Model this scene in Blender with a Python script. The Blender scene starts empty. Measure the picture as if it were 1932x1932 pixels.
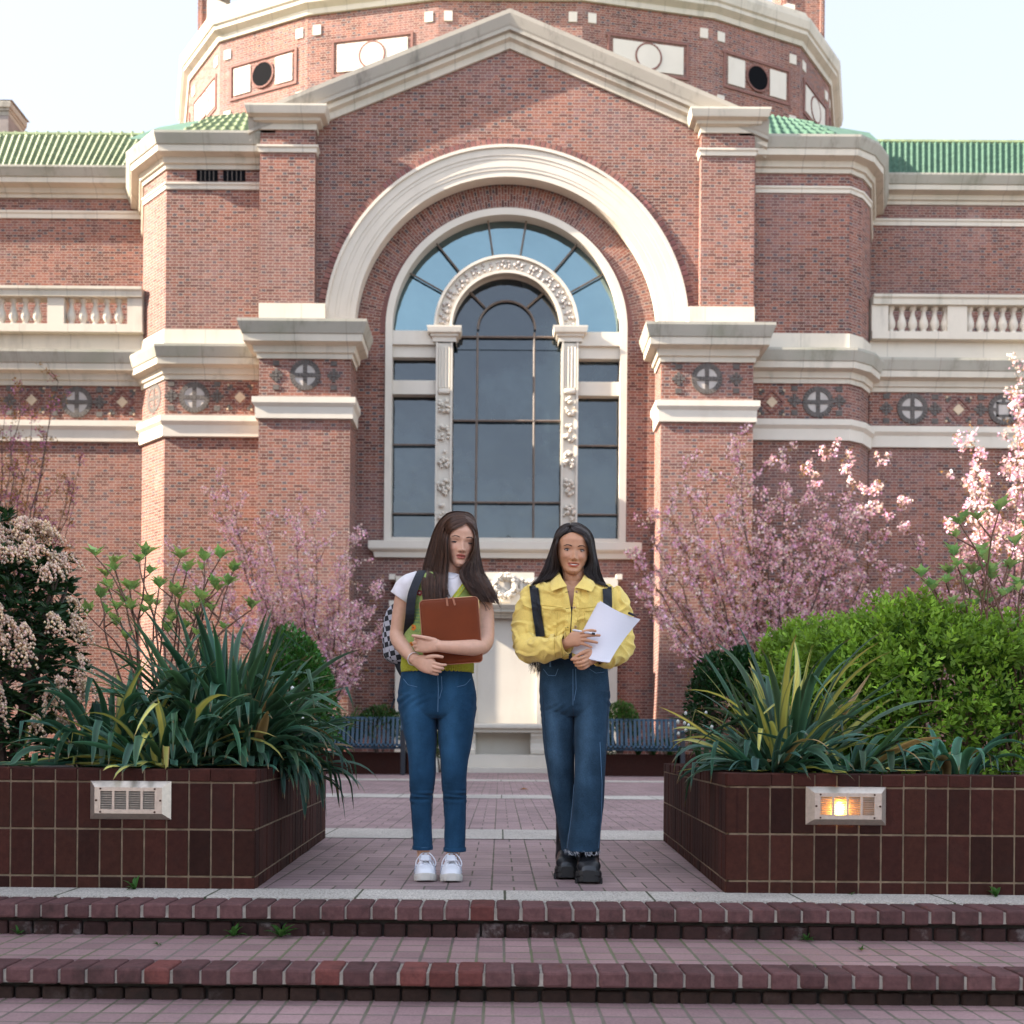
import bpy, bmesh, math, random
import numpy as np
from mathutils import Vector, Matrix, Quaternion, noise as mnoise

# ---------------------------------------------------------------- camera, sky, sun
SC = bpy.context.scene
COL = SC.collection
F = 2000.0            # focal length in the units of a 1932 px wide picture
CX, CY = 943.0, 1404.0
CAMZ = 0.61
ROLL = 0.0080
CR, SR = math.cos(ROLL), math.sin(ROLL)
R = math.radians

cam_d = bpy.data.cameras.new("camera")
cam = bpy.data.objects.new("camera", cam_d)
COL.objects.link(cam)
cam.location = (0, 0, CAMZ)
cam.matrix_world = Matrix.Translation((0, 0, CAMZ)) @ Matrix.Rotation(R(90), 4, 'X') @ Matrix.Rotation(ROLL, 4, 'Z')
cam_d.sensor_width = 36.0
cam_d.lens = 36.0 * F / 1932.0
cam_d.shift_x = (966.0 - CX) / 1932.0
cam_d.shift_y = (CY - 966.0) / 1932.0
cam_d.clip_start = 0.05
cam_d.clip_end = 3000.0
cam_d.dof.use_dof = True
cam_d.dof.focus_distance = 4.75
cam_d.dof.aperture_fstop = 3.8
SC.camera = cam

SUN_DIR = Vector((1.0, 0.165, -0.62)).normalized()      # the way the light travels
sun_d = bpy.data.lights.new("sun", 'SUN')
sun_d.energy = 5.0
sun_d.angle = R(0.5)
sun_d.color = (1.0, 0.90, 0.77)
sun = bpy.data.objects.new("sun", sun_d)
COL.objects.link(sun)
sun.rotation_euler = SUN_DIR.to_track_quat('-Z', 'Y').to_euler()
sun.location = (-20, 0, 30)

world = bpy.data.worlds.new("World")
SC.world = world
world.use_nodes = True
wn = world.node_tree
bg = wn.nodes['Background']
sky = wn.nodes.new('ShaderNodeTexSky')
sky.sky_type = 'NISHITA'
sky.sun_disc = False
sky.sun_elevation = math.asin(-SUN_DIR.z)
sky.sun_rotation = math.atan2(-SUN_DIR.x, -SUN_DIR.y)
sky.air_density = 1.0
sky.dust_density = 2.2
sky.ozone_density = 1.0
haze_mix = wn.nodes.new('ShaderNodeMix')          # thin bright overcast veil in front of the blue
haze_mix.data_type = 'RGBA'
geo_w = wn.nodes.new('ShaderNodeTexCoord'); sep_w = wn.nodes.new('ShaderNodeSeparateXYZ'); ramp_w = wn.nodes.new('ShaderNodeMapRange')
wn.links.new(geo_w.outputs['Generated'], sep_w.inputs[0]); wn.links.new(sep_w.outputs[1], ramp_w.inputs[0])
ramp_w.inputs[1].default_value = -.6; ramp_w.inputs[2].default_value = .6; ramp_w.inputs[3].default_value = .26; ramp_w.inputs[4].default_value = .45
wn.links.new(ramp_w.outputs[0], haze_mix.inputs[0])
haze_mix.inputs[7].default_value = (4.7, 4.75, 4.7, 1)
wn.links.new(sky.outputs[0], haze_mix.inputs[6])
dim = wn.nodes.new('ShaderNodeMapRange'); dim.inputs[1].default_value = -.8; dim.inputs[2].default_value = .7; dim.inputs[3].default_value = 1.45; dim.inputs[4].default_value = .74  # sky brightened behind the camera as added front fill, dimmed ahead
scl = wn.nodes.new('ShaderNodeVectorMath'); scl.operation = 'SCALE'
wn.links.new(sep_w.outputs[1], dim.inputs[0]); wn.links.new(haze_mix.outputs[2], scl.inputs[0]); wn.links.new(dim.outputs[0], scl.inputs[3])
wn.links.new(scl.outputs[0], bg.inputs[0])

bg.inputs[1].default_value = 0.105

SC.view_settings.view_transform = 'Standard'
SC.view_settings.look = 'None'
SC.view_settings.gamma = 1.0
SC.view_settings.use_curve_mapping = False
SC.view_settings.exposure = 2.10
SC.render.engine = 'CYCLES'
SC.cycles.use_denoising = True
SC.cycles.max_bounces = 7
SC.cycles.diffuse_bounces = 3
SC.cycles.glossy_bounces = 3
SC.cycles.transmission_bounces = 4
SC.cycles.transparent_max_bounces = 6
SC.cycles.use_adaptive_sampling = True

rnd = random.Random(7)

# ---------------------------------------------------------------- helpers
def P(x, y, Y):
    """The point at depth Y that the photograph shows at (x, y) of a 1932 px picture."""
    dx, u = x - CX, CY - y
    return Vector(((dx * CR - u * SR) * Y / F, Y, CAMZ + (dx * SR + u * CR) * Y / F))

def tag(o, label=None, cat=None, group=None, kind=None):
    if label: o['label'] = label
    if cat: o['category'] = cat
    if group: o['group'] = group
    if kind: o['kind'] = kind
    return o

def empty(name, loc=(0, 0, 0), rz=0.0, parent=None):
    o = bpy.data.objects.new(name, None)
    COL.objects.link(o)
    o.location = loc
    o.rotation_euler = (0, 0, rz)
    o.empty_display_size = 0.1
    if parent: o.parent = parent
    return o

def link(name, me, mats=(), parent=None, smooth=False):
    for m in mats: me.materials.append(m)
    if smooth:
        me.polygons.foreach_set('use_smooth', [True] * len(me.polygons))
    o = bpy.data.objects.new(name, me)
    COL.objects.link(o)
    if parent is not None:
        o.parent = parent
        if any(abs(c) > 1e-9 for c in parent.location):
            o.matrix_parent_inverse = Matrix.Translation(-Vector(parent.location))
    return o

def copy_tree(o, parent=None):
    c = o.copy()
    COL.objects.link(c)
    if parent: c.parent = parent
    for ch in list(o.children):
        copy_tree(ch, c)
    return c

class MB:
    """Collects faces; build() links them as ONE mesh object."""
    def __init__(self):
        self.v, self.f, self.mi, self.uv, self.col = [], [], [], [], []
        self.cur, self.c = 0, (1, 1, 1)
    def face(self, pts, uv=None):
        n = len(self.v)
        self.v += [tuple(p) for p in pts]
        self.f.append(tuple(range(n, n + len(pts))))
        self.mi.append(self.cur)
        self.uv.append(uv)
        self.col.append(self.c)
    def grid(self, rows, close_u=False, close_v=False, uvs=None, flip=False):
        """rows: list of equally long lists of points, shared vertices."""
        n = len(self.v)
        h, w = len(rows), len(rows[0])
        for r_ in rows: self.v += [tuple(p) for p in r_]
        for i in range(h if close_v else h - 1):
            for j in range(w if close_u else w - 1):
                a = n + i * w + j
                b = n + i * w + (j + 1) % w
                c = n + ((i + 1) % h) * w + (j + 1) % w
                d = n + ((i + 1) % h) * w + j
                self.f.append((d, c, b, a) if flip else (a, b, c, d))
                self.mi.append(self.cur)
                self.col.append(self.c)
                if uvs:
                    i2, j2 = (i + 1) % h, (j + 1) % w
                    q = (uvs[i][j], uvs[i][j2], uvs[i2][j2], uvs[i2][j])
                    self.uv.append(q[::-1] if flip else q)
                else:
                    self.uv.append(None)
    def ngon(self, pts, flip=False):
        self.face(pts[::-1] if flip else pts)
    def box(self, x0, x1, y0, y1, z0, z1, bev=0.0, M=None):
        if bev > 0:
            b = min(bev, (x1 - x0) * .45, (y1 - y0) * .45, (z1 - z0) * .45)
            bm = bmesh.new()
            bmesh.ops.create_cube(bm, size=1.0)
            for v in bm.verts:
                v.co = ((x0 + x1) / 2 + v.co.x * (x1 - x0), (y0 + y1) / 2 + v.co.y * (y1 - y0), (z0 + z1) / 2 + v.co.z * (z1 - z0))
            bmesh.ops.bevel(bm, geom=list(bm.edges), offset=b, segments=2, profile=.5, affect='EDGES')
            self.add_bm(bm, M)
            return
        p = [Vector((x, y, z)) for z in (z0, z1) for y in (y0, y1) for x in (x0, x1)]
        if M is not None: p = [M @ q for q in p]
        for ix in ((0, 2, 3, 1), (4, 5, 7, 6), (0, 1, 5, 4), (2, 6, 7, 3), (0, 4, 6, 2), (1, 3, 7, 5)):
            self.face([p[i] for i in ix])
    def add_bm(self, bm, M=None):
        n = len(self.v)
        bm.verts.ensure_lookup_table()
        bm.verts.index_update()
        for v in bm.verts:
            self.v.append(tuple(M @ v.co if M is not None else v.co))
        for f in bm.faces:
            self.f.append(tuple(n + v.index for v in f.verts))
            self.mi.append(self.cur); self.uv.append(None); self.col.append(self.c)
        bm.free()
    def tube(self, pts, rad, n=8, caps=True, squash=None):
        pts = [Vector(p) for p in pts]
        if not hasattr(rad, '__len__'): rad = [rad] * len(pts)
        rows = []
        up = Vector((0, 0, 1))
        prev = None
        for i, p in enumerate(pts):
            t = (pts[min(i + 1, len(pts) - 1)] - pts[max(i - 1, 0)])
            if t.length < 1e-9: t = Vector((0, 0, 1))
            t.normalize()
            if prev is None:
                a = up if abs(t.z) < .9 else Vector((1, 0, 0))
                u = t.cross(a).normalized()
            else:
                u = (prev - t * prev.dot(t))
                u = u.normalized() if u.length > 1e-6 else t.orthogonal().normalized()
            prev = u
            w = t.cross(u)
            rows.append([p + (u * math.cos(k * 2 * math.pi / n) + w * math.sin(k * 2 * math.pi / n)) * rad[i] for k in range(n)])
        self.grid(rows, close_u=True, flip=False)
        if caps:
            self.face(rows[0][::-1]); self.face(rows[-1])
    def lathe(self, cx, cy, prof, n=16):
        rows = [[(cx + r * math.cos(2 * math.pi * k / n), cy + r * math.sin(2 * math.pi * k / n), z) for k in range(n)] for r, z in prof]
        self.grid(rows, close_u=True)
    def build(self, name, mats, parent=None, smooth=False, autosmooth=None):
        me = bpy.data.meshes.new(name)
        me.from_pydata(self.v, [], self.f)
        me.polygons.foreach_set('material_index', self.mi)
        if any(u is not None for u in self.uv):
            l = me.uv_layers.new(name='UVMap')
            for p in me.polygons:
                u = self.uv[p.index]
                if u is not None:
                    for k, li in enumerate(p.loop_indices): l.data[li].uv = u[k]
        if True:
            a = me.color_attributes.new('tint', 'FLOAT_COLOR', 'CORNER')
            arr = np.ones((len(me.loops), 4), dtype=np.float32)
            if any(c != (1, 1, 1) for c in self.col):
                for p in me.polygons:
                    arr[p.loop_start:p.loop_start + p.loop_total, :3] = self.col[p.index]
            a.data.foreach_set('color', arr.ravel())
        if not isinstance(mats, (list, tuple)): mats = [mats]
        o = link(name, me, mats, parent, smooth)
        if autosmooth:
            me.polygons.foreach_set('use_smooth', [True] * len(me.polygons))
            bm = bmesh.new(); bm.from_mesh(me)
            bmesh.ops.remove_doubles(bm, verts=bm.verts, dist=1e-5)
            for e in bm.edges:
                e.smooth = not (len(e.link_faces) == 2 and e.calc_face_angle(0) > autosmooth)
            bm.to_mesh(me); bm.free()
        return o

def mesh_np(name, V, Fc, mats, parent=None, midx=None, tint=None, smooth=False):
    """V (n,3), Fc (m,k) arrays; tint (n,3) per vertex."""
    V = np.asarray(V, dtype=np.float32); Fc = np.asarray(Fc, dtype=np.int32)
    me = bpy.data.meshes.new(name)
    m, k = Fc.shape
    me.vertices.add(len(V)); me.vertices.foreach_set('co', V.ravel())
    me.loops.add(m * k); me.loops.foreach_set('vertex_index', Fc.ravel())
    me.polygons.add(m)
    me.polygons.foreach_set('loop_start', np.arange(m, dtype=np.int32) * k)
    me.polygons.foreach_set('loop_total', np.full(m, k, dtype=np.int32))
    if midx is not None: me.polygons.foreach_set('material_index', np.asarray(midx, dtype=np.int32))
    if tint is not None:
        a = me.color_attributes.new('tint', 'FLOAT_COLOR', 'POINT')
        c = np.ones((len(V), 4), dtype=np.float32); c[:, :3] = tint
        a.data.foreach_set('color', c.ravel())
    me.update(calc_edges=True)
    me.validate()
    if not isinstance(mats, (list, tuple)): mats = [mats]
    return link(name, me, mats, parent, smooth)

# ---------------------------------------------------------------- materials
class NT:
    def __init__(self, name):
        self.m = bpy.data.materials.new(name)
        self.m.use_nodes = True
        self.t = self.m.node_tree
        self.b = self.t.nodes['Principled BSDF']
        self.out = self.t.nodes['Material Output']
    def n(self, typ, **kw):
        nd = self.t.nodes.new(typ)
        for k, v in kw.items(): setattr(nd, k, v)
        return nd
    def put(self, sock, val):
        if isinstance(val, bpy.types.NodeSocket): self.t.links.new(val, sock)
        elif isinstance(val, (tuple, list)) and len(val) == 3 and sock.type == 'RGBA': sock.default_value = (*val, 1)
        else: sock.default_value = val
    def math(self, op, a, b=0.0, c=None, clamp=False):
        nd = self.n('ShaderNodeMath', operation=op, use_clamp=clamp)
        self.put(nd.inputs[0], a); self.put(nd.inputs[1], b)
        if c is not None: self.put(nd.inputs[2], c)
        return nd.outputs[0]
    def mix(self, fac, a, b, mode='MIX'):
        nd = self.n('ShaderNodeMix', data_type='RGBA', blend_type=mode)
        self.put(nd.inputs[0], fac); self.put(nd.inputs[6], a); self.put(nd.inputs[7], b)
        return nd.outputs[2]
    def noise(self, scale, detail=3.0, vec=None, rough=.55, dim='3D'):
        nd = self.n('ShaderNodeTexNoise', noise_dimensions=dim)
        nd.inputs['Scale'].default_value = scale
        nd.inputs['Detail'].default_value = detail
        nd.inputs['Roughness'].default_value = rough
        if vec is not None: self.put(nd.inputs['Vector'], vec)
        return nd.outputs[0]
    def white(self, vec):
        nd = self.n('ShaderNodeTexWhiteNoise', noise_dimensions='3D')
        self.put(nd.inputs[0], vec)
        return nd.outputs[0]
    def xyz(self, v):
        nd = self.n('ShaderNodeSeparateXYZ'); self.put(nd.inputs[0], v)
        return nd.outputs
    def vec(self, x=0.0, y=0.0, z=0.0):
        nd = self.n('ShaderNodeCombineXYZ')
        self.put(nd.inputs[0], x); self.put(nd.inputs[1], y); self.put(nd.inputs[2], z)
        return nd.outputs[0]
    def ramp(self, fac, stops, interp='LINEAR'):
        nd = self.n('ShaderNodeValToRGB')
        nd.color_ramp.interpolation = interp
        e = nd.color_ramp.elements
        while len(e) < len(stops): e.new(.5)
        for k, (p, c) in enumerate(stops):
            e[k].position = p
            e[k].color = (*c, 1) if hasattr(c, '__len__') else (c, c, c, 1)
        self.put(nd.inputs[0], fac)
        return nd.outputs[0]
    def geo(self, name='Position'):
        return self.n('ShaderNodeNewGeometry').outputs[name]
    def obj(self):
        return self.n('ShaderNodeTexCoord').outputs['Object']
    def attr(self, name):
        return self.n('ShaderNodeAttribute', attribute_name=name).outputs['Color']
    def smooth(self, x, e0, e1):
        nd = self.n('ShaderNodeMapRange', interpolation_type='SMOOTHSTEP')
        self.put(nd.inputs[0], x); nd.inputs[1].default_value = e0; nd.inputs[2].default_value = e1
        return nd.outputs[0]
    def bump(self, h, strength=.3, dist=.01, normal=None):
        nd = self.n('ShaderNodeBump')
        nd.inputs['Strength'].default_value = strength
        nd.inputs['Distance'].default_value = dist
        self.put(nd.inputs['Height'], h)
        if normal is not None: self.put(nd.inputs['Normal'], normal)
        self.t.links.new(nd.outputs[0], self.b.inputs['Normal'])
        return nd.outputs[0]
    def fin(self, col=None, rough=None, **kw):
        if col is not None: self.put(self.b.inputs['Base Color'], col)
        if rough is not None: self.put(self.b.inputs['Roughness'], rough)
        for k, v in kw.items(): self.put(self.b.inputs[k.replace('_', ' ')], v)
        return self.m

def simple(name, col, rough=.6, nz=(20, .15), bump=None, tint=False, **kw):
    n = NT(name)
    c = col
    if tint: c = n.mix(1.0, col, n.attr('tint'), 'MULTIPLY')
    if nz:
        f = n.noise(nz[0], 4, n.obj())
        c = n.mix(1.0, c, n.ramp(f, [(.25, 1 - nz[1]), (.75, 1 + nz[1])]), 'MULTIPLY')
        # multiply above 1 is kept by the mix node (no clamp)
    if bump: n.bump(n.noise(bump[0], 3, n.obj()), bump[1], bump[2] if len(bump) > 2 else .01)
    return n.fin(c, rough, **kw)

def leafmat(name, rough=.5, trans=.35, col=(1, 1, 1), spec=.2):
    """Leaf: colour comes from the mesh's own leaf tint; a share of the light passes through."""
    n = NT(name)
    c = n.mix(1.0, col, n.attr('tint'), 'MULTIPLY')
    n.fin(c, rough, Specular_IOR_Level=spec)
    tr = n.n('ShaderNodeBsdfTranslucent')
    n.put(tr.inputs[0], n.mix(1.0, c, (1.15, 1.2, .75), 'MULTIPLY'))
    mx = n.n('ShaderNodeMixShader'); mx.inputs[0].default_value = trans
    n.t.links.new(n.b.outputs[0], mx.inputs[1]); n.t.links.new(tr.outputs[0], mx.inputs[2])
    n.t.links.new(mx.outputs[0], n.out.inputs[0])
    return n.m
# ---------------------------------------------------------------- setting materials
def brick_wall(name, uvmode=False, period=.31, course=.0685, dark=.2, radial=False):
    """Flemish bond: stretcher and header alternate in each course."""
    n = NT(name)
    if uvmode:
        uv = n.n('ShaderNodeUVMap').outputs[0]
        x, y, _ = n.xyz(uv)
    else:
        pos = n.geo('Position'); nor = n.geo('True Normal')
        px, py, pz = n.xyz(pos); nx, ny, _ = n.xyz(nor)
        x = n.math('SUBTRACT', n.math('MULTIPLY', py, nx), n.math('MULTIPLY', px, ny))
        y = pz
    if radial:      # bricks stand on end round an arch
        x, y = y, x
        period, course = .31, .0685
    v = n.math('DIVIDE', y, course)
    row = n.math('FLOOR', v)
    fv = n.math('FRACT', v)
    u = n.math('ADD', n.math('DIVIDE', x, period), n.math('MULTIPLY', row, .5))
    cell = n.math('FLOOR', u)
    fu = n.math('FRACT', u)
    head = n.math('GREATER_THAN', fu, .664)
    rid = n.white(n.vec(cell, row, head))
    rid2 = n.white(n.vec(n.math('ADD', cell, 91.3), row, n.math('ADD', head, 3.1)))
    mw = .010
    # distance to the vertical joints at fu = 0, .664, 1 and to the bed joints
    d1 = n.math('MINIMUM', fu, n.math('SUBTRACT', 1.0, fu))
    d2 = n.math('ABSOLUTE', n.math('SUBTRACT', fu, .664))
    du = n.math('MULTIPLY', n.math('MINIMUM', d1, d2), period)
    dv = n.math('MULTIPLY', n.math('MINIMUM', fv, n.math('SUBTRACT', 1.0, fv)), course)
    dm = n.math('MINIMUM', du, dv)
    mort = n.math('SUBTRACT', 1.0, n.smooth(dm, mw * .35, mw * .75))
    base = n.ramp(rid, [(0, (.098, .040, .034)), (.25, (.155, .063, .048)), (.5, (.208, .080, .057)), (.75, (.245, .095, .064)), (1, (.18, .090, .082))])
    dk = n.math('MULTIPLY', head, n.math('LESS_THAN', rid2, dark))
    base = n.mix(dk, base, (.082, .062, .066))
    big = n.noise(.55, 4, n.geo('Position'))
    base = n.mix(1.0, base, n.ramp(big, [(.3, .74), (.7, 1.22)]), 'MULTIPLY')
    base = n.mix(n.math('MULTIPLY', n.smooth(n.noise(.35, 5, n.geo('Position'), .65), .45, .65), .35), base, (.21, .12, .115))
    st_ = n.noise(1.0, 5, n.vec(n.math('MULTIPLY', x, 1.6), 0.0, n.math('MULTIPLY', y, .22)), .7) if not radial else n.noise(1.0, 3)
    base = n.mix(n.math('MULTIPLY', n.smooth(st_, .52, .72), .35), base, (.10, .062, .055))
    lime = n.smooth(n.noise(1.1, 5, n.geo('Position'), .65), .60, .80)
    base = n.mix(n.math('MULTIPLY', lime, .30), base, (.42, .34, .29))
    mcol = n.mix(n.noise(9, 2, n.geo('Position')), (.29, .22, .18), (.42, .335, .28))
    col = n.mix(mort, base, mcol)
    n.bump(n.math('SUBTRACT', 1.0, mort), .35, .006)
    return n.fin(col, .88, Specular_IOR_Level=.2)

def stone_mat(name, col=(.50, .455, .40), stain=.3, stainc=(.16, .15, .12), joint=None, green=0.0, rough=.8):
    n = NT(name)
    pos = n.geo('Position')
    px, py, pz = n.xyz(pos)
    c = n.mix(n.noise(1.3, 5, pos), tuple(a * .88 for a in col), tuple(a * 1.1 for a in col))
    streak = n.noise(1.0, 5, n.vec(n.math('MULTIPLY', px, 2.2), n.math('MULTIPLY', py, 2.2), n.math('MULTIPLY', pz, .55)), .7)
    c = n.mix(n.math('MULTIPLY', n.smooth(streak, .5, .75), stain), c, stainc)
    if green: c = n.mix(n.math('MULTIPLY', n.smooth(n.noise(.8, 4, pos), .42, .7), green), c, (.22, .24, .17))
    if joint:
        fj = n.math('FRACT', n.math('DIVIDE', px, joint))
        dj = n.math('MULTIPLY', n.math('MINIMUM', fj, n.math('SUBTRACT', 1.0, fj)), joint)
        c = n.mix(n.math('MULTIPLY', n.math('SUBTRACT', 1.0, n.smooth(dj, .006, .012)), .45), c, (.2, .17, .14))
    n.bump(n.noise(30, 4, pos), .15, .004)
    return n.fin(c, rough, Specular_IOR_Level=.25)

M_BRICK = brick_wall('facade_brick')
M_BRICKRAD = brick_wall('arch_brick', uvmode=True, radial=True)
M_DKBRICK = simple('dark_brick', (.165, .066, .054), .85, (6, .3))
M_STONE = stone_mat('limestone', (.585, .52, .43), joint=1.15)
M_CORN = stone_mat('cornice_limestone', (.56, .50, .41), .5, (.24, .215, .17), joint=1.15, green=.22)
M_WEATH = stone_mat('weathered_fascia', (.37, .345, .29), .75, (.17, .155, .115), joint=1.15, green=.45)
M_RAKE = stone_mat('weathered_limestone', (.34, .305, .255), .8, (.13, .115, .095), green=.12)
M_ARCH = stone_mat('arch_limestone', (.585, .52, .435), .15, (.3, .25, .2))
M_CLEAN = stone_mat('pale_limestone', (.60, .54, .455), .15, (.35, .28, .2))
M_GREYB = simple('grey_header_brick', (.10, .085, .075), .85, (8, .3))
M_PLATE = simple('pale_inlay', (.43, .38, .34), .8, (4, .15))
M_CREAM = simple('cream_inlay', (.52, .40, .27), .8, (4, .15))
M_MULL = simple('bronze_mullion', (.13, .095, .072), .5, (10, .15))
M_DARK = simple('painted_opening', (.006, .006, .007), .9, None, Specular_IOR_Level=.05)
M_TILE = simple('green_roof_tile', (.165, .20, .105), .5, (5, .35), bump=(60, .1, .004), Specular_IOR_Level=.15)
M_TILE2 = simple('teal_roof_tile', (.07, .13, .09), .5, (5, .3), Specular_IOR_Level=.15)
M_COPPER = simple('green_copper', (.30, .47, .36), .7, (3, .15))

def glass_mat(nm='window_glass', ior=1.62, sp=.6):
    n = NT(nm)
    pos = n.geo('Position')
    n.bump(n.noise(.9, 3, pos), .16, .14)
    c = n.mix(n.smooth(n.noise(.45, 4, pos, .6), .4, .62), (.008, .014, .018), (.030, .046, .052))  # soft swirls of reflection painted into the glass colour
    return n.fin(c, .03, Specular_IOR_Level=sp, IOR=ior)
M_GLASS = glass_mat()
M_SKYGLASS = glass_mat('reflective_glass', 2.2, .9)
M_SKYGLASS.node_tree.nodes['Principled BSDF'].inputs['Specular Tint'].default_value = (.60, .82, .84, 1)  # blue of the sky's reflection put into the specular tint
# ---------------------------------------------------------------- the brick building
YL, YP, YW0, YR, YF, YG = 23.67, 24.20, 24.42, 24.80, 24.86, 25.05      # lower pier, upper pier, gable wall, reveal, window frame, glass
YT, YWG, YUP, YBAL = 24.62, 25.4, 27.0, 25.35                            # tower, wing, upper wing wall, balustrade
BLD = empty('brick_building', (0, YW0, 0))
tag(BLD, 'red brick building with gabled centre, big arched window, pale stone trim and domed drum behind', 'building')

CORN = [(0, 0), (.10, 0), (.12, .14), (.24, .16), (.30, .34), (.72, .40), (.74, .60), (.80, .62), (.88, .74), (1.0, .92), (1.0, 1.0), (0, 1.0)]
BAND = [(0, 0), (.5, 0), (.55, .55), (1, .72), (1, 1), (0, 1)]
CAPP = [(0, 0), (.10, 0), (.10, .30), (.42, .36), (.46, .50), (.85, .56), (.9, .66), (1, .9), (1, 1), (0, 1)]

def sweep(mb, path, z0, z1, over, prof, two=False):
    """A moulding along a plan path (left to right seen from the front), out towards -Y."""
    path = [Vector((p[0], p[1])) for p in path]
    c0 = mb.cur
    nrm = []
    for a, b in zip(path, path[1:]):
        d = (b - a).normalized()
        nrm.append(Vector((d.y, -d.x)))
    mit = []
    for i in range(len(path)):
        if i == 0: mit.append(nrm[0])
        elif i == len(path) - 1: mit.append(nrm[-1])
        else:
            m = (nrm[i - 1] + nrm[i])
            m = m / max(.3, m.dot(nrm[i]))
            mit.append(m)
    for (o0, t0), (o1, t1) in zip(prof, prof[1:]):
        mb.cur = 1 if (two and (t0 + t1) / 2 > .58) else c0
        for i in range(len(path) - 1):
            q = []
            for k, o, t in ((i, o0, t0), (i + 1, o0, t0), (i + 1, o1, t1), (i, o1, t1)):
                p = path[k] + mit[k] * (o * over)
                q.append((p.x, p.y, z0 + (z1 - z0) * t))
            mb.face(q)
    mb.cur = c0
    for k, fl in ((0, True), (len(path) - 1, False)):
        pts = [((path[k] + mit[k] * (o * over)).x, (path[k] + mit[k] * (o * over)).y, z0 + (z1 - z0) * t) for o, t in prof]
        mb.ngon(pts, fl)

def X_(x, y, Y): return P(x, y, Y).x
def Z_(x, y, Y): return P(x, y, Y).z
def wallbox(name, x0, x1, z0, z1, y0, y1, mat=None, parent=BLD):
    m = MB(); m.box(x0, x1, y0, y1, z0, z1)
    return m.build(name, mat or M_BRICK, parent)
def moulding(name, path, z0, z1, over, prof, mat, parent=BLD):
    two = mat is M_CORN and prof is CORN
    m = MB(); sweep(m, path, z0, z1, over, prof, two)
    return m.build(name, [M_CORN, M_WEATH] if two else mat, parent)

# --- gable wall with the arched opening (one pane of brick), rowlock ring, stone arch, brick reveal
AC = P(955.5, 619, YW0)                       # centre of the arches
def rad(px, Y): return px * Y / F
R_ROW, R_OUT, R_IN = rad(357, YW0), rad(343.5, YW0), rad(286, YW0)
apex = P(962, 34, YW0)
xl, xr = X_(489, 430, YW0), X_(1425, 430, YW0)
z_eave_l = Z_(480, 235, YW0)
slope = (apex.z - z_eave_l) / (apex.x - xl)
zspr = AC.z - .06
xs = sorted(set([xl, xr, apex.x] + [AC.x + R_ROW * math.cos(math.pi * k / 64) for k in range(65)] + [xl + (xr - xl) * k / 20 for k in range(21)]))
mb = MB()
for a, b in zip(xs, xs[1:]):
    def top(x): return apex.z - abs(x - apex.x) * slope
    def low(x):
        d = R_ROW ** 2 - (x - AC.x) ** 2
        return AC.z + math.sqrt(d) if d > 1e-6 else (AC.z if abs(x - AC.x) <= R_ROW + 1e-6 else zspr)
    mid = (a + b) / 2
    inside = abs(mid - AC.x) < R_ROW
    la, lb = (low(a), low(b)) if inside else (zspr, zspr)
    mb.face([(a, YW0, la), (b, YW0, lb), (b, YW0, top(b)), (a, YW0, top(a))])
mb.build('gable_wall', M_BRICK, BLD)

def ring(mb, r0, r1, yf, yb, zbot=None, n=72, c=None, uvs=True, inner=True, outer=True):
    """Half ring facing the camera with its soffit, and straight legs down to zbot."""
    c = c or AC
    pts = []
    for k in range(n + 1):
        a = math.pi * k / n
        pts.append((math.cos(a), math.sin(a), a))
    for (c0, s0, a0), (c1, s1, a1) in zip(pts, pts[1:]):
        rm = (r0 + r1) / 2
        q = [(c.x + r0 * c0, yf, c.z + r0 * s0), (c.x + r1 * c0, yf, c.z + r1 * s0), (c.x + r1 * c1, yf, c.z + r1 * s1), (c.x + r0 * c1, yf, c.z + r0 * s1)]
        mb.face(q, [(a0 * rm, r0), (a0 * rm, r1), (a1 * rm, r1), (a1 * rm, r0)])
        if inner:
            mb.face([(c.x + r0 * c1, yf, c.z + r0 * s1), (c.x + r0 * c1, yb, c.z + r0 * s1), (c.x + r0 * c0, yb, c.z + r0 * s0), (c.x + r0 * c0, yf, c.z + r0 * s0)],
                    [(a1 * rm, 0), (a1 * rm, yb - yf), (a0 * rm, yb - yf), (a0 * rm, 0)])
        if outer:
            mb.face([(c.x + r1 * c0, yf, c.z + r1 * s0), (c.x + r1 * c0, yb, c.z + r1 * s0), (c.x + r1 * c1, yb, c.z + r1 * s1), (c.x + r1 * c1, yf, c.z + r1 * s1)],
                    [(a0 * rm, 0), (a0 * rm, .2), (a1 * rm, .2), (a1 * rm, 0)])
    if zbot is not None:
        for s in (-1, 1):
            x0, x1 = sorted((c.x + s * r0, c.x + s * r1))
            mb.box(x0, x1, yf, yb, zbot, c.z)

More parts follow.
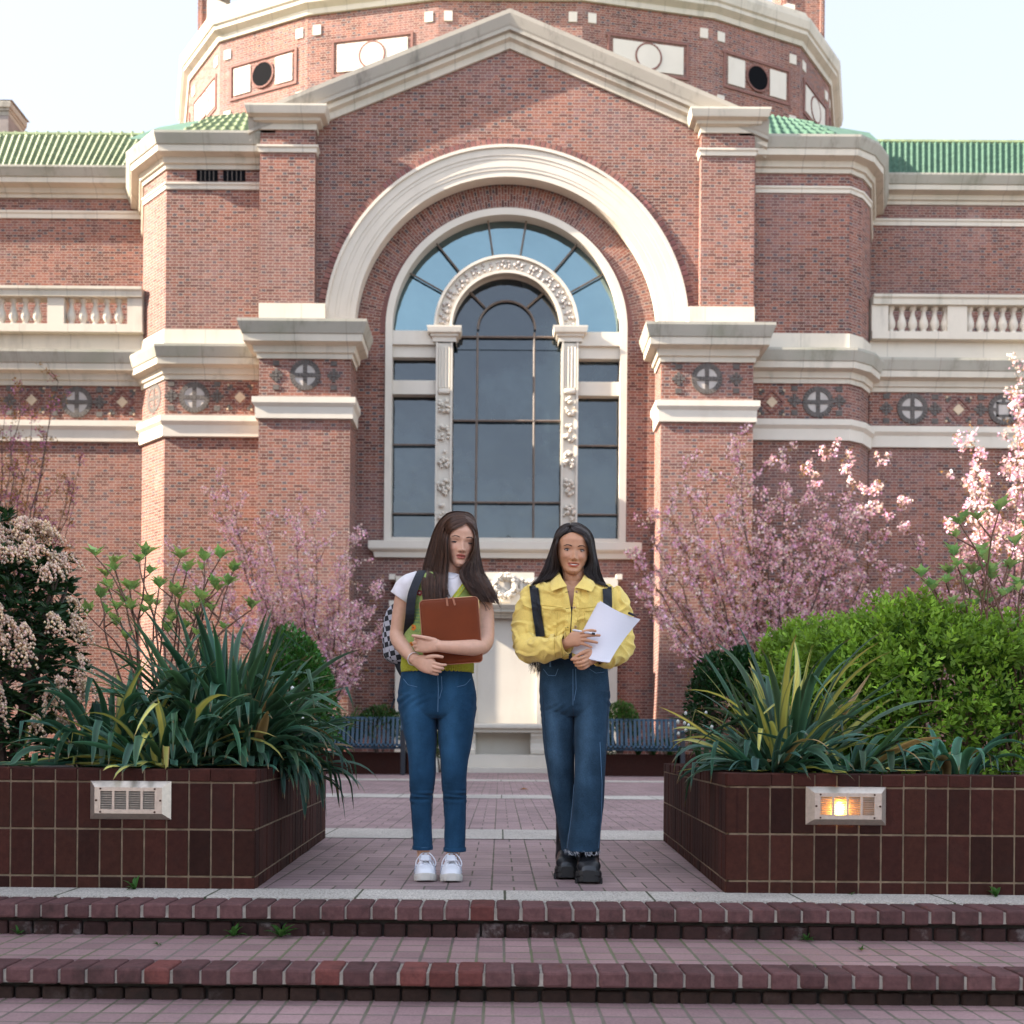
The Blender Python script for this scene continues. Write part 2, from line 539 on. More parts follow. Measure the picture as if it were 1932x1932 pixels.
# individual rowlock bricks round the stone arch
mb = MB()
nb = 108
for k in range(nb):
    a0, a1 = math.pi * (k + .08) / nb, math.pi * (k + .92) / nb
    t = rnd.uniform(.75, 1.3)
    mb.c = (t, t * rnd.uniform(.9, 1.1), t)
    q = []
    for y in (YW0 - .025, YW0 + .1):
        for r_, a in ((R_OUT, a0), (R_ROW, a0), (R_ROW, a1), (R_OUT, a1)):
            q.append((AC.x + r_ * math.cos(a), y, AC.z + r_ * math.sin(a)))
    for ix in ((0, 1, 2, 3), (0, 4, 5, 1), (2, 6, 7, 3), (1, 5, 6, 2), (0, 3, 7, 4)):
        mb.face([q[i] for i in ix])
mb.c = (1, 1, 1)
mb.build('rowlock_arch', simple('rowlock_brick', (.19, .078, .064), .85, (8, .25), tint=True), BLD)
mb = MB(); ring(mb, R_OUT - .02, R_ROW - .005, YW0 + .01, YW0 + .3, inner=False, outer=False); mb.build('arch_backing', M_PLATE, BLD)

# stone archivolt: fascias stepping inwards
mb = MB()
w = R_OUT - R_IN
for a, b, y in ((0, .20, .00), (.20, .30, -.015), (.30, .55, -.025), (.55, .66, -.035), (.66, .90, -.05), (.90, 1.0, -.09)):
    ring(mb, R_IN + w * a, R_IN + w * b, YW0 + y, YW0 + .35, n=80)
mb.build('arch', M_ARCH, BLD)
# brick band inside the arch, set back, running down beside the window
GC = P(955.5, 624, YF)
zg0 = -0.2
R_IN2 = rad(290, YR)
R_FR = rad(227, YF)
mb = MB()
ring(mb, R_FR - .02, R_IN2 + .05, YR, YR + .5, n=96, c=Vector((AC.x, 0, AC.z)), outer=False)
mb.build('arch_brick_band', M_BRICKRAD, BLD)
mb = MB(); ring(mb, R_FR - .015, R_FR + .13, YR - .02, YR + .4, n=96, c=Vector((AC.x, 0, AC.z)), outer=True)
mb.build('rowlock_ring', simple('rowlock_dark', (.16, .066, .056), .85, (40, .5)), BLD)
zsill = Z_(955, 1026, YF)
for s in (-1, 1):
    xa, xb = sorted((AC.x + s * (R_FR - .03), AC.x + s * (R_IN2 + .4)))
    wallbox('jamb_wall', xa, xb, zsill, AC.z, YR, YR + .5)
wallbox('spandrel_wall', AC.x - R_IN2 - .4, AC.x + R_IN2 + .4, zg0, zsill - .001, YR, YR + .5)
# outer jamb of the opening (behind the lower piers)
for s in (-1, 1):
    xa, xb = sorted((AC.x + s * R_IN, AC.x + s * (R_IN + 1.6)))
    wallbox('pier_core', xa, xb, zg0, AC.z - .01, YW0 + .02, YR + .3)

# --- window
WIN = empty('window', (AC.x, YF, zsill), parent=BLD)
WIN.matrix_parent_inverse = Matrix.Translation(-Vector(BLD.location))
def ch(o):
    return o
mb = MB()
Rg = rad(214, YF)
ring(mb, Rg, R_FR, YF - .14, YF + .25, n=80, c=GC)
for s in (-1, 1):
    x0, x1 = sorted((GC.x + s * Rg, GC.x + s * R_FR))
    mb.box(x0, x1, YF - .14, YF + .25, zsill, GC.z)
zt0, zt1 = Z_(955, 654, YF), Z_(955, 628, YF)
for xa, xb in ((GC.x - Rg, X_(824, 640, YF)), (X_(1088, 640, YF), GC.x + Rg)):
    mb.box(xa, xb, YF - .10, YF + .2, zt0, zt1)                     # transom
    mb.box(xa, xb, YF - .02, YF + .2, Z_(955, 676, YF), zt0)        # panel below it
    mb.box(xa, xb, YF - .04, YF + .2, Z_(955, 746, YF), Z_(955, 720, YF))
mb.build('frame', M_CLEAN, WIN)
# carved inner arch with raised beads
IC = Vector((GC.x, 0, Z_(956, 623, YF)))
ro, ri = rad(136, YF), rad(102, YF)
mb = MB()
ring(mb, ri, ro, YF - .12, YF + .25, n=64, c=IC)
ring(mb, ri, ri + .06, YF - .19, YF, n=64, c=IC)
ring(mb, ro - .06, ro, YF - .19, YF, n=64, c=IC)
mb.build('inner_arch', M_CLEAN, WIN)
mb = MB()
for k in range(30):
    a = math.pi * (k + .5) / 30
    for j in range(3):
        rr = (ri + ro) / 2 + (j - 1) * .075 + rnd.uniform(-.02, .02)
        aa = a + rnd.uniform(-.03, .03)
        bm = bmesh.new(); bmesh.ops.create_icosphere(bm, subdivisions=1, radius=rnd.uniform(.035, .06))
        mb.add_bm(bm, Matrix.Translation((IC.x + rr * math.cos(aa), YF - .13, IC.z + rr * math.sin(aa))))
mb.build('carving', M_PLATE, WIN, smooth=True)
# pilasters with capitals and hanging fruit swags
for s, xc in ((-1, 838), (1, 1074)):
    xm = X_(xc, 800, YF)
    hw = rad(15.5, YF)
    mb = MB()
    zc0, zc1 = Z_(xc, 651, YF), Z_(xc, 625, YF)
    mb.box(xm - hw, xm + hw, YF - .13, YF + .25, zsill, zc0)
    mb.box(xm - hw, xm - hw + .045, YF - .17, YF, zsill, zc0)
    mb.box(xm + hw - .045, xm + hw, YF - .17, YF, zsill, zc0)
    for k in range(4):
        mb.tube([(xm - hw + .075 + k * (2 * hw - .15) / 3, YF - .14, zc0 - 1.05), (xm - hw + .075 + k * (2 * hw - .15) / 3, YF - .14, zc0 - .1)], .022, 6)
    o = mb.build('pilaster', M_CLEAN, WIN)
    mb = MB()
    sweep(mb, [(xm - hw * 1.35, YF + .2), (xm - hw * 1.35, YF - .15), (xm + hw * 1.35, YF - .15), (xm + hw * 1.35, YF + .2)], zc0 + .02, zc1 + .03, .14, CAPP)
    mb.build('capital', M_CLEAN, WIN)
    mb = MB()
    mb.box(xm - hw * .7, xm + hw * .7, YF - .21, YF - .1, zc0 - 1.2, zc0 - 1.08, bev=.03)
    z = zc0 - 1.5
    while z > zsill + .2:
        for k in range(16):
            a, b = rnd.uniform(0, 2 * math.pi), rnd.uniform(-1, 1)
            wd = (1 - b * b) ** .5 * .10 + .02
            bm = bmesh.new(); bmesh.ops.create_icosphere(bm, subdivisions=1, radius=rnd.uniform(.035, .055))
            mb.add_bm(bm, Matrix.Translation((xm + wd * math.cos(a), YF - .16 - abs(math.sin(a)) * .04, z + b * .19)))
        z -= .62
    mb.build('fruit_swag', M_CLEAN, WIN, smooth=True)
# sill
mb = MB()
sweep(mb, [(X_(715, 1040, YF), YF + .2), (X_(715, 1040, YF), YR - .02), (X_(1190, 1040, YF), YR - .02), (X_(1190, 1040, YF), YF + .2)], Z_(955, 1055, YF), zsill + .02, .22, [(0, 0), (.4, 0), (.5, .3), (.9, .42), (1, .5), (1, .93), (.6, 1), (0, 1)])
mb.box(GC.x - R_FR, GC.x + R_FR, YF - .1, YF + .3, zsill - .01, zsill + .12)
mb.build('sill', M_CLEAN, WIN)
# glass: lunette and lights
def pane(x0, x1, y0, y1, name='pane'):
    m = MB()
    xx0, xx1 = X_(x0, 800, YG), X_(x1, 800, YG)
    z1, z0 = Z_(955, y0, YG), Z_(955, y1, YG)
    nx, nz = 2, 2
    m.face([(xx0, YG, z0), (xx1, YG, z0), (xx1, YG, z1), (xx0, YG, z1)])
    return m.build(name, M_GLASS, WIN)
m = MB(); pts = [(GC.x + (Rg + .05) * math.cos(math.pi * k / 40), YG, GC.z + (Rg + .05) * math.sin(math.pi * k / 40)) for k in range(41)]
m.ngon(pts + [(GC.x - Rg, YG, GC.z - .3), (GC.x + Rg, YG, GC.z - .3)][0:]); m.build('pane', M_SKYGLASS, WIN)
pane(738, 824, 668, 724); pane(738, 824, 740, 1030); pane(1088, 1176, 668, 724); pane(1088, 1176, 740, 1030); pane(850, 1062, 640, 1030)
m = MB(); m.ngon([(IC.x + ri * 1.03 * math.cos(math.pi * k / 32), YG - .03, IC.z + ri * 1.03 * math.sin(math.pi * k / 32)) for k in range(33)] + [(IC.x - ri * 1.03, YG - .03, IC.z - .4), (IC.x + ri * 1.03, YG - .03, IC.z - .4)]); m.build('pane', M_GLASS, WIN)
# mullions
m = MB()
ym = YG - .09
def bar(x0, y0, x1, y1, r=.028):
    a, b = P(x0, y0, ym), P(x1, y1, ym)
    m.tube([a, b], r, 6)
bar(901, 628, 897, 1026); bar(1008, 628, 1006, 1026)
for y in (636, 794, 948): bar(850, y - .5, 1060, y + .8)
m.tube([(GC.x + rad(54, ym) * math.cos(math.pi * k / 20), ym, Z_(956, 622, ym) + rad(54, ym) * math.sin(math.pi * k / 20)) for k in range(21)], .028, 6)
bar(884, 549, 915, 580); bar(1030, 549, 994, 580)
for a in ((920, 411, 931, 487), (994, 411, 981, 487), (821, 456, 868, 514), (1092, 457, 1044, 514), (771, 514, 838, 552), (1142, 515, 1076, 552)): bar(*a, .022)
for y in (839, 969):
    bar(738, y, 824, y + .6, .024); bar(1088, y + 2, 1176, y + 2.6, .024)
m.build('mullion', M_MULL, WIN)

# --- lower piers: brick shaft, stone band, frieze, cornice cap, impost block
def medallion(x, y, Y, r=29, yawn=0.0, square=False, name='medallion'):
    c = P(x, y, Y)
    rr = rad(r, Y)
    m = MB()
    m.cur = 0
    M = Matrix.Translation(c) @ Matrix.Rotation(yawn, 4, 'Z')
    nb = 28
    for k in range(nb):
        a = 2 * math.pi * k / nb
        m.box(-rr * .085, rr * .085, -.03, .02, rr * .70, rr, M=M @ Matrix.Rotation(a, 4, 'Y'))
    m.cur = 1
    m.face([M @ Vector((rr * .70 * math.cos(2 * math.pi * k / 32), -.012, rr * .70 * math.sin(2 * math.pi * k / 32))) for k in range(32)])
    m.cur = 0
    if square:
        for a in range(4):
            MM = M @ Matrix.Rotation(a * math.pi / 2, 4, 'Y')
            m.box(-rr * .48, rr * .48, -.03, .02, rr * .34, rr * .48, M=MM)
            m.box(-rr * .1, rr * .1, -.03, .02, rr * .48, rr * .7, M=MM)
    else:
        for a in range(4):
            for k in range(3):
                m.box(-rr * .13, rr * .13, -.03, .02, rr * (.15 + .19 * k), rr * (.15 + .19 * k + .165), M=M @ Matrix.Rotation(a * math.pi / 2, 4, 'Y'))
        m.box(-rr * .13, rr * .13, -.032, .02, -rr * .13, rr * .13, M=M)
    return m.build(name, [M_GREYB, M_PLATE], BLD)
def diamond(x, y, Y, r=25, yawn=0.0):
    c = P(x, y, Y); rr = rad(r, Y)
    M = Matrix.Translation(c) @ Matrix.Rotation(yawn, 4, 'Z')
    m = MB()
    for a in range(4):
        MM = M @ Matrix.Rotation(math.pi / 4 + a * math.pi / 2, 4, 'Y')
        m.cur = 0
        for k in range(4): m.box(-rr * .62 + k * rr * .31, -rr * .62 + k * rr * .31 + rr * .27, -.02, .02, rr * .56, rr * .68, M=MM)
        m.cur = 1; m.box(rr * -.95, rr * -.82, -.028, .02, rr * .86, rr * 1.0, M=M @ Matrix.Rotation(a * math.pi / 2, 4, 'Y'))
        m.cur = 2
        m.box(rr * -.95, rr * -.72, -.02, .02, rr * .55, rr * .8, M=M @ Matrix.Rotation(a * math.pi / 2, 4, 'Y'))
        m.box(rr * .72, rr * .95, -.02, .02, rr * .55, rr * .8, M=M @ Matrix.Rotation(a * math.pi / 2, 4, 'Y'))
    m.cur = 1
    m.box(-rr * .30, rr * .30, -.02, .02, -rr * .30, rr * .30, M=M @ Matrix.Rotation(math.pi / 4, 4, 'Y'))
    return m.build('diamond_inlay', [M_DKBRICK, M_CREAM, M_GREYB], BLD)
def smallcross(x, y, Y, r=13, yawn=0.0, dots=True):
    c = P(x, y, Y); rr = rad(r, Y)
    M = Matrix.Translation(c) @ Matrix.Rotation(yawn, 4, 'Z')
    m = MB()
    for a in range(4):
        MM = M @ Matrix.Rotation(a * math.pi / 2, 4, 'Y')
        m.box(-rr * .22, rr * .22, -.02, .02, rr * .26, rr * .95, M=MM)
        m.box(-rr * .6, -rr * .3, -.02, .02, rr * .3, rr * .6, M=MM)
    m.box(-rr * .2, rr * .2, -.025, .02, -rr * .2, rr * .2, M=M)
    if dots:
        for s in (-1, 1):
            m.box(-rr * .45, rr * .45, -.02, .02, s * rr * 1.75 - rr * .35, s * rr * 1.75 + rr * .35, M=M)
    return m.build('cross_inlay', M_GREYB, BLD)

for s in (-1, 1):
    if s < 0: x0, x1, dy = 487, 660, 0
    else: x0, x1, dy = 1246, 1420, 6.5
    xa, xb = X_(x0, 900, YL), X_(x1, 900, YL)
    zc0, zc1 = Z_(x0, 677 + dy, YL), Z_(x0, 613 + dy, YL)
    pr = wallbox('pier', xa, xb, zg0, zc1 - .02, YL, YW0 + .1)
    moulding('pier_cap', [(xa, YW0), (xa, YL), (xb, YL), (xb, YW0)], zc0, zc1, .40, CORN, M_CORN)
    moulding('pier_band', [(xa, YW0), (xa, YL), (xb, YL), (xb, YW0)], Z_(x0, 790 + dy, YL), Z_(x0, 751 + dy, YL), .13, BAND, M_CLEAN)
    # impost block between arch and upper pier
    x2, x3 = (489, 614) if s < 0 else (1299, 1423)
    wallbox('impost_block', X_(x2, 590, YP), X_(x3, 590, YP), zc1 - .01, Z_(x2, 573 + dy, YP), YP - .05, YW0 + .1, M_STONE)
    # upper pier
    x4, x5 = (490, 594) if s < 0 else (1322, 1423)
    ua, ub = X_(x4, 420, YP), X_(x5, 420, YP)
    wallbox('upper_pier', ua, ub, Z_(x4, 573 + dy, YP) + .001, Z_(x4, 215 + dy, YP), YP, YW0 + .2)
    moulding('upper_pier_cap', [(ua, YW0), (ua, YP), (ub, YP), (ub, YW0)], Z_(x4, 245 + dy, YP), Z_(x4, 209 + dy, YP), .30, CAPP, M_CORN)
    moulding('upper_pier_band', [(ua, YW0), (ua, YP), (ub, YP), (ub, YW0)], Z_(x4, 288 + dy, YP), Z_(x4, 275 + dy, YP), .07, BAND, M_STONE)
medallion(576, 708, YL); smallcross(521, 708, YL); smallcross(630, 709, YL)
medallion(1333.6, 715, YL); smallcross(1280, 715, YL); smallcross(1389, 715, YL)

# --- raking cornice of the gable (mitred at the apex)
def rake(s):
    mb = MB()
    ax, az = apex.x, 0
    end = X_(460, 200, YP - .5) if s < 0 else X_(1460, 210, YP - .5)
    zt = Z_(962, -7, YP - .5)
    ze = Z_(460, 193, YP - .5) if s < 0 else Z_(1460, 206, YP - .5)
    # profile in (out, down): out towards the viewer, down measured vertically under the top edge
    prof = [(0.0, 0), (.34, 0), (.34, .10), (.31, .20), (.28, .30), (.26, .34), (.26, .42), (.18, .44), (.17, .54), (.08, .58), (.05, .72), (0, .72)]
    for (o0, d0), (o1, d1) in zip(prof, prof[1:]):
        mb.cur = 0 if d1 < .45 else 1
        q = [(ax, YW0 - o0, zt - d0), (end, YW0 - o0, ze - d0), (end, YW0 - o1, ze - d1), (ax, YW0 - o1, zt - d1)]
        mb.face(q if s > 0 else q[::-1])
    mb.cur = 0
    mb.ngon([(end, YW0 - o, ze - d) for o, d in prof])
    # roof slab behind the cornice
    mb.cur = 2
    q = [(ax, YW0, zt), (end, YW0, ze), (end, YW0 + 7.5, ze), (ax, YW0 + 7.5, zt)]
    mb.face(q if s < 0 else q[::-1])
    return mb.build('raking_cornice', [M_RAKE, M_CORN, M_TILE], BLD)
rake(-1); rake(1)
# back wall under the gable roof so that it is no free-standing screen
for s in (-1, 1):
    xe = xl if s < 0 else xr
    wallbox('side_wall', min(xe, xe + s * .3) - (0.0), max(xe, xe + s * .3), Z_(489, 620, YW0), z_eave_l - .1, YW0 + .21, YW0 + 7.4)

# --- towers either side
def tower(s):
    if s < 0:
        plan_px = [(525, YT), (313, YT), (271, YT + .75), (269, YT + 4)]
    else:
        plan_px = [(1385, YT), (1602, YT), (1625, YT + .22), (1640, YT + .65), (1645, YT + 4)]
    plan = [(X_(x, 500, Y), Y) for x, Y in plan_px]
    if s < 0: plan = plan[::-1]
    xq, dy = (400, 0) if s < 0 else (1510, 7)
    zz = lambda y, Y=YT: Z_(xq, y + dy, Y)
    def walls(z0, z1, name='wall'):
        mb = MB()
        for a, b in zip(plan, plan[1:]):
            mb.face([(a[0], a[1], z0), (b[0], b[1], z0), (b[0], b[1], z1), (a[0], a[1], z1)])
        return mb.build(name, M_BRICK, BLD)
    walls(zg0, zz(275), 'tower_wall')
    moulding('tower_cornice', plan, zz(321), zz(265), .42, CORN, M_CORN)
    moulding('tower_band', plan, zz(358), zz(346), .06, BAND, M_STONE)
    moulding('tower_plinth', plan, zz(660), zz(623), .05, [(0, 0), (1, 0), (1, 1), (0, 1)], M_STONE)
    moulding('middle_cornice', plan, zz(717), zz(659), .36, CORN, M_CORN)
    moulding('lower_band', plan, zz(825), zz(787), .15, BAND, M_CLEAN)
    return plan, zz
planL, zzL = tower(-1)
planR, zzR = tower(1)
mb = MB()
for a, b in ((371, 411), (421, 463)):
    mb.cur = 0
    mb.face([P(a, 342, YT - .012), P(b, 342, YT - .012), P(b, 319, YT - .012), P(a, 319, YT - .012)])
    mb.cur = 1
    for k in range(1, 5): 
        x = a + (b - a) * k / 5
        mb.face([P(x - .6, 342, YT - .02), P(x + .6, 342, YT - .02), P(x + .6, 319, YT - .02), P(x - .6, 319, YT - .02)])
mb.build('vent_opening', [M_DARK, M_MULL], BLD)
medallion(367, 750, YT); diamond(453, 750, YT); smallcross(410, 748, YT); smallcross(323, 747, YT)
a, b = planL[1], planL[2]
ya = math.atan2(b[1] - a[1], b[0] - a[0])
mid = P(292, 752, (a[1] + b[1]) / 2 - .02)
medallion(292, 752, (a[1] + b[1]) / 2, 27, ya)
diamond(1456, 759, YT); medallion(1543, 759, YT); smallcross(1498.6, 756, YT); smallcross(1583, 757, YT)
# slit windows on the rounded corner
a, b = planR[2], planR[3]
ya = math.atan2(b[1] - a[1], b[0] - a[0])
for y0, y1 in ((389, 463), (741, 796), (905, 1038)):
    mb = MB()
    c0, c1 = P(1623, y1, YT + .18), P(1623, y0, YT + .18)
    M = Matrix.Translation((c0.x + .02, c0.y + .15, 0)) @ Matrix.Rotation(ya, 4, 'Z')
    w = .085
    pts = [(-w, c0.z), (w, c0.z), (w, c1.z - w)] + [(w * math.cos(math.pi * k / 8), c1.z - w + w * math.sin(math.pi * k / 8)) for k in range(1, 8)] + [(-w, c1.z - w)]
    mb.ngon([M @ Vector((x, -.02, z)) for x, z in pts])
    mb.build('slit_window', M_DARK, BLD)

# --- pantiled roofs
def pantile(name, e0, e1, r0, r1, mat, pitch=.27, rows=9, parent=BLD):
    """Eave e0-e1, ridge r0-r1. Rolls run up the slope, each course steps a little."""
    e0, e1, r0, r1 = map(Vector, (e0, e1, r0, r1))
    L = max((e1 - e0).length, (r1 - r0).length)
    nr = int(L / pitch)
    nrm = (e1 - e0).cross(r0 - e0)
    if nrm.length < 1e-6: nrm = (e1 - e0).cross(r1 - e0)
    nrm.normalize()
    if nrm.z < 0: nrm = -nrm
    sub = 8
    cols = nr * sub
    V, Fc = [], []
    vs = []
    for k in range(rows): vs += [(k + .02) / rows, (k + .98) / rows]
    for i, v in enumerate(vs):
        lift = .045 * (1 - (i % 2)) 
        for j in range(cols + 1):
            u = j / cols
            ph = (j % sub) / sub
            h = .045 * max(0.0, math.sin(math.pi * min(ph / .62, 1.0))) + lift
            p = (e0.lerp(e1, u)).lerp(r0.lerp(r1, u), v) + nrm * h
            V.append(p)
    W = cols + 1
    for i in range(len(vs) - 1):
        for j in range(cols):
            Fc.append((i * W + j, i * W + j + 1, (i + 1) * W + j + 1, (i + 1) * W + j))
    o = mesh_np(name, [tuple(p) for p in V], Fc, mat, parent, smooth=True)
    return o
# left wing roof, right wing roof, the two hipped tower roofs
pantile('roof', P(-400, 320, YUP - .4), P(262, 323, YUP - .4), P(-400, 254, YUP + 2.0), P(300, 258, YUP + 2.0), M_TILE, .18, 16)
pantile('roof', P(1650, 334, YUP - .4), P(2320, 338, YUP - .4), P(1650, 270, YUP + 2.0), P(2320, 274, YUP + 2.0), M_TILE2, .16, 18)
pantile('hip_roof', P(316, 263, YT - .15), P(492, 263, YT - .15), P(400, 222, YT + 3), P(492, 210, YT + 3), M_TILE, .25, 6)
pantile('hip_roof', P(1432, 271, YT - .15), P(1616, 271, YT - .15), P(1432, 214, YT + 3), P(1530, 232, YT + 3), M_TILE2, .25, 6)
mb = MB()
mb.tube([P(-400, 254, YUP + 2.0), P(300, 258, YUP + 2.0)], .1, 8); mb.tube([P(1650, 270, YUP + 2.0), P(2320, 274, YUP + 2.0)], .1, 8)
for k in range(14):
    mb.tube([P(10 + k * 20 , 258, YUP + 1.9), P(10 + k * 20, 250, YUP + 2.0)], .05, 6)
mb.build('ridge_tile', M_TILE, BLD)
for a in ((P(316, 263, YT - .1), P(240, 262, YT + 1.0), P(300, 240, YT + 3), P(400, 222, YT + 3)), (P(1616, 271, YT - .1), P(1660, 268, YT + 1.0), P(1640, 250, YT + 3), P(1530, 232, YT + 3))):
    mb = MB(); mb.face(a); mb.build('hip_slope', M_TILE2, BLD)

# --- wings: lower wall, frieze, bands, balustrade and the wall set back behind it
def wing(s):
    if s < 0:
        xs_, dyl, xq = (-420, 273), 0, 130
        yy = dict(ct=(375, 329), b=(413, 399), rail=(565, 547), bal=(615, 566), base=(630, 615), pl=(669, 630), mc=(728, 669), fr=(795, 728), lb=(834, 796))
    else:
        xs_, dyl, xq = (1640, 2330), 0, 1790
        yy = dict(ct=(388, 344), b=(427, 415), rail=(581, 563), bal=(630, 582), base=(644, 630), pl=(684, 644), mc=(741, 685), fr=(807, 741), lb=(846, 808))
    x0, x1 = X_(xs_[0], 700, YWG), X_(xs_[1], 700, YWG)
    u0, u1 = X_(xs_[0], 450, YUP), X_(xs_[1], 450, YUP) + (.3 if s < 0 else -.3)
    z = lambda k, i, Y=YWG: Z_(xq, yy[k][i], Y)
    wallbox('wing_wall', x0, x1, zg0, z('mc', 0) + .02, YWG, YWG + .5)
    moulding('lower_band', [(x0, YWG), (x1, YWG)], z('lb', 0), z('lb', 1), .15, BAND, M_CLEAN)
    moulding('middle_cornice', [(x0, YWG), (x1, YWG)], z('mc', 0), z('mc', 1), .36, CORN, M_CORN)
    wallbox('parapet', x0, x1, z('mc', 1) - .01, z('base', 0), YWG - .03, YWG + .45, M_STONE)
    wallbox('upper_wing_wall', u0, u1, z('mc', 1), Z_(xq, yy['ct'][1], YUP), YUP, YUP + .5)
    moulding('wing_cornice', [(u0, YUP), (u1, YUP)], Z_(xq, yy['ct'][0], YUP), Z_(xq, yy['ct'][1], YUP), .45, CORN, M_CORN)
    moulding('wing_band', [(u0, YUP), (u1, YUP)], Z_(xq, yy['b'][0], YUP), Z_(xq, yy['b'][1], YUP), .06, BAND, M_STONE)
    # balustrade
    bl = empty('balustrade', ((x0 + x1) / 2, YBAL, z('base', 0, YBAL)), parent=BLD)
    bl.matrix_parent_inverse = Matrix.Translation(-Vector(BLD.location))
    zr0, zr1 = z('rail', 0, YBAL), z('rail', 1, YBAL)
    zb0 = z('base', 1, YBAL)
    m = MB()
    sweep(m, [(x0, YBAL - .16), (x1, YBAL - .16)], zr0, zr1, .08, BAND)
    m.box(x0, x1, YBAL - .158, YBAL + .2, zr0, zr1 - .004)
    m.build('top_rail', M_CORN, bl)
    m = MB(); m.box(x0, x1, YBAL - .15, YBAL + .2, z('base', 0, YBAL), zb0)
    m.build('base_rail', M_STONE, bl)
    prof0 = [(.075, 0), (.075, .06), (.05, .08), (.06, .14), (.095, .28), (.09, .42), (.06, .6), (.042, .74), (.05, .86), (.075, .9), (.075, 1)]
    if s < 0:
        piers = [(94, 125), (244, 272), (-150, -100)]
        xsb = [3 + 22.5 * k for k in range(4)] + [135 + 22.4 * k for k in range(5)] + [-20 - 22.5 * k for k in range(3)]
    else:
        piers = [(1641, 1672), (1783, 1820), (1945, 1985)]
        xsb = [1690.5 + 20.6 * k - 10 for k in range(6)] + [1829 + 20.7 * k for k in range(6)]
    for a, b in piers:
        m = MB(); m.box(X_(a, 590, YBAL), X_(b, 590, YBAL), YBAL - .145, YBAL + .15, zb0, zr0)
        m.build('balustrade_pier', M_STONE, bl)
    bm0 = None
    for x in xsb:
        cx = X_(x, 590, YBAL)
        if bm0 is None:
            m = MB(); m.lathe(cx, YBAL, [(r * 1.15, zb0 + t * (zr0 - zb0)) for r, t in prof0], 12)
            bm0 = m.build('baluster', M_STONE, bl, smooth=True); bx = cx
        else:
            c = bm0.copy(); COL.objects.link(c); c.location.x += cx - bx
wing(-1); wing(1)
medallion(145.5, 759, YWG); diamond(60, 755, YWG); diamond(231, 759, YWG); smallcross(188, 759, YWG); smallcross(103, 757, YWG); smallcross(18, 756, YWG)
medallion(1721, 771, YWG); diamond(1808, 773, YWG); medallion(1893, 773, YWG, square=True); smallcross(1672, 771, YWG); smallcross(1764, 772, YWG); smallcross(1850, 773, YWG)
# chimney on the left wing
mb = MB()
c0, c1 = P(-60, 262, 31), P(16, 218, 31)
mb.box(c0.x, c1.x, 31, 32.2, c0.z - .8, c1.z)
mb.cur = 1
sweep(mb, [(c0.x, 32), (c0.x, 31), (c1.x, 31), (c1.x, 32)], P(22, 218, 31).z, P(22, 194, 31).z, .10, CAPP)
mb.face([(c0.x - .1, 31 - .1, P(26, 192, 31).z), (c1.x + .15, 31 - .1, P(26, 192, 31).z), (c1.x + .1, 32.2, P(26, 186, 31).z), (c0.x, 32.2, P(26, 186, 31).z)])
mb.build('chimney', [simple('grey_chimney_brick', (.20, .165, .15), .9, (3, .2)), M_RAKE], BLD)

# --- drum under the dome: corners given as (x offset px, depth)
dc = [(136, 30.3), (382, 31.0), (547, 32.2), (602, 34.1), (610, 37.0)]
cxp = 962
def dX(px, Y): return (px) * Y / F + X_(cxp, 200, Y) 
ringp = [(dX(-p, Y), Y) for p, Y in dc[::-1]] + [(dX(p, Y), Y) for p, Y in dc]
zdb, zdc0, zdc1 = 15.0, 21.85, 22.55
mb = MB()
for a, b in zip(ringp, ringp[1:]):
    mb.face([(a[0], a[1], zdb - 7), (b[0], b[1], zdb - 7), (b[0], b[1], zdc0 + .1), (a[0], a[1], zdc0 + .1)])
mb.build('drum_wall', M_BRICK, BLD)
moulding('drum_cornice', ringp, zdc0, zdc1, .34, [(0, 0), (.2, 0), (.25, .2), (.7, .35), (.7, .5), (.85, .55), (1, .85), (1, 1), (.55, 1.0), (.5, 1.35), (0, 1.4)], M_CORN)
M_FRAMEB = simple('frame_brick', (.19, .085, .066), .85, (8, .2))
dome = MB()
cxd, cyd = X_(cxp, 200, 38), 39.0
rows = []
for k in range(9):
    t = k / 8 * math.pi / 2
    rows.append([(cxd + (p[0] - cxd) * .86 * math.cos(t), cyd + (p[1] - cyd) * .86 * math.cos(t), zdc1 + .3 + 6 * math.sin(t)) for p in ringp])
dome.grid(rows)
dome.build('dome', M_COPPER, BLD)
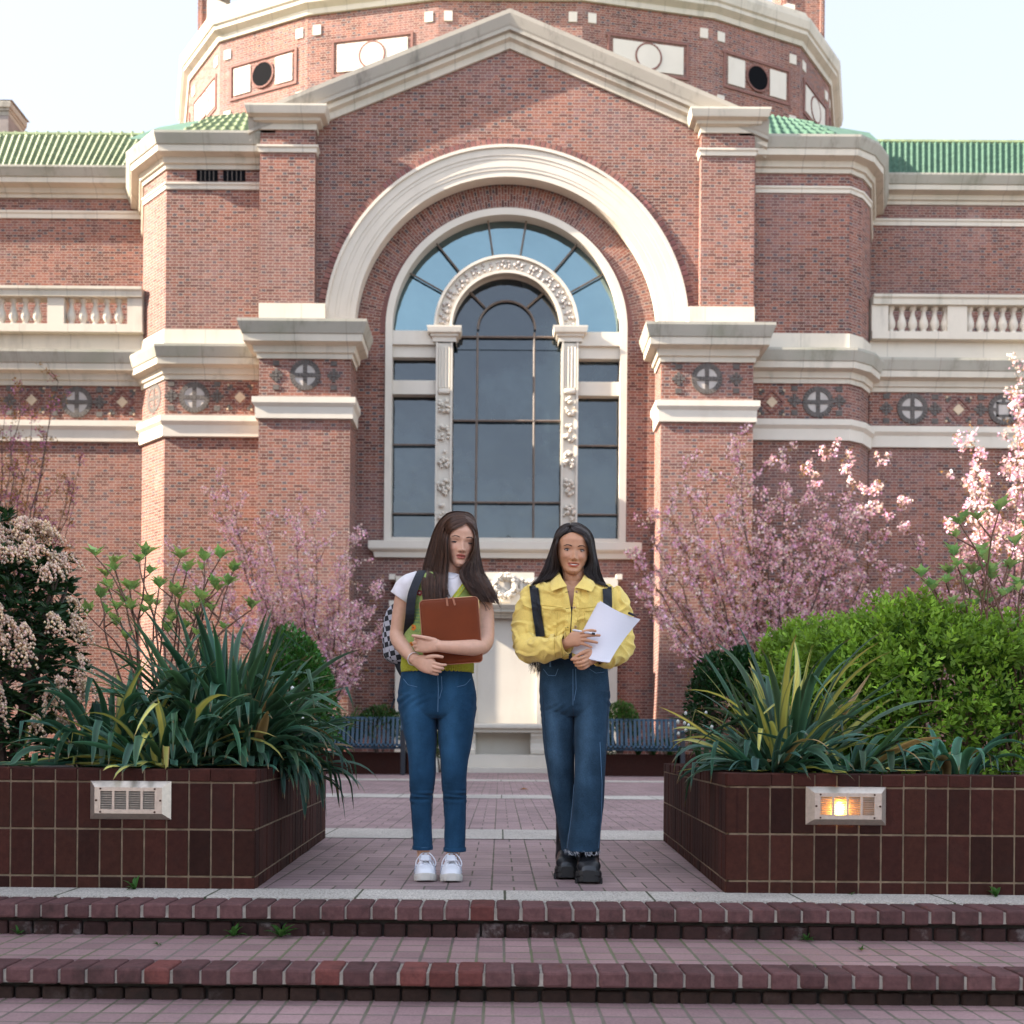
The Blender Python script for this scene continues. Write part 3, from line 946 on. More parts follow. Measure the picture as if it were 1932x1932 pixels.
for i in range(len(ringp) - 1):
    a, b = Vector((*ringp[i], 0)), Vector((*ringp[i + 1], 0))
    d = (b - a); L = d.length; d.normalize()
    nn = Vector((d.y, -d.x, 0))
    M = Matrix(((d.x, -nn.x, 0, a.x), (d.y, -nn.y, 0, a.y), (0, 0, 1, 0), (0, 0, 0, 1)))
    f = abs(i - 4)                # 0 is the facet in the middle
    zc = 20.5
    hw, hh = min(1.15, L * .36), .47
    mb = MB()
    mb.cur = 0                    # dark brick surround, then pale blocks and a round disc, painted dark for an opening
    for x0, x1, z0, z1 in ((L / 2 - hw - .12, L / 2 + hw + .07, zc + hh, zc + hh + .07), (L / 2 - hw - .07, L / 2 + hw + .07, zc - hh - .07, zc - hh), (L / 2 - hw - .07, L / 2 - hw, zc - hh, zc + hh), (L / 2 + hw, L / 2 + hw + .07, zc - hh, zc + hh)):
        mb.box(x0, x1, -.035, .05, z0, z1, M=M)
    mb.cur = 1
    mb.box(L / 2 - hw * .92, L / 2 - hw * .40, -.03, .05, zc - hh * .85, zc + hh * .85, M=M)
    mb.box(L / 2 + hw * .40, L / 2 + hw * .92, -.03, .05, zc - hh * .85, zc + hh * .85, M=M)
    if f != 2: mb.box(L / 2 - hw * .42, L / 2 + hw * .42, -.028, .05, zc - hh * .85, zc + hh * .85, M=M)
    ro_ = .36
    mb.cur = 0
    for k in range(26):
        mb.box(-.04, .04, -.052, .05, ro_ - .01, ro_ + .04, M=M @ Matrix.Translation((L / 2, 0, zc)) @ Matrix.Rotation(2 * math.pi * k / 26, 4, 'Y'))
    mb.cur = 2 if f == 2 else 1  # near-black disc: shade of a recessed hole put into the colour
    mb.face([M @ Vector((L / 2 + ro_ * math.cos(2 * math.pi * k / 28), -.045, zc + ro_ * math.sin(2 * math.pi * k / 28))) for k in range(28)])
    mb.cur = 1
    for x in (.28, L - .28):
        for z in (zc + .90, zc - .95):
            mb.box(x - .12, x + .12, -.03, .05, z - .14, z + .14, M=M)
    mb.build('drum_panel', [M_FRAMEB, M_CLEAN, M_DARK], BLD)
# stair turrets rising beside the dome with a scroll buttress at their foot
for s, x0, x1 in ((-1, 373, 416), (1, 1474, 1556)):
    Yt = 34.0
    xa, xb = X_(x0, 40, Yt), X_(x1, 40, Yt)
    mb = MB()
    mb.cur = 0
    mb.box(xa, xb, Yt, Yt + 1.2, zdc1 - .6, zdc1 + 5)
    mb.box(xa + .06, xa + .16, Yt - .1, Yt, zdc1 - .6, zdc1 + 5); mb.box(xb - .16, xb - .06, Yt - .1, Yt, zdc1 - .6, zdc1 + 5)
    mb.cur = 1
    xm = xb if s < 0 else xa
    pr = [(0, 0), (1.5, 0), (1.4, .5), (1.05, .75), (1.0, 1.2), (.75, 1.6), (.3, 1.75), (0, 1.7)]
    f_ = [(xm + (-s) * (o * .8 - .3), Yt - .5, zdc1 - .2 + h) for o, h in pr]; g_ = [(x, Yt + .4, z) for x, _, z in f_]
    mb.ngon(f_); mb.ngon(g_[::-1])
    for k in range(len(f_)):
        j = (k + 1) % len(f_)
        mb.face([f_[k], f_[j], g_[j], g_[k]])
    mb.build('turret', [M_BRICK, M_CLEAN], BLD)
# ---------------------------------------------------------------- ground, paving, steps
def struct(o): o['kind'] = 'structure'; return o
def gs(y, h=CAMZ): return F * h / (y - CY)           # depth of a ground point seen at height y on the picture's axis
Y_STRIP0, Y_STRIP1, Y_NOSE = gs(1682), gs(1699), gs(1712)
ZT, ZL = -.118, -.222
H2 = CAMZ - ZT
Y_T0, Y_T1, Y_T2 = gs(1770, H2), gs(1816, H2), gs(1834, H2)

def paver_mat(name, sx, sy, ox=0.0, oy=0.0, weave=False, moss=.5, base=((.105, .048, .050), (.15, .068, .066), (.125, .055, .06))):
    n = NT(name)
    px, py, pz = n.xyz(n.geo('Position'))
    x = n.math('DIVIDE', n.math('ADD', px, 50 - ox), sx); y = n.math('DIVIDE', n.math('ADD', py, 50 - oy), sy)
    cx, cy = n.math('FLOOR', x), n.math('FLOOR', y)
    fx, fy = n.math('FRACT', x), n.math('FRACT', y)
    if weave:
        par = n.math('MODULO', n.math('ADD', cx, cy), 2.0)
        hx = n.math('FRACT', n.math('MULTIPLY', fx, 2.0)); hy = n.math('FRACT', n.math('MULTIPLY', fy, 2.0))
        ix = n.math('FLOOR', n.math('MULTIPLY', fx, 2.0)); iy = n.math('FLOOR', n.math('MULTIPLY', fy, 2.0))
        inv = n.math('SUBTRACT', 1.0, par)
        ux = n.math('ADD', n.math('MULTIPLY', par, hx), n.math('MULTIPLY', inv, fx))
        uy = n.math('ADD', n.math('MULTIPLY', par, fy), n.math('MULTIPLY', inv, hy))
        lx = n.math('SUBTRACT', sx, n.math('MULTIPLY', par, sx / 2)); ly = n.math('SUBTRACT', sy, n.math('MULTIPLY', inv, sy / 2))
        rid = n.white(n.vec(n.math('ADD', n.math('MULTIPLY', cx, 2.0), n.math('MULTIPLY', par, ix)), n.math('ADD', n.math('MULTIPLY', cy, 2.0), n.math('MULTIPLY', inv, iy)), 1.0))
        ddx = n.math('MULTIPLY', n.math('MINIMUM', ux, n.math('SUBTRACT', 1.0, ux)), lx)
        ddy = n.math('MULTIPLY', n.math('MINIMUM', uy, n.math('SUBTRACT', 1.0, uy)), ly)
    else:
        rid = n.white(n.vec(cx, cy, 1.0))
        ddx = n.math('MULTIPLY', n.math('MINIMUM', fx, n.math('SUBTRACT', 1.0, fx)), sx)
        ddy = n.math('MULTIPLY', n.math('MINIMUM', fy, n.math('SUBTRACT', 1.0, fy)), sy)
    wob = n.math('MULTIPLY', n.math('SUBTRACT', n.noise(14, 3, n.geo('Position')), .5), .008)
    d = n.math('ADD', n.math('MINIMUM', ddx, ddy), wob)
    mort = n.math('SUBTRACT', 1.0, n.smooth(d, .0018 if weave else .0028, .005 if weave else .0068))
    c = n.ramp(rid, [(0, base[0]), (.5, base[1]), (1, base[2])])
    c = n.mix(1.0, c, n.ramp(n.noise(1.2, 5, n.geo('Position')), [(.3, .75), (.7, 1.25)]), 'MULTIPLY')
    c = n.mix(1.0, c, n.ramp(n.noise(120, 3, n.geo('Position')), [(.3, .85), (.7, 1.15)]), 'MULTIPLY')
    ms = n.smooth(n.noise(2.2, 5, n.geo('Position')), .38, .56)
    jc = n.mix(n.math('MULTIPLY', ms, moss), n.mix(n.noise(3.0, 3, n.geo('Position')), (.030, .024, .022), (.09, .075, .065) if weave else (.27, .225, .185)), (.09, .115, .028))
    c = n.mix(mort, c, jc)
    h = n.math('ADD', n.math('MULTIPLY', n.math('SUBTRACT', 1.0, mort), .7), n.math('MULTIPLY', n.noise(60, 4, n.geo('Position')), .25))
    h = n.math('ADD', h, n.math('MULTIPLY', rid, .35))
    n.bump(h, .5, .006)
    return n.fin(c, .62, Specular_IOR_Level=.45)

M_PAVE = paver_mat('basket_paving', .19, .19, weave=True, moss=.35, base=((.22, .148, .150), (.31, .21, .208), (.255, .17, .174)))  # paving and treads lightened in colour to stand for overhead skylight
M_TREAD = paver_mat('tread_paving', .0945, .111, ox=.03, oy=Y_T1, moss=.6, base=((.21, .125, .124), (.30, .185, .18), (.25, .152, .152)))
M_LOWPAVE = paver_mat('lower_paving', .0905, .111, ox=.0, oy=Y_T2 + .02, moss=.35, base=((.21, .13, .13), (.30, .188, .185), (.25, .155, .158)))

def granite_mat(name, joint=.58, ox=0.0):
    n = NT(name)
    pos = n.geo('Position'); px, py, pz = n.xyz(pos)
    c = n.ramp(n.noise(140, 3, pos), [(.32, (.20, .175, .15)), (.5, (.44, .395, .345)), (.7, (.60, .56, .50))])
    c = n.mix(1.0, c, n.ramp(n.noise(1.6, 4, pos), [(.3, .8), (.7, 1.15)]), 'MULTIPLY')
    fj = n.math('FRACT', n.math('DIVIDE', n.math('ADD', px, 50 - ox), joint))
    dj = n.math('ADD', n.math('MULTIPLY', n.math('MINIMUM', fj, n.math('SUBTRACT', 1.0, fj)), joint), n.math('MULTIPLY', n.math('SUBTRACT', n.noise(20, 2, pos), .5), .006))
    m = n.math('SUBTRACT', 1.0, n.smooth(dj, .003, .007))
    c = n.mix(m, c, n.mix(n.noise(6, 2, pos), (.05, .045, .035), (.05, .065, .02)))
    n.bump(n.noise(120, 3, pos), .2, .003)
    return n.fin(c, .75)
M_GRAN = granite_mat('granite_strip', .585, ox=.30)

def sheet(name, x0, x1, y0, y1, z, mat):
    m = MB(); m.face([(x0, y0, z), (x1, y0, z), (x1, y1, z), (x0, y1, z)])
    return struct(m.build(name, mat))
sheet('ground', -400, 400, -400, 600, -.75, simple('far_ground', (.16, .13, .11), .9, (.2, .2)))
m = MB(); m.box(-12, 12, -14, Y_T2 + .12, -.74, ZL); struct(m.build('lower_path', M_LOWPAVE))
m = MB(); m.box(-13.5, 14, Y_STRIP1 + .02, 24.9, -.74, 0.0); struct(m.build('plaza', M_PAVE))
for a, b in ((gs(1584), gs(1566)), (gs(1507), gs(1500)), (gs(1474.5), gs(1471.3))):
    sheet('paving_strip', -13.5, 14, a, b, .004, M_GRAN)
m = MB(); m.box(-12, 12, Y_STRIP1, Y_STRIP0, -.2, .005); struct(m.build('granite_kerb', M_GRAN))

# real bricks: bevelled blocks with their own tone, on a mortar bed
def brick_mat(name, col, rough=.85, dirt=.5, dirtc=(.02, .016, .013), lime=.0):
    n = NT(name)
    pos = n.geo('Position')
    c = n.mix(1.0, col, n.attr('tint'), 'MULTIPLY')
    c = n.mix(1.0, c, n.ramp(n.noise(40, 5, pos, .7), [(.3, .75), (.7, 1.25)]), 'MULTIPLY')
    c = n.mix(n.math('MULTIPLY', n.smooth(n.noise(7, 5, pos, .65), .48, .72), dirt), c, dirtc)
    if lime: c = n.mix(n.math('MULTIPLY', n.smooth(n.noise(5.5, 6, pos, .7), .56, .70), lime), c, (.34, .30, .29))
    n.bump(n.noise(70, 4, pos), .35, .004)
    return n.fin(c, rough, Specular_IOR_Level=.18)
M_NOSE = brick_mat('nosing_brick', (.100, .047, .046), .8, .5)  # darkened in colour to stand for weaker light on upright faces
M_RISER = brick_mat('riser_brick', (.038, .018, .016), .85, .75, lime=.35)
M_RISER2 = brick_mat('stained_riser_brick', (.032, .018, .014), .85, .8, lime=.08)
M_MORT = simple('mortar', (.27, .235, .20), .9, (30, .35), bump=(80, .4, .004))
M_MORTD = simple('dark_mortar', (.03, .026, .022), .95, (20, .4), bump=(60, .5, .006))

def brick_row(mb, x0, x1, w, y0, y1, z0, z1, bev=.006, jit=.003, red=0.0, redrun=None, gap=.008, tint=(.8, 1.25)):
    x = x0
    while x < x1:
        ww = w + rnd.uniform(-.004, .004)
        t = rnd.uniform(*tint)
        r_ = rnd.random()
        hot = r_ < red or (redrun and redrun[0] < x < redrun[1] and r_ < .5)
        mb.c = (t * (1.38 if hot else 1.0), t * (.96 if hot else 1.0), t * (.84 if hot else 1.0))
        dy, dz = rnd.uniform(-jit, jit), rnd.uniform(-jit, jit)
        M = Matrix.Translation((x + ww / 2, (y0 + y1) / 2 + dy, (z0 + z1) / 2 + dz * .7)) @ Matrix.Rotation(rnd.uniform(-.006, .006), 4, 'Y') @ Matrix.Rotation(rnd.uniform(-.008, .008), 4, 'Z')
        g = gap * rnd.uniform(.5, 1.4)
        mb.box(-ww / 2 + g / 2, ww / 2 - g / 2, -(y1 - y0) / 2, (y1 - y0) / 2, -(z1 - z0) / 2, (z1 - z0) / 2, bev=bev * rnd.uniform(.7, 1.6), M=M)
        x += ww
    mb.c = (1, 1, 1)

def step(name, zt, y_front, y_back, y_under, zb, w, red, hgt, redrun=None):
    st = empty(name, (0, y_front, zb)); struct(st)
    mb = MB(); brick_row(mb, -5.2, 5.2, w, y_front, y_back - .004, zt - hgt, zt + .003, bev=.007, red=red, redrun=redrun)
    mb.build('nosing', M_NOSE, st, smooth=False)
    mb = MB(); brick_row(mb, -5.25, 5.2, w, y_under, y_under + .09, zb - .01, zt - hgt - .014, bev=.008, jit=.004)
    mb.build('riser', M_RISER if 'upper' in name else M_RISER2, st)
    mb = MB()
    mb.box(-5.3, 5.3, y_front + .006, y_back, zt - hgt + .004, zt - .006)
    mb.build('mortar_bed', M_MORT, st)
    mb = MB(); mb.box(-5.3, 5.3, y_under + .02, y_back + .05, zb - .02, zt - hgt - .001)
    mb.build('backing', M_MORTD, st)
    return st
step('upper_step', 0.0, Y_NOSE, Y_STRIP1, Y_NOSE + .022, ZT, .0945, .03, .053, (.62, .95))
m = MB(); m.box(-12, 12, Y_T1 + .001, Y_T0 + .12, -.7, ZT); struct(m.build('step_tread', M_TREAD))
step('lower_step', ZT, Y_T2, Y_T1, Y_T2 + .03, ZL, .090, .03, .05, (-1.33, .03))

# ---------------------------------------------------------------- brick planters in front
M_PLB = brick_mat('planter_brick', (.036, .0110, .0072), .85, .35, (.03, .015, .012))  # base darkened: shade of the upright faces put into the colour
M_SOIL = simple('planter_soil', (.028, .02, .014), .95, (30, .5), bump=(25, .8, .05))
YPL0, YPL1 = F / 458, F / 295
PH = .497
def planter(s):
    c0 = P(481, 1680, YPL0) if s < 0 else P(1368, 1686, YPL0)
    c1 = P(614, 1580, YPL1) if s < 0 else P(1251.5, 1588, YPL1)
    ex = -3.3 if s < 0 else 3.5
    root = empty('brick_planter', (c0.x, YPL0, 0))
    tag(root, 'low dark brick planter left of the path with unlit louvred lamp' if s < 0 else 'low dark brick planter right of the path with glowing louvred lamp', 'planter', 'brick planters beside the path')
    rowsz = [(0.002, .050), (.058, .244), (.252, .438)]
    bw = .0925
    mb, cp, mo = MB(), MB(), MB()
    def run(a, b, depth_dir, t0=0):
        a, b = Vector((a[0], a[1], 0)), Vector((b[0], b[1], 0))
        d = b - a; L = d.length; d.normalize()
        nn = Vector((d.y, -d.x, 0))          # outwards
        M0 = Matrix(((d.x, -nn.x, 0, a.x), (d.y, -nn.y, 0, a.y), (0, 0, 1, 0), (0, 0, 0, 1)))
        n = int(round(L / bw)); w = L / n
        for k in range(n):
            for z0, z1 in rowsz:
                t = rnd.uniform(.6, 1.5); mb.c = (t, t * rnd.uniform(.92, 1.06), t)
                j = rnd.uniform(-.0015, .0015)
                mb.box(k * w + .0035, (k + 1) * w - .0035, j, .055, z0, z1, bev=.003, M=M0)
            t = rnd.uniform(.8, 1.5); cp.c = (t, t * .95, t)
            cp.box(k * w + .003, (k + 1) * w - .003, rnd.uniform(-.005, .002), .185, .446, PH + rnd.uniform(-.002, .002), bev=.004, M=M0)
        mo.box(.016, L - .016, .004, .165, 0.0, PH - .005, M=M0)
    if s < 0:
        run((ex, YPL0), (c0.x, YPL0), 1); run((c0.x, YPL0 + .0), (c1.x, YPL1), 1)
    else:
        run((c1.x, YPL1), (c0.x, YPL0), 1); run((c0.x, YPL0), (ex, YPL0), 1)
    # the back and outer sides
    xb0, xb1 = sorted((c1.x, ex))
    mo.box(xb0, xb1, YPL1 - .18, YPL1 - .002, 0, PH - .01)
    mb.build('wall', M_PLB, root); cp.build('coping', M_PLB, root); mo.build('mortar', simple('planter_mortar', (.17, .12, .075), .9, (25, .4)), root)
    so = MB()
    nx, ny = 24, 16
    a = (ex, YPL0 + .1); 
    rows = []
    for j in range(ny + 1):
        v = j / ny
        xin = c0.x + (c1.x - c0.x) * v
        xo = ex
        x0_, x1_ = (xo, xin - .1) if s < 0 else (xin + .1, xo)
        rows.append([(x0_ + (x1_ - x0_) * i / nx, YPL0 + .1 + (YPL1 - YPL0 - .15) * v, .44 + .04 * mnoise.noise((i * .7, j * .7, s))) for i in range(nx + 1)])
    so.grid(rows); so.build('soil', M_SOIL, root, smooth=True)
    return root
planter(-1); planter(1)

# louvred wall lamps
M_STEEL = simple('brushed_steel', (.66, .58, .50), .38, (60, .12), Metallic=.85)
M_STEELD = simple('lamp_recess', (.22, .25, .30), .6, None)  # pale blue sky reflection painted into the recess colour
def bulb_mat():
    n = NT('lit_bulb')
    n.fin((1, .8, .4), .4, Emission_Color=(1.0, .62, .18, 1), Emission_Strength=28.0)
    return n.m
M_BULB = bulb_mat()
M_AMBER = simple('recess_glow', (.75, .48, .16), .5, (30, .2))  # warm glow of the bulb put into the lit lamp's recess colour
def lamp(x0, y0, x1, y1, lit, label):
    a, b = P(x0, y1, YPL0 - .004), P(x1, y0, YPL0 - .004)
    w, h = b.x - a.x, b.z - a.z
    root = empty('wall_lamp', ((a.x + b.x) / 2, YPL0, a.z))
    tag(root, label, 'wall lamp', 'louvred lamps on the planters')
    M = Matrix.Translation((a.x, YPL0 - .002, a.z))
    bx, bz, dp = w * .085, h * .16, .030
    m = MB()
    o = [(0, 0, 0), (w, 0, 0), (w, 0, h), (0, 0, h)]
    i_ = [(bx, -dp, bz), (w - bx, -dp, bz), (w - bx, -dp, h - bz), (bx, -dp, h - bz)]
    for k in range(4):
        j = (k + 1) % 4
        m.face([M @ Vector(o[k]), M @ Vector(o[j]), M @ Vector(i_[j]), M @ Vector(i_[k])])
    # face plate with four openings
    gx = [w * t for t in (.157, .30, .33, .475, .505, .65, .68, .825)]
    gz0, gz1 = h * .26, h * .74
    y0_, y1_ = -dp - .001, -dp + .002
    m.box(bx, w - bx, y0_, y1_, bz, gz0, M=M); m.box(bx, w - bx, y0_, y1_, gz1, h - bz, M=M)
    edges = [bx] + gx + [w - bx]
    for k in range(0, len(edges), 2): m.box(edges[k], edges[k + 1], y0_, y1_, gz0, gz1, M=M)
    m.build('bezel', M_STEEL, root)
    m = MB()
    for k in range(0, 8, 2):
        for q in range(8):
            zc = gz0 + (gz1 - gz0) * (q + .5) / 8
            m.box(gx[k], gx[k + 1], -.0065, .0065, -.0012, .0012, M=M @ Matrix.Translation((0, -dp + .005, zc)) @ Matrix.Rotation(R(38), 4, 'X'))
    m.build('louvre', M_STEEL, root)
    m = MB(); m.box(bx + .004, w - bx - .004, -.004, .0, bz, h - bz, M=M); m.build('recess', M_AMBER if lit else M_STEELD, root)
    m = MB()
    for px_ in (.105, .895):
        bm = bmesh.new(); bmesh.ops.create_cone(bm, cap_ends=True, segments=10, radius1=.0045, radius2=.0045, depth=.004)
        m.add_bm(bm, M @ Matrix.Translation((w * px_, -dp - .002, h * .5)) @ Matrix.Rotation(R(90), 4, 'X'))
    for px_, pz_ in ((.157, .2), (.825, .2), (.157, .8), (.825, .8)):
        bm = bmesh.new(); bmesh.ops.create_cone(bm, cap_ends=True, segments=10, radius1=.004, radius2=.004, depth=.003)
        m.add_bm(bm, M @ Matrix.Translation((w * px_, -dp - .002, h * pz_)) @ Matrix.Rotation(R(90), 4, 'X'))
    m.build('screw', simple('rusty_screw', (.06, .025, .012), .8, None), root)
    if lit:
        bm = bmesh.new(); bmesh.ops.create_uvsphere(bm, u_segments=16, v_segments=10, radius=.018)
        m = MB(); m.add_bm(bm, M @ Matrix.Translation((w * .415, -.012, h * .48)) @ Matrix.Diagonal((1.0, .55, 1.5, 1)))
        m.build('bulb', M_BULB, root, smooth=True)
    return root
lamp(170, 1474, 323, 1545, False, 'unlit steel louvred lamp on the left planter, its recess coloured like reflected pale blue sky')
lamp(1520, 1485, 1672, 1556, True, 'glowing steel louvred lamp with a yellow bulb on the right planter')

# ---------------------------------------------------------------- far side of the plaza: low walls, benches, stone fountain
YB = F / 98.0
def far_planter(x0, x1, label):
    r_ = empty('brick_planter', ((x0 + x1) / 2, YB + .4, 0)); tag(r_, label, 'planter', 'brick planters under the facade')
    m = MB(); m.box(x0, x1, YB + .4, YB + .6, 0, .42); m.box(x0, x1, YL - .5, YL - .3, 0, .42); m.box(x0, x0 + .2, YB + .601, YL - .501, 0, .42); m.box(x1 - .2, x1, YB + .601, YL - .501, 0, .42)
    m.build('wall', M_PLB, r_)
    m = MB(); m.box(x0 + .201, x1 - .201, YB + .601, YL - .501, .1, .38); m.build('soil', M_SOIL, r_)
far_planter(P(150, 0, YB).x, P(800, 0, YB).x, 'long low dark brick planter behind the left blue bench')
far_planter(P(1139, 0, YB).x, P(1850, 0, YB).x, 'long low dark brick planter behind the right blue bench')

M_BLUE = simple('blue_painted_steel', (.008, .038, .068), .45, (30, .1))
M_BLKM = simple('black_painted_steel', (.012, .014, .02), .45, None)
def bench(x0, x1, label):
    a, b = P(x0, 1400, YB).x, P(x1, 1400, YB).x
    root = empty('slatted_bench', ((a + b) / 2, YB, 0)); tag(root, label, 'bench', 'blue slatted benches')
    prof = [(.30, 1.12), (.285, 1.13), (.27, 1.11), (.20, .80), (.16, .66), (.11, .60), (.02, .585), (-.18, .60), (-.235, .59), (-.255, .56), (-.24, .525)]
    m = MB()
    n = int((b - a - .12) / .0873); w = .052
    for k in range(n):
        x = a + .07 + (b - a - .14) * (k + .5) / n
        L = [[(x - w / 2, YB + .2 + y, z), (x + w / 2, YB + .2 + y, z)] for y, z in prof]
        m.grid([[p for p in r_] for r_ in L])
        L2 = [[(x - w / 2, YB + .2 + y + .012, z - .006), (x + w / 2, YB + .2 + y + .012, z - .006)] for y, z in prof]
        m.grid(L2, flip=True)
        m.tube([(x - w / 2, YB - .05, .565), (x + w / 2, YB - .05, .565)], .026, 8)
    m.build('slat_seat', M_BLUE, root, smooth=False)
    m = MB()
    m.box(a + .04, b - .04, YB + .47, YB + .51, 1.085, 1.125, bev=.008); m.box(a + .04, b - .04, YB + .33, YB + .37, .56, .60, bev=.006); m.box(a + .04, b - .04, YB - .02, YB + .02, .50, .545, bev=.006)
    m.build('rail', M_BLUE, root)
    for x in (a, b - .09):
        m = MB()
        m.box(x, x + .09, YB - .06, YB + .02, 0, .86, bev=.008); m.box(x, x + .09, YB + .40, YB + .48, 0, .60, bev=.008); m.box(x, x + .09, YB + .02, YB + .40, .46, .53)
        m.build('leg', M_BLKM, root)
        m = MB(); m.box(x - .01, x + .10, YB - .08, YB + .44, .86, .90, bev=.012); m.build('armrest', M_BLUE, root)
bench(572, 765, 'blue steel slatted bench left of the stone fountain')
bench(1106, 1292, 'blue steel slatted bench right of the stone fountain')

FOU = empty('stone_fountain', (0.1, 23.5, 0)); tag(FOU, 'pale stone wall fountain with carved wreath and bench shelf under the window', 'fountain')
def fbox(name, x0, x1, y0, y1, Ya, Yb, mat=None, bev=0.0):
    a, b = P(x0, y1, Ya), P(x1, y0, Ya)
    m = MB(); m.box(a.x, b.x, Ya, Yb, max(a.z, -.05) if y1 < 1455 else -.02, b.z, bev=bev)
    return m.build(name, mat or M_CLEAN, FOU)
fbox('backdrop', 744, 1166, 1090, 1458, 24.35, 24.78)
for x in (734, 1163):
    for y in (1083, 1133):
        fbox('corner_block', x, x + 11, y, y + 10, 24.33, 24.78)
fbox('wreath_panel', 900, 1008, 1080, 1141, 24.10, 24.34)
a, b = P(884, 0, 24.0), P(1026, 0, 24.0)
m = MB(); sweep(m, [(a.x, 24.34), (a.x, 24.05), (b.x, 24.05), (b.x, 24.34)], P(0, 1158, 24).z, P(955, 1141, 24).z, .28, CORN); m.box(a.x - .2, b.x + .2, 23.85, 24.3, P(955, 1141, 24).z - .03, P(955, 1141, 24).z + .002); m.build('ledge', M_CORN, FOU)
fbox('panel', 898, 1016, 1160, 1366, 24.22, 24.34, bev=.02)
fbox('panel_frame', 1012, 1022, 1160, 1366, 24.15, 24.34); fbox('panel_frame', 884, 900, 1160, 1366, 24.15, 24.34)
fbox('seat_slab', 872, 1040, 1366, 1374, 23.0, 24.2, bev=.03)
a, b = P(878, 1381, 23.1), P(1034, 1374.5, 23.1)
fbox('slab_moulding', 878, 1034, 1374.6, 1381, 23.1, 24.2)
fbox('seat_panel', 890, 1006, 1381.5, 1425, 23.6, 24.2)
for x0, x1 in ((872, 897), (1001, 1026)):
    a, b = P(x0, 1424, 23.15), P(x1, 1381.5, 23.15)
    m = MB()
    h = b.z - a.z
    prof = [(0, 0), (-.08, .02), (-.09, .10), (.0, .14), (.05, .25), (.02, h * .7), (-.04, h * .85), (-.03, h), ]
    f_ = [[(a.x, 23.2 + o, a.z + z), (b.x, 23.2 + o, a.z + z)] for o, z in prof]
    m.grid(f_); m.ngon([r_[0] for r_ in f_] + [(a.x, 24.2, b.z), (a.x, 24.2, a.z)]); m.ngon([r_[1] for r_ in f_][::-1] + [(b.x, 24.2, a.z), (b.x, 24.2, b.z)])
    m.build('scroll_leg', M_CLEAN, FOU)
fbox('plinth', 800, 1110, 1425, 1450, 22.95, 24.3)
fbox('plinth_step', 780, 1130, 1450, 1460, 22.6, 24.3)
m = MB()
wc = P(954, 1106, 24.06)
for k in range(44):
    t = 2 * math.pi * k / 44
    for j in range(3):
        a2 = rnd.uniform(0, 6.28)
        rr = .225 + .062 * math.cos(a2)
        bm = bmesh.new(); bmesh.ops.create_icosphere(bm, subdivisions=1, radius=rnd.uniform(.035, .05))
        m.add_bm(bm, Matrix.Translation((wc.x + rr * math.cos(t), 24.06 - abs(math.sin(a2)) * .06, wc.z + rr * math.sin(t))))
for s in (-1, 1):
    for k in range(26):
        x = wc.x + s * rnd.uniform(.3, .62); z = wc.z + rnd.uniform(-.18, .2) - .1 * (abs(x - wc.x) - .3)
        bm = bmesh.new(); bmesh.ops.create_icosphere(bm, subdivisions=1, radius=rnd.uniform(.03, .06))
        m.add_bm(bm, Matrix.Translation((x, 24.08, z)) @ Matrix.Rotation(rnd.uniform(0, 3), 4, 'Y') @ Matrix.Diagonal((1.6, .8, .7, 1)))
m.box(wc.x - .2, wc.x + .12, 24.04, 24.1, wc.z - .38, wc.z - .27, bev=.03)
m.build('wreath', M_CLEAN, FOU, smooth=True)

# ---------------------------------------------------------------- the buildings beside and opposite, outside the picture (they shade the forecourt)
def block(name, label, x0, x1, y0, y1, h, wall, face):
    r_ = empty(name, ((x0 + x1) / 2, (y0 + y1) / 2, 0)); tag(r_, label, 'building')
    m = MB(); m.box(x0, x1, y0, y1, -.7, h); m.build('wall', wall, r_)
    m = MB(); m.box(x0 - .4, x1 + .4, y0 - .4, y1 + .4, h, h + .7); m.build('parapet', M_CORN, r_)
    mw, fr = MB(), MB()
    for q in range(int(h // 4)):
        z = 1.2 + q * 4.2
        if z + 2.4 > h: break
        if face == 'x':
            y = y0 + 2.2
            while y < y1 - 2: 
                mw.box(x1 - .05, x1 + .02, y, y + 1.5, z, z + 2.4); fr.box(x1, x1 + .1, y - .15, y + 1.65, z - .2, z - .01); fr.box(x1, x1 + .08, y - .15, y + 1.65, z + 2.41, z + 2.7); y += 3.4
        else:
            x = x0 + 2.2
            while x < x1 - 2:
                mw.box(x, x + 1.5, y1 - .05, y1 + .02, z, z + 2.4); fr.box(x - .15, x + 1.65, y1, y1 + .1, z - .2, z - .01); fr.box(x - .15, x + 1.65, y1, y1 + .08, z + 2.41, z + 2.7); x += 3.4
    mw.build('window', M_GLASS, r_); fr.build('window_trim', M_STONE, r_)
block('college_hall', 'tall brick hall left of the forecourt, outside the picture', -30, -14.5, -5, 19.0, 18.3, M_BRICK, 'x')
block('library_building', 'brick library block across the path, behind the camera', -26, 26, -46, -32, 14, M_STONE, 'y')
# ---------------------------------------------------------------- plants
rp = np.random.RandomState(11)
def clampc(c): return np.clip(c, 0.002, 1.0)

M_STRAP = leafmat('strap_leaf', .45, .22, spec=.28)
M_LEAF = leafmat('small_leaf', .5, .35)
M_BOX = leafmat('glossy_leaf', .4, .18, spec=.28)
M_PETAL = leafmat('petal', .7, .35, spec=.1)
M_BARK = simple('bark', (.075, .048, .038), .9, (30, .4), bump=(40, .5, .01))
M_TWIG = simple('brown_stem', (.15, .075, .05), .8, (30, .3))

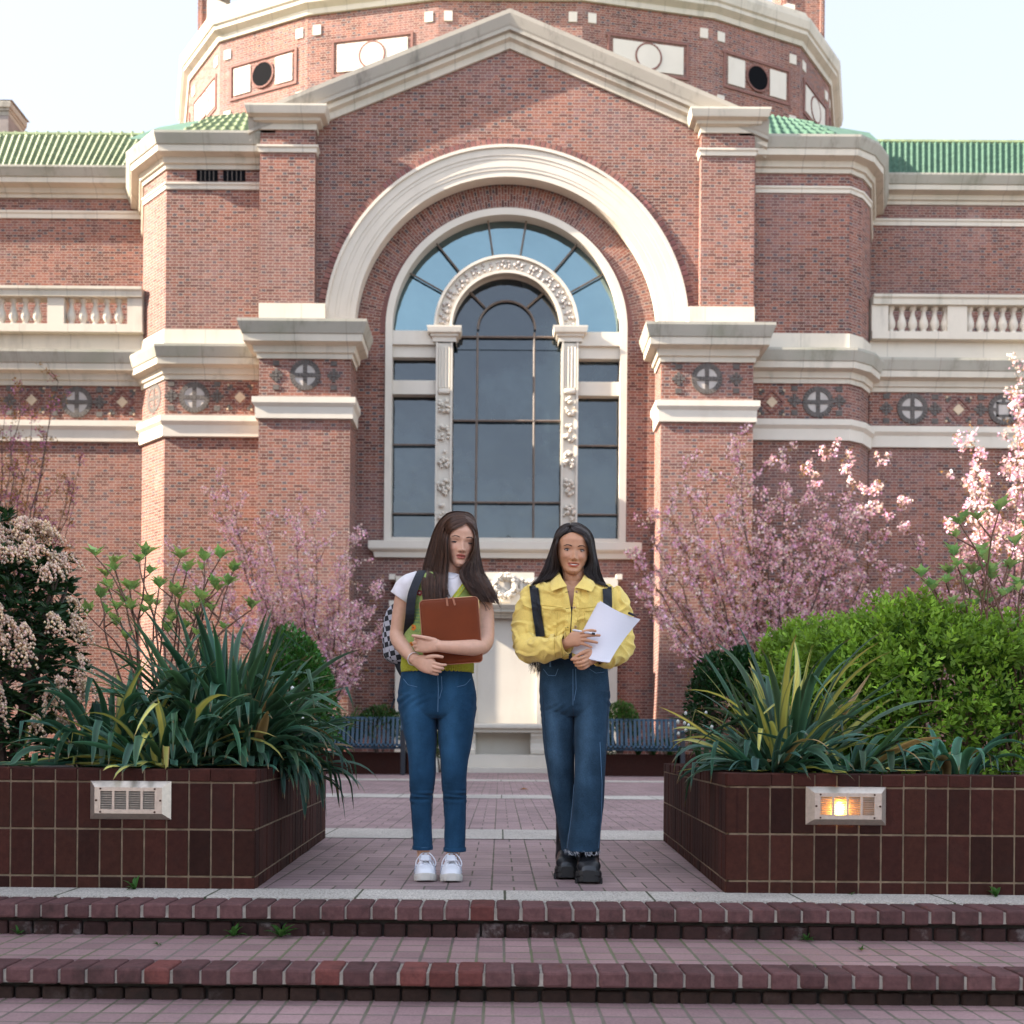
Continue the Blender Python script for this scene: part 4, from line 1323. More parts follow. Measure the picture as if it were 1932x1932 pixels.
def strap_plant(name, label, px, Y, n, length, width, el, spread, droop, col, stripe=None, stripe_p=0.0, kink=.25, az0=0.0, azw=math.pi, base_r=.12, z0=.44, group='yuccas in the planters', seed=1, tip=(.25, .14, .06), wall=None):
    r_ = np.random.RandomState(seed)
    c = P(px, 1404, Y); c.z = z0
    V, Fc, T = [], [], []
    S = 12
    for k in range(n):
        az = az0 + r_.uniform(-azw, azw)
        t = k / n
        e = np.radians(el[0] + (el[1] - el[0]) * r_.rand() ** .8)
        L = length * r_.uniform(.65, 1.12)
        L *= .62 + .38 * math.sin(e)
        w = width * r_.uniform(.75, 1.2)
        br = base_r * r_.rand() ** .5
        p = np.array([c.x + br * math.cos(az) , c.y + br * math.sin(az), z0 + r_.uniform(-.02, .05)])
        dr = droop * r_.uniform(.25, 1.9) * (1.25 - .5 * math.sin(e))
        kk = r_.rand() < kink
        ks = r_.uniform(.45, .8)
        ka = np.radians(r_.uniform(50, 110))
        twist = r_.uniform(-1.0, 1.0)
        daz = r_.uniform(-.6, .6)
        shade = r_.uniform(.65, 1.35)
        cc = clampc(np.array(col) * shade * np.array([r_.uniform(.8, 1.3), 1, r_.uniform(.8, 1.2)]))
        if r_.rand() < .045: cc = np.array([.26, .17, .075]) * r_.uniform(.7, 1.2)
        has = stripe is not None and r_.rand() < stripe_p
        st = np.array(stripe) * r_.uniform(.6, 1.2) if has else cc
        n0 = len(V)
        ee = e
        for i in range(S + 1):
            s = i / S
            d = np.array([math.cos(az) * math.cos(ee), math.sin(az) * math.cos(ee), math.sin(ee)])
            side = np.array([-math.sin(az), math.cos(az), 0])
            nrm = np.cross(d, side)
            a = twist * s
            sd = side * math.cos(a) + nrm * math.sin(a)
            nn = np.cross(d, sd)
            ww = w * (min(1, .55 + s * 2.2)) * (1 - max(0, (s - .45) / .55) ** 1.7) + .0015
            ch = ww * .22 * (1 - s * .5)
            for q in (-1, -.5, 0, .5, 1):
                V.append(p + sd * (q * ww / 2) - nn * (ch * (1 - q * q)) * (1 if nn[2] > 0 else -1))
                inner = abs(q) < .75
                cq = st if (has and inner) else cc
                if i >= S - 0: cq = np.array(tip) * .8
                T.append(clampc(np.array(cq) * ((0.88 + .2 * (q > 0)) if abs(q) < .9 else 1.75)))  # leaf edges lightened in the tint to stand for highlights
            if i < S:
                p = p + d * (L / S)
                ee -= dr * (s + .15) * (2.0 / S)
                if kk and s < ks <= s + 1.0 / S: ee -= ka
                az += daz / S
                if ee < -1.45: ee = -1.45
                # leaves rest on the soil, the coping or the paving
                inside = wall is not None and p[1] > YPL0 - .015 and wall(p)
                if inside and p[2] < PH + .012:
                    p[2] = PH + .012
                    if ee < -.1: ee = -.02
                elif p[2] < .02: p[2] = .02; ee = max(ee, 0)
        for i in range(S):
            for q in range(4):
                a = n0 + i * 5 + q
                Fc.append((a, a + 1, a + 6, a + 5))
    root = empty(name, (c.x, c.y, z0)); tag(root, label, 'yucca' if 'yucca' in name else 'plant', group)
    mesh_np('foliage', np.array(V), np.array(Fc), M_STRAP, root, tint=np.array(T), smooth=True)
    return root

def wl(p):        # inside the left planter
    xin = -1.015 + (p[1] - YPL0) / (YPL1 - YPL0) * (-.10)
    return p[0] < xin + .01 and p[1] < YPL1
def wr(p):
    xin = .925 + (p[1] - YPL0) / (YPL1 - YPL0) * (.12)
    return p[0] > xin - .01 and p[1] < YPL1

DK = (.040, .098, .058); BL = (.042, .105, .076); YE = (.66, .60, .15)
strap_plant('yucca', 'tall dark green yucca with stiff upright spears, tallest in the left planter', 425, 5.15, 190, .86, .043, (34, 88), 1, .9, DK, kink=.22, seed=2, wall=wl)
strap_plant('yucca', 'dark green yucca spilling over the right corner of the left planter', 455, 5.0, 130, .58, .041, (5, 75), 1, 1.35, DK, kink=.25, az0=-.6, azw=1.7, seed=3, wall=wl)
strap_plant('yucca', 'drooping yucca whose long leaves hang down the inner side of the left planter', 515, 5.2, 50, .55, .034, (10, 60), 1, 2.2, BL, kink=.05, az0=-.55, azw=.8, seed=13, wall=wl)
strap_plant('yucca', 'arching blue green yucca at the left edge, beside the flowering shrub', 205, 4.95, 100, .72, .039, (8, 80), 1, 1.2, DK, YE, .10, kink=.3, seed=4, wall=wl)
strap_plant('yucca', 'low yucca with bent yellow striped leaves right above the left planter edge', 310, 4.74, 95, .60, .037, (5, 75), 1, 1.3, DK, YE, .18, kink=.45, seed=5, wall=wl)
strap_plant('yucca', 'yellow striped yucca with bright upright leaves in the right planter', 1485, 5.0, 92, .74, .038, (35, 88), 1, .8, (.04, .085, .05), YE, .5, kink=.18, seed=6, wall=wr)
strap_plant('yucca', 'dark low yucca at the corner of the right planter, leaves hanging over the edge', 1455, 4.75, 120, .58, .034, (0, 55), 1, 1.2, BL, YE, .12, kink=.2, seed=7, wall=wr)
strap_plant('yucca', 'small dark yucca between the striped yucca and the broad leaved clump', 1600, 4.8, 52, .50, .032, (5, 60), 1, 1.2, DK, YE, .1, kink=.3, seed=8, wall=wr)
strap_plant('bulb_clump', 'clump of broad blue green bulb leaves curling over at the right', 1800, 4.75, 34, .36, .044, (40, 88), 1, 3.2, (.045, .125, .085), kink=.2, seed=9, wall=wr, base_r=.10, group='leafy clumps')

def leaves_np(pos, dirs, size, wid, tint, fold=.25, r_=rp):
    """Diamond leaves: one folded quad each (4 vertices)."""
    n = len(pos)
    d = dirs / np.maximum(1e-6, np.linalg.norm(dirs, axis=1))[:, None]
    rv = r_.normal(size=(n, 3))
    s = np.cross(d, rv); s /= np.maximum(1e-6, np.linalg.norm(s, axis=1))[:, None]
    nn = np.cross(d, s)
    L = np.asarray(size)[:, None] if np.ndim(size) else np.full((n, 1), size)
    W = np.asarray(wid)[:, None] if np.ndim(wid) else np.full((n, 1), wid)
    a = pos; b = pos + d * L * .45 + s * W / 2 + nn * W * fold; c = pos + d * L; e = pos + d * L * .45 - s * W / 2 + nn * W * fold
    V = np.stack([a, b, c, e], 1).reshape(-1, 3)
    Fc = np.arange(n * 4).reshape(-1, 4)
    T = np.repeat(tint, 4, axis=0)
    return V, Fc, clampc(T)

def cat(parts):
    V, Fc, T, o = [], [], [], 0
    for v, f, t in parts:
        V.append(v); Fc.append(f + o); T.append(t); o += len(v)
    return np.concatenate(V), np.concatenate(Fc), np.concatenate(T)

def dome_bush(name, label, c, rad3, n, leaf, col, cat_='bush', group=None, seed=1, lump=.16, flowers=0, zmin=None, jitter=.5):
    r_ = np.random.RandomState(seed)
    c = np.array(c, dtype=float)
    u = r_.normal(size=(n, 3)); u /= np.linalg.norm(u, axis=1)[:, None]
    u[:, 2] = np.where(u[:, 2] < -.35, -u[:, 2], u[:, 2])
    f = np.array([mnoise.noise(Vector(tuple(q * 2.3 + seed))) + .5 * mnoise.noise(Vector(tuple(q * 6 + seed))) for q in u])
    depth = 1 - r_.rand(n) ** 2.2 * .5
    pos = c + u * np.array(rad3) * ((1 + lump * f) * depth)[:, None]
    dirs = u + r_.normal(size=(n, 3)) * jitter + np.array([0, 0, .3])
    cl = np.array([mnoise.noise(Vector(tuple(q * 5 + 3))) for q in pos])
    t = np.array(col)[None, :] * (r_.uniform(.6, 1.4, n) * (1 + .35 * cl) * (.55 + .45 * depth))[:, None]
    t[:, 0] *= r_.uniform(.7, 1.5, n)
    if zmin is not None:
        k = pos[:, 2] > zmin; pos, dirs, t = pos[k], dirs[k], t[k]; n = len(pos)
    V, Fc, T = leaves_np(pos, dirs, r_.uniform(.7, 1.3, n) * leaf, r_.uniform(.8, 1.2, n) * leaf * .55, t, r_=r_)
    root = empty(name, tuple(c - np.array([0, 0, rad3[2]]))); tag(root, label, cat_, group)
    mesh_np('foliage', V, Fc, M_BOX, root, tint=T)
    m = MB()
    for k in range(9):
        a = r_.uniform(0, 6.28)
        m.tube([(c[0] + .05 * math.cos(a), c[1] + .05 * math.sin(a), c[2] - rad3[2]), (c[0] + rad3[0] * .5 * math.cos(a), c[1] + rad3[1] * .5 * math.sin(a), c[2]), (c[0] + rad3[0] * .8 * math.cos(a), c[1] + rad3[1] * .8 * math.sin(a), c[2] + rad3[2] * .4)], [.02, .014, .005], 5)
    m.build('branch', M_BARK, root)
    return root

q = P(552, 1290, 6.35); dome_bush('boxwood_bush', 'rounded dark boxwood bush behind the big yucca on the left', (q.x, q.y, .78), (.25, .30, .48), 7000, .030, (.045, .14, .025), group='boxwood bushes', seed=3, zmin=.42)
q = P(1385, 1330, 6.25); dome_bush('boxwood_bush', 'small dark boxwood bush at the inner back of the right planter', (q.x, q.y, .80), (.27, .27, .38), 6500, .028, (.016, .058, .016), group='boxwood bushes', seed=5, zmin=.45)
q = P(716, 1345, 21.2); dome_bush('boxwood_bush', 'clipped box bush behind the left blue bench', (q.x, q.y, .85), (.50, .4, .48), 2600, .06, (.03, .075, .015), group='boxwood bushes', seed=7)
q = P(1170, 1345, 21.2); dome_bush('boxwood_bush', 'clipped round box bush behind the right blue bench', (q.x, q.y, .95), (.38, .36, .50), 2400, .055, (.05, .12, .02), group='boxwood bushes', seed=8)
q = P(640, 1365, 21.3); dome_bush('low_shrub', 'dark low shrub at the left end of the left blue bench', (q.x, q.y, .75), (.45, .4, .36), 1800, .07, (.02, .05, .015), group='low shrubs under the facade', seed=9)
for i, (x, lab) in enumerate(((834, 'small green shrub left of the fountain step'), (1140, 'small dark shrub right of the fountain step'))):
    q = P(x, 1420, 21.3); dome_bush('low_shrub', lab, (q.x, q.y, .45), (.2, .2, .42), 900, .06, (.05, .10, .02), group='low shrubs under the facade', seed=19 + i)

# lime green hedge-like shrub: short leafy shoots all over a lumpy crown
def sprig_bush(label, c, rad3, n, col, col2, seed):
    r_ = np.random.RandomState(seed)
    c = np.array(c); parts = []
    u = r_.normal(size=(n, 3)); u /= np.linalg.norm(u, axis=1)[:, None]
    u[:, 2] = np.where((u[:, 2] < -.3) & (r_.rand(n) < .5), -u[:, 2], u[:, 2])
    lum = np.array([mnoise.noise(Vector(tuple(q * 2.6 + seed))) + .6 * mnoise.noise(Vector(tuple(q * 5 + seed))) for q in u])
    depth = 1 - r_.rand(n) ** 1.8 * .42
    base = c + u * np.array(rad3) * ((1 + .16 * lum) * depth)[:, None]
    sd = u * .8 + np.array([0, 0, .75]) + r_.normal(size=(n, 3)) * .35
    sd /= np.linalg.norm(sd, axis=1)[:, None]
    K = 8
    cl = np.array([mnoise.noise(Vector(tuple(q * 3.1))) for q in base])
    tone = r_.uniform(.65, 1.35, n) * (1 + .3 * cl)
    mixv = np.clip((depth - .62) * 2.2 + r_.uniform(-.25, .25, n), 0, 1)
    for k in range(K):
        t = k / (K - 1)
        pos = base + sd * (t * .075)
        a = k * 2.4 + r_.uniform(0, 6.28, n)
        e1 = np.cross(sd, np.array([.3, .5, .8])); e1 /= np.linalg.norm(e1, axis=1)[:, None]
        e2 = np.cross(sd, e1)
        d = e1 * np.cos(a)[:, None] + e2 * np.sin(a)[:, None] + sd * (.35 + t * .9)
        L = r_.uniform(.75, 1.25, n) * (.046 - .016 * t)
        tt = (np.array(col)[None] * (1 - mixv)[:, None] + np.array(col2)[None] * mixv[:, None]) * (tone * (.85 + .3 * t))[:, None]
        parts.append(leaves_np(pos, d, L, L * .48, tt, r_=r_))
    V, Fc, T = cat(parts)
    root = empty('spirea_bush', (c[0], c[1], .44)); tag(root, label, 'bush', 'lime green bushes')
    k = V.reshape(-1, 4, 3)[:, :, 2].min(1) > .44
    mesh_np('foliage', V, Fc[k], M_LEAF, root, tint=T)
    m = MB()
    for k in range(26):
        a = r_.uniform(0, 6.28); f = r_.uniform(.4, .85)
        m.tube([(c[0] + .1 * math.cos(a), c[1] + .1 * math.sin(a), .42), (c[0] + rad3[0] * f * .6 * math.cos(a), c[1] + rad3[1] * f * .6 * math.sin(a), c[2] - .1), (c[0] + rad3[0] * f * math.cos(a), c[1] + rad3[1] * f * math.sin(a), c[2] + rad3[2] * .4)], [.012, .007, .002], 5)
    m.build('branch', M_TWIG, root)
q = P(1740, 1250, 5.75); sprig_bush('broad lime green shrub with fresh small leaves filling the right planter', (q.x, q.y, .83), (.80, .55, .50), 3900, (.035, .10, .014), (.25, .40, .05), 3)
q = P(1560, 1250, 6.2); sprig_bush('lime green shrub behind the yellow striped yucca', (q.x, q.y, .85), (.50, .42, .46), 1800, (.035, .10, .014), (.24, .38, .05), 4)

# pieris: dark leaf whorls and drooping chains of pale bells
def pieris(label, c, rad3, seed):
    r_ = np.random.RandomState(seed); c = np.array(c)
    n = 900
    u = r_.normal(size=(n, 3)); u /= np.linalg.norm(u, axis=1)[:, None]
    lum = np.array([mnoise.noise(Vector(tuple(q * 2.2 + seed))) for q in u])
    base = c + u * np.array(rad3) * ((1 + .25 * lum) * (1 - r_.rand(n) ** 1.6 * .55))[:, None]
    parts = []
    for k in range(9):
        a = k * 2.4 + r_.uniform(0, 6.28, n)
        d = np.stack([np.cos(a), np.sin(a), r_.uniform(-.35, .6, n)], 1) + u * .6
        tt = np.array([.020, .052, .018])[None] * r_.uniform(.6, 1.7, n)[:, None]
        parts.append(leaves_np(base, d, r_.uniform(.045, .075, n), r_.uniform(.014, .02, n), tt, r_=r_))
    V, Fc, T = cat(parts)
    root = empty('pieris_shrub', (c[0], c[1], .44)); tag(root, label, 'shrub')
    k = V.reshape(-1, 4, 3)[:, :, 2].min(1) > .45
    mesh_np('foliage', V, Fc[k], M_BOX, root, tint=T)
    # chains of bells
    oc = np.array([[1, 0, 0], [-1, 0, 0], [0, 1, 0], [0, -1, 0], [0, 0, 1.25], [0, 0, -1.25]], dtype=float)
    of = np.array([[0, 2, 4], [2, 1, 4], [1, 3, 4], [3, 0, 4], [2, 0, 5], [1, 2, 5], [3, 1, 5], [0, 3, 5]])
    Vb, Fb, Tb = [], [], []; o = 0
    cl = r_.normal(size=(120, 3)); cl /= np.linalg.norm(cl, axis=1)[:, None]
    cl[:, 1] = -np.abs(cl[:, 1]); cl[:, 2] = np.where(cl[:, 2] < -.6, -cl[:, 2], cl[:, 2])
    for q in cl:
        lumq = mnoise.noise(Vector(tuple(q * 2.2 + seed)))
        hub = c + q * np.array(rad3) * (1.02 + .25 * lumq)
        for j in range(r_.randint(6, 10)):
            a = r_.uniform(0, 6.28); out = np.array([math.cos(a), math.sin(a), 0]) * .7 + q * .8
            L = r_.uniform(.06, .11)
            for b in range(13):
                t = b / 12
                p = hub + out * L * t * .8 + np.array([0, 0, -1]) * L * (t ** 2) * 1.1 + r_.normal(size=3) * .005
                s = r_.uniform(.0055, .0082)
                Vb.append(oc * s + p); Fb.append(of + o); o += 6
                Tb.append(np.repeat((np.array([[.88, .66, .54]]) * r_.uniform(.65, 1.2)) * np.array([[1, r_.uniform(.92, 1.08), r_.uniform(.88, 1.08)]]), 6, axis=0))
    mesh_np('flower_chain', np.concatenate(Vb), np.concatenate(Fb), M_PETAL, root, tint=clampc(np.concatenate(Tb)), smooth=True)
    m = MB()
    for k in range(12):
        a = r_.uniform(0, 6.28)
        m.tube([(c[0] + .05 * math.cos(a), c[1], .44), (c[0] + rad3[0] * .5 * math.cos(a), c[1] + rad3[1] * .5 * math.sin(a), c[2]), (c[0] + rad3[0] * .8 * math.cos(a), c[1] + rad3[1] * .8 * math.sin(a), c[2] + rad3[2] * .5)], [.018, .012, .004], 5)
    m.build('branch', M_BARK, root)
q = P(30, 1180, 5.15); pieris('dark leaved shrub hung with pinkish white bell blossom at the left edge', (q.x - .05, q.y, 1.10), (.36, .36, .58), 4)

# oakleaf hydrangea: bare brown stems with tufts of fresh lobed leaves
def lobed_leaf(L, r_):
    a = [(0, 0), (.16, .10), (.30, .42), (.42, .22), (.55, .40), (.68, .17), (1.0, 0)]
    pts = [(x * L, y * L * .72) for x, y in a] + [(x * L, -y * L * .72) for x, y in a[-2:0:-1]]
    return pts
def hydrangea(label, root_px, Y, tips, seed, group='oakleaf shrubs', leafc=(.34, .46, .17)):
    r_ = np.random.RandomState(seed); rr = random.Random(seed)
    b0 = P(root_px[0], 1404, Y); b0.z = .44
    root = empty('oakleaf_shrub', tuple(b0)); tag(root, label, 'shrub', group)
    m = MB(); lf = MB()
    for (x, y) in tips:
        t = P(x, y, Y + rr.uniform(-.25, .3))
        s = Vector((b0.x + rr.uniform(-.12, .12), b0.y + rr.uniform(-.1, .1), .42))
        pts = []
        bend = Vector((rr.uniform(-.08, .08), rr.uniform(-.05, .05), 0))
        for k in range(9):
            u = k / 8
            p = s.lerp(t, u) + bend * math.sin(u * math.pi) + Vector((0, 0, .12 * math.sin(u * math.pi))) + Vector((rr.uniform(-.012, .012), rr.uniform(-.012, .012), 0)) * (1 if 0 < k < 8 else 0)
            pts.append(p)
        m.tube(pts, [.0075 - .004 * k / 8 for k in range(9)], 6)
        spots = [(t, rr.randint(7, 9), 1.0, (pts[-1] - pts[-2]).normalized())]
        for k in (5, 6, 7):
            if rr.random() < .55:
                d = Vector((rr.uniform(-1, 1), rr.uniform(-1, .4), rr.uniform(.4, 1))).normalized()
                e = pts[k] + d * rr.uniform(.05, .12)
                m.tube([pts[k], e], [.005, .003], 5)
                spots.append((e, rr.randint(4, 6), .8, d))
        for p, n, sc, d in spots:
            for k in range(n):
                L = rr.uniform(.065, .105) * sc
                az = k * 2.4 + rr.uniform(-.4, .4); up = rr.uniform(.5, 2.2)
                ld = (Vector((math.cos(az), math.sin(az), up)) + d * .3).normalized()
                sd = ld.cross(Vector((0, 0, 1))).normalized()
                nn = sd.cross(ld)
                ton = rr.uniform(.65, 1.4)
                lf.c = (leafc[0] * ton * rr.uniform(.75, 1.2), leafc[1] * ton, leafc[2] * ton)
                o = lobed_leaf(L, rr)
                h = len(o)
                # two halves folded along the midrib, curling down to the tip
                def pt(x, y): return p + ld * x + sd * y + nn * (abs(y) * .45 - (x / L) ** 2 * L * .25)
                half = [pt(x, y) for x, y in lobed_leaf(L, rr)[:7]]
                mid = [pt(x, 0) for x, _ in o[:7]]
                oth = [pt(x, -y) for x, y in o[:7]]
                for i in range(6):
                    lf.face([mid[i], half[i], half[i + 1], mid[i + 1]] if i else [mid[0], half[1], mid[1]])
                    lf.face([mid[i], mid[i + 1], oth[i + 1], oth[i]] if i else [mid[0], mid[1], oth[1]])
    m.build('stem', M_TWIG, root, smooth=True); lf.build('foliage', M_LEAF, root)
hydrangea('bare stemmed shrub with fresh lobed leaves behind the left yuccas', (300, 0), 5.85,
          [(180, 1050), (215, 1065), (200, 1090), (262, 1062), (275, 1050), (340, 1055), (352, 1080), (385, 1060), (415, 1055), (440, 1080), (405, 1110), (300, 1110), (245, 1115), (190, 1130), (165, 1160), (330, 1125), (430, 1105), (475, 1150), (280, 1140), (220, 1150), (380, 1135)], 5)
hydrangea('bare stemmed shrub with fresh lobed leaves at the far right edge', (1890, 0), 5.6,
          [(1812, 990), (1885, 965), (1800, 1050), (1850, 1045), (1738, 1090), (1760, 1115), (1915, 1030), (1940, 1000), (1870, 1085), (1835, 1085), (1905, 1075), (1790, 1085), (1960, 1060), (1850, 1130), (1925, 1110)], 8, leafc=(.30, .42, .18))

# flowering cherries against the facade
def cherry(label, base_px, Y, targets, dens, pink, bronze_share, seed, lit=1.0, size=.060, zb=.35):
    rr = random.Random(seed); r_ = np.random.RandomState(seed)
    b = P(base_px, 1404, Y); b.z = zb
    root = empty('cherry_tree', tuple(b)); tag(root, label, 'tree', 'flowering cherry trees')
    m = MB()
    bl, lv = [], []
    def curve(p0, p1, n, wob, lift):
        out = []
        for k in range(n + 1):
            u = k / n
            p = p0.lerp(p1, u)
            out.append(p + Vector((rr.uniform(-wob, wob), rr.uniform(-wob, wob), rr.uniform(-wob, wob) + lift * math.sin(u * math.pi))) * (1 if 0 < k < n else 0))
        return out
    for (x, y) in targets:
        t = P(x, y, Y + rr.uniform(-.9, .9))
        s = b + Vector((rr.uniform(-.12, .12), rr.uniform(-.12, .12), rr.uniform(.25, .9)))
        limb = curve(s, t, 12, .06, -.12 * (t - s).length * .5)
        m.tube(limb, [.032 - .028 * k / 12 for k in range(13)], 6)
        L = (t - s).length
        for k in range(3, 13):
            for j in range(2):
                ax = (limb[k] - limb[k - 1]).normalized()
                d = (ax * .6 + Vector((rr.uniform(-1, 1), rr.uniform(-1, 1), rr.uniform(-.2, .9)))).normalized()
                tl = rr.uniform(.25, .75) * (1.15 - .4 * k / 12)
                e = limb[k] + d * tl
                tw = curve(limb[k], e, 5, .025, 0)
                m.tube(tw, [.008, .006, .005, .004, .003, .002], 4)
                for i in range(1, 6):
                    if rr.random() < dens:
                        bl.append(tw[i] + Vector((rr.uniform(-.04, .04), rr.uniform(-.04, .04), rr.uniform(-.04, .04))))
                    if rr.random() < bronze_share: lv.append(tw[i] + Vector((rr.uniform(-.05, .05), rr.uniform(-.05, .05), rr.uniform(-.05, .05))))
            if rr.random() < dens: bl.append(limb[k])
    m.tube([b - Vector((0, 0, .3)), b + Vector((0, 0, .4)), b + Vector((.02, 0, .9))], [.11, .09, .05], 8)
    m.build('trunk', M_BARK, root, smooth=True)
    bl = np.array([tuple(p) for p in bl]); K = 14
    parts = []
    for k in range(K):
        n = len(bl)
        pos = bl + r_.normal(size=(n, 3)) * .040
        t = np.array(pink)[None] * r_.uniform(.6, 1.35, n)[:, None] * np.stack([np.ones(n), r_.uniform(.75, 1.35, n), r_.uniform(.85, 1.15, n)], 1)
        parts.append(leaves_np(pos, r_.normal(size=(n, 3)), r_.uniform(.7, 1.3, n) * size, r_.uniform(.7, 1.3, n) * size * .85, t, r_=r_))
    V, Fc, T = cat(parts); mesh_np('blossom', V, Fc, M_PETAL, root, tint=T)
    lv = np.array([tuple(p) for p in lv]); parts = []
    for k in range(5):
        n = len(lv)
        pos = lv + r_.normal(size=(n, 3)) * .03
        t = np.array([.24, .125, .035])[None] * r_.uniform(.6, 1.4, n)[:, None]
        parts.append(leaves_np(pos, r_.normal(size=(n, 3)) + np.array([0, 0, .4]), r_.uniform(.05, .085, n), r_.uniform(.02, .03, n), t, r_=r_))
    V, Fc, T = cat(parts); mesh_np('bronze_leaf', V, Fc, M_LEAF, root, tint=T)
PINK = (.86, .54, .66)
cherry('full pink flowering cherry behind the right planter, its top branches in sun', 1452, 21.6,
       [(1225, 990), (1210, 1060), (1215, 1130), (1250, 1160), (1265, 960), (1290, 900), (1330, 905), (1392, 850), (1400, 880), (1440, 890), (1480, 885), (1520, 900), (1560, 868), (1600, 890), (1665, 880), (1630, 930), (1590, 960), (1680, 975), (1560, 1010), (1680, 1080), (1620, 1095), (1590, 1060), (1540, 1110), (1320, 1000), (1380, 960), (1450, 960), (1500, 980), (1300, 1080), (1360, 1060), (1420, 1040), (1480, 1060), (1280, 1140), (1350, 1150), (1520, 1150), (1245, 1080)], .50, PINK, .55, 21)
cherry('thin pink flowering cherry behind the left blue bench', 600, 21.7,
       [(408, 948), (430, 935), (450, 1010), (500, 1000), (560, 1000), (590, 990), (660, 1030), (640, 1070), (700, 1110), (690, 1160), (620, 1140), (550, 1080), (480, 1070), (330, 1050), (390, 1060), (420, 1110), (500, 1130), (570, 1150), (650, 1180), (710, 1190)], .66, (.82, .52, .64), .26, 22, size=.052)
cherry('pink flowering cherry at the far right edge', 1905, 21.0,
       [(1700, 960), (1815, 850), (1830, 900), (1850, 950), (1800, 1000), (1800, 1060), (1860, 1010), (1920, 760), (1932, 800), (1925, 860), (1905, 900), (1940, 940), (1880, 960), (1950, 850), (1925, 720), (1850, 860), (1770, 1120), (1840, 1110), (1960, 780)], .42, PINK, .5, 23)
cherry('sparse bronze leaved cherry with few pink flowers at the far left edge', -30, 21.2,
       [(38, 735), (60, 790), (100, 770), (110, 720), (150, 880), (130, 910), (60, 870), (20, 830), (90, 940), (30, 900), (0, 960), (70, 980), (140, 950), (10, 780)], .22, (.40, .16, .30), .62, 24, size=.04)

# low flowering plants under the right pier, weeds in the steps, one fallen leaf
def tuft(name, label, x, y, Y, n, L, w, col, el=(30, 85), seed=1, flowers=0, z=None, group=None, catg='plant', droop=.9):
    r_ = np.random.RandomState(seed)
    c = P(x, y, Y) if z is None else Vector((P(x, y, Y).x, Y, z))
    V, Fc, T = [], [], []
    for k in range(n):
        az = r_.uniform(0, 6.28); e = np.radians(r_.uniform(*el)); p = np.array(c); l = L * r_.uniform(.6, 1.2); n0 = len(V)
        cc = np.array(col) * r_.uniform(.6, 1.4)
        for i in range(6):
            s = i / 5
            d = np.array([math.cos(az) * math.cos(e), math.sin(az) * math.cos(e), math.sin(e)])
            sd = np.array([-math.sin(az), math.cos(az), 0]); ww = w * math.sin(math.pi * (.12 + .86 * s)) 
            V += [p - sd * ww / 2 + [0, 0, ww * .2], p, p + sd * ww / 2 + [0, 0, ww * .2]]; T += [cc, cc * .8, cc]
            p = p + d * l / 5; e -= droop * s * .5
        for i in range(5):
            for q in range(2):
                a = n0 + i * 3 + q; Fc.append((a, a + 1, a + 4, a + 3))
    root = empty(name, tuple(c)); tag(root, label, catg, group)
    mesh_np('foliage', np.array(V), np.array(Fc), M_LEAF, root, tint=clampc(np.array(T)), smooth=True)
    if flowers:
        m = MB()
        for k in range(flowers):
            a = r_.uniform(0, 6.28); r1 = r_.uniform(.1, .5) * L; h = L * r_.uniform(.7, 1.25)
            bm = bmesh.new(); bmesh.ops.create_icosphere(bm, subdivisions=1, radius=L * .035)
            m.add_bm(bm, Matrix.Translation((c.x + r1 * math.cos(a), c.y + r1 * math.sin(a), c.z + h)) @ Matrix.Diagonal((1, 1, 1.3, 1)))
        m.build('flower', simple('white_petal', (.62, .62, .56), .6, None), root, smooth=True)
    return root
for i, (x, n) in enumerate(((1215, 26), (1245, 30), (1275, 28))):
    tuft('flowering_plant', ('white flowering plant just right of the round box bush', 'white flowering plant behind the middle of the right bench', 'white flowering plant by the right end of the right bench')[i], x, 0, 21.1, n, .55, .035, (.05, .12, .03), flowers=9, seed=30 + i, z=.38, group='white flowering plants', droop=.4)
tuft('flowering_plant', 'white bell flowers between the yucca and the right boxwood', 1335, 0, 5.9, 16, .30, .012, (.03, .085, .03), flowers=10, seed=41, z=.46, group='white flowering plants', droop=.4)
tuft('flowering_plant', 'white bell flowers behind the left yucca leaves', 560, 0, 5.9, 16, .36, .012, (.03, .085, .03), flowers=12, seed=42, z=.46, group='white flowering plants', droop=.4)
tuft('green_sapling', 'pale green sapling beside the left bench, under the cherry', 655, 0, 21.0, 26, .95, .12, (.07, .16, .05), seed=43, z=.38, el=(55, 88), droop=.3)
for i, (x, y, h, Y, n, L, lab) in enumerate(((268, 1672, 0, YPL0 - .03, 9, .055, 'weed growing at the foot of the left planter'), (1893, 1690, 0, YPL0 - .03, 8, .06, 'weed at the foot of the right planter, at the right edge'),
        (1620, 1690, 0, YPL0 - .02, 7, .022, 'tiny weed at the foot of the right planter, below the glowing lamp'),
        (48, 1752, ZT, Y_T0 - .015, 10, .035, 'small weed in the upper riser at the far left'), (455, 1765, ZT, Y_T0 - .02, 14, .055, 'bushy weed in the upper riser, under the left planter corner'),
        (545, 1765, ZT, Y_T0 - .03, 16, .065, 'largest leafy weed in the upper riser, left of the white shoes'), (1537, 1770, ZT, Y_T0 - .015, 12, .035, 'small weed in the upper riser below the lit lamp'),
        (312, 1795, ZT, Y_T0 - .2, 10, .022, 'tiny weed between the bricks of the upper tread at left'), (1640, 1790, ZT, Y_T0 - .2, 10, .022, 'tiny weed between the bricks of the upper tread at right'))):
    tuft('weed', lab, x, 0, Y, n, L, L * .3, (.06, .15, .035), seed=50 + i, z=h + .003, group='weeds in the joints', el=(10, 80), catg='weed')
m = MB(); c = P(988, 1491, gs(1491))
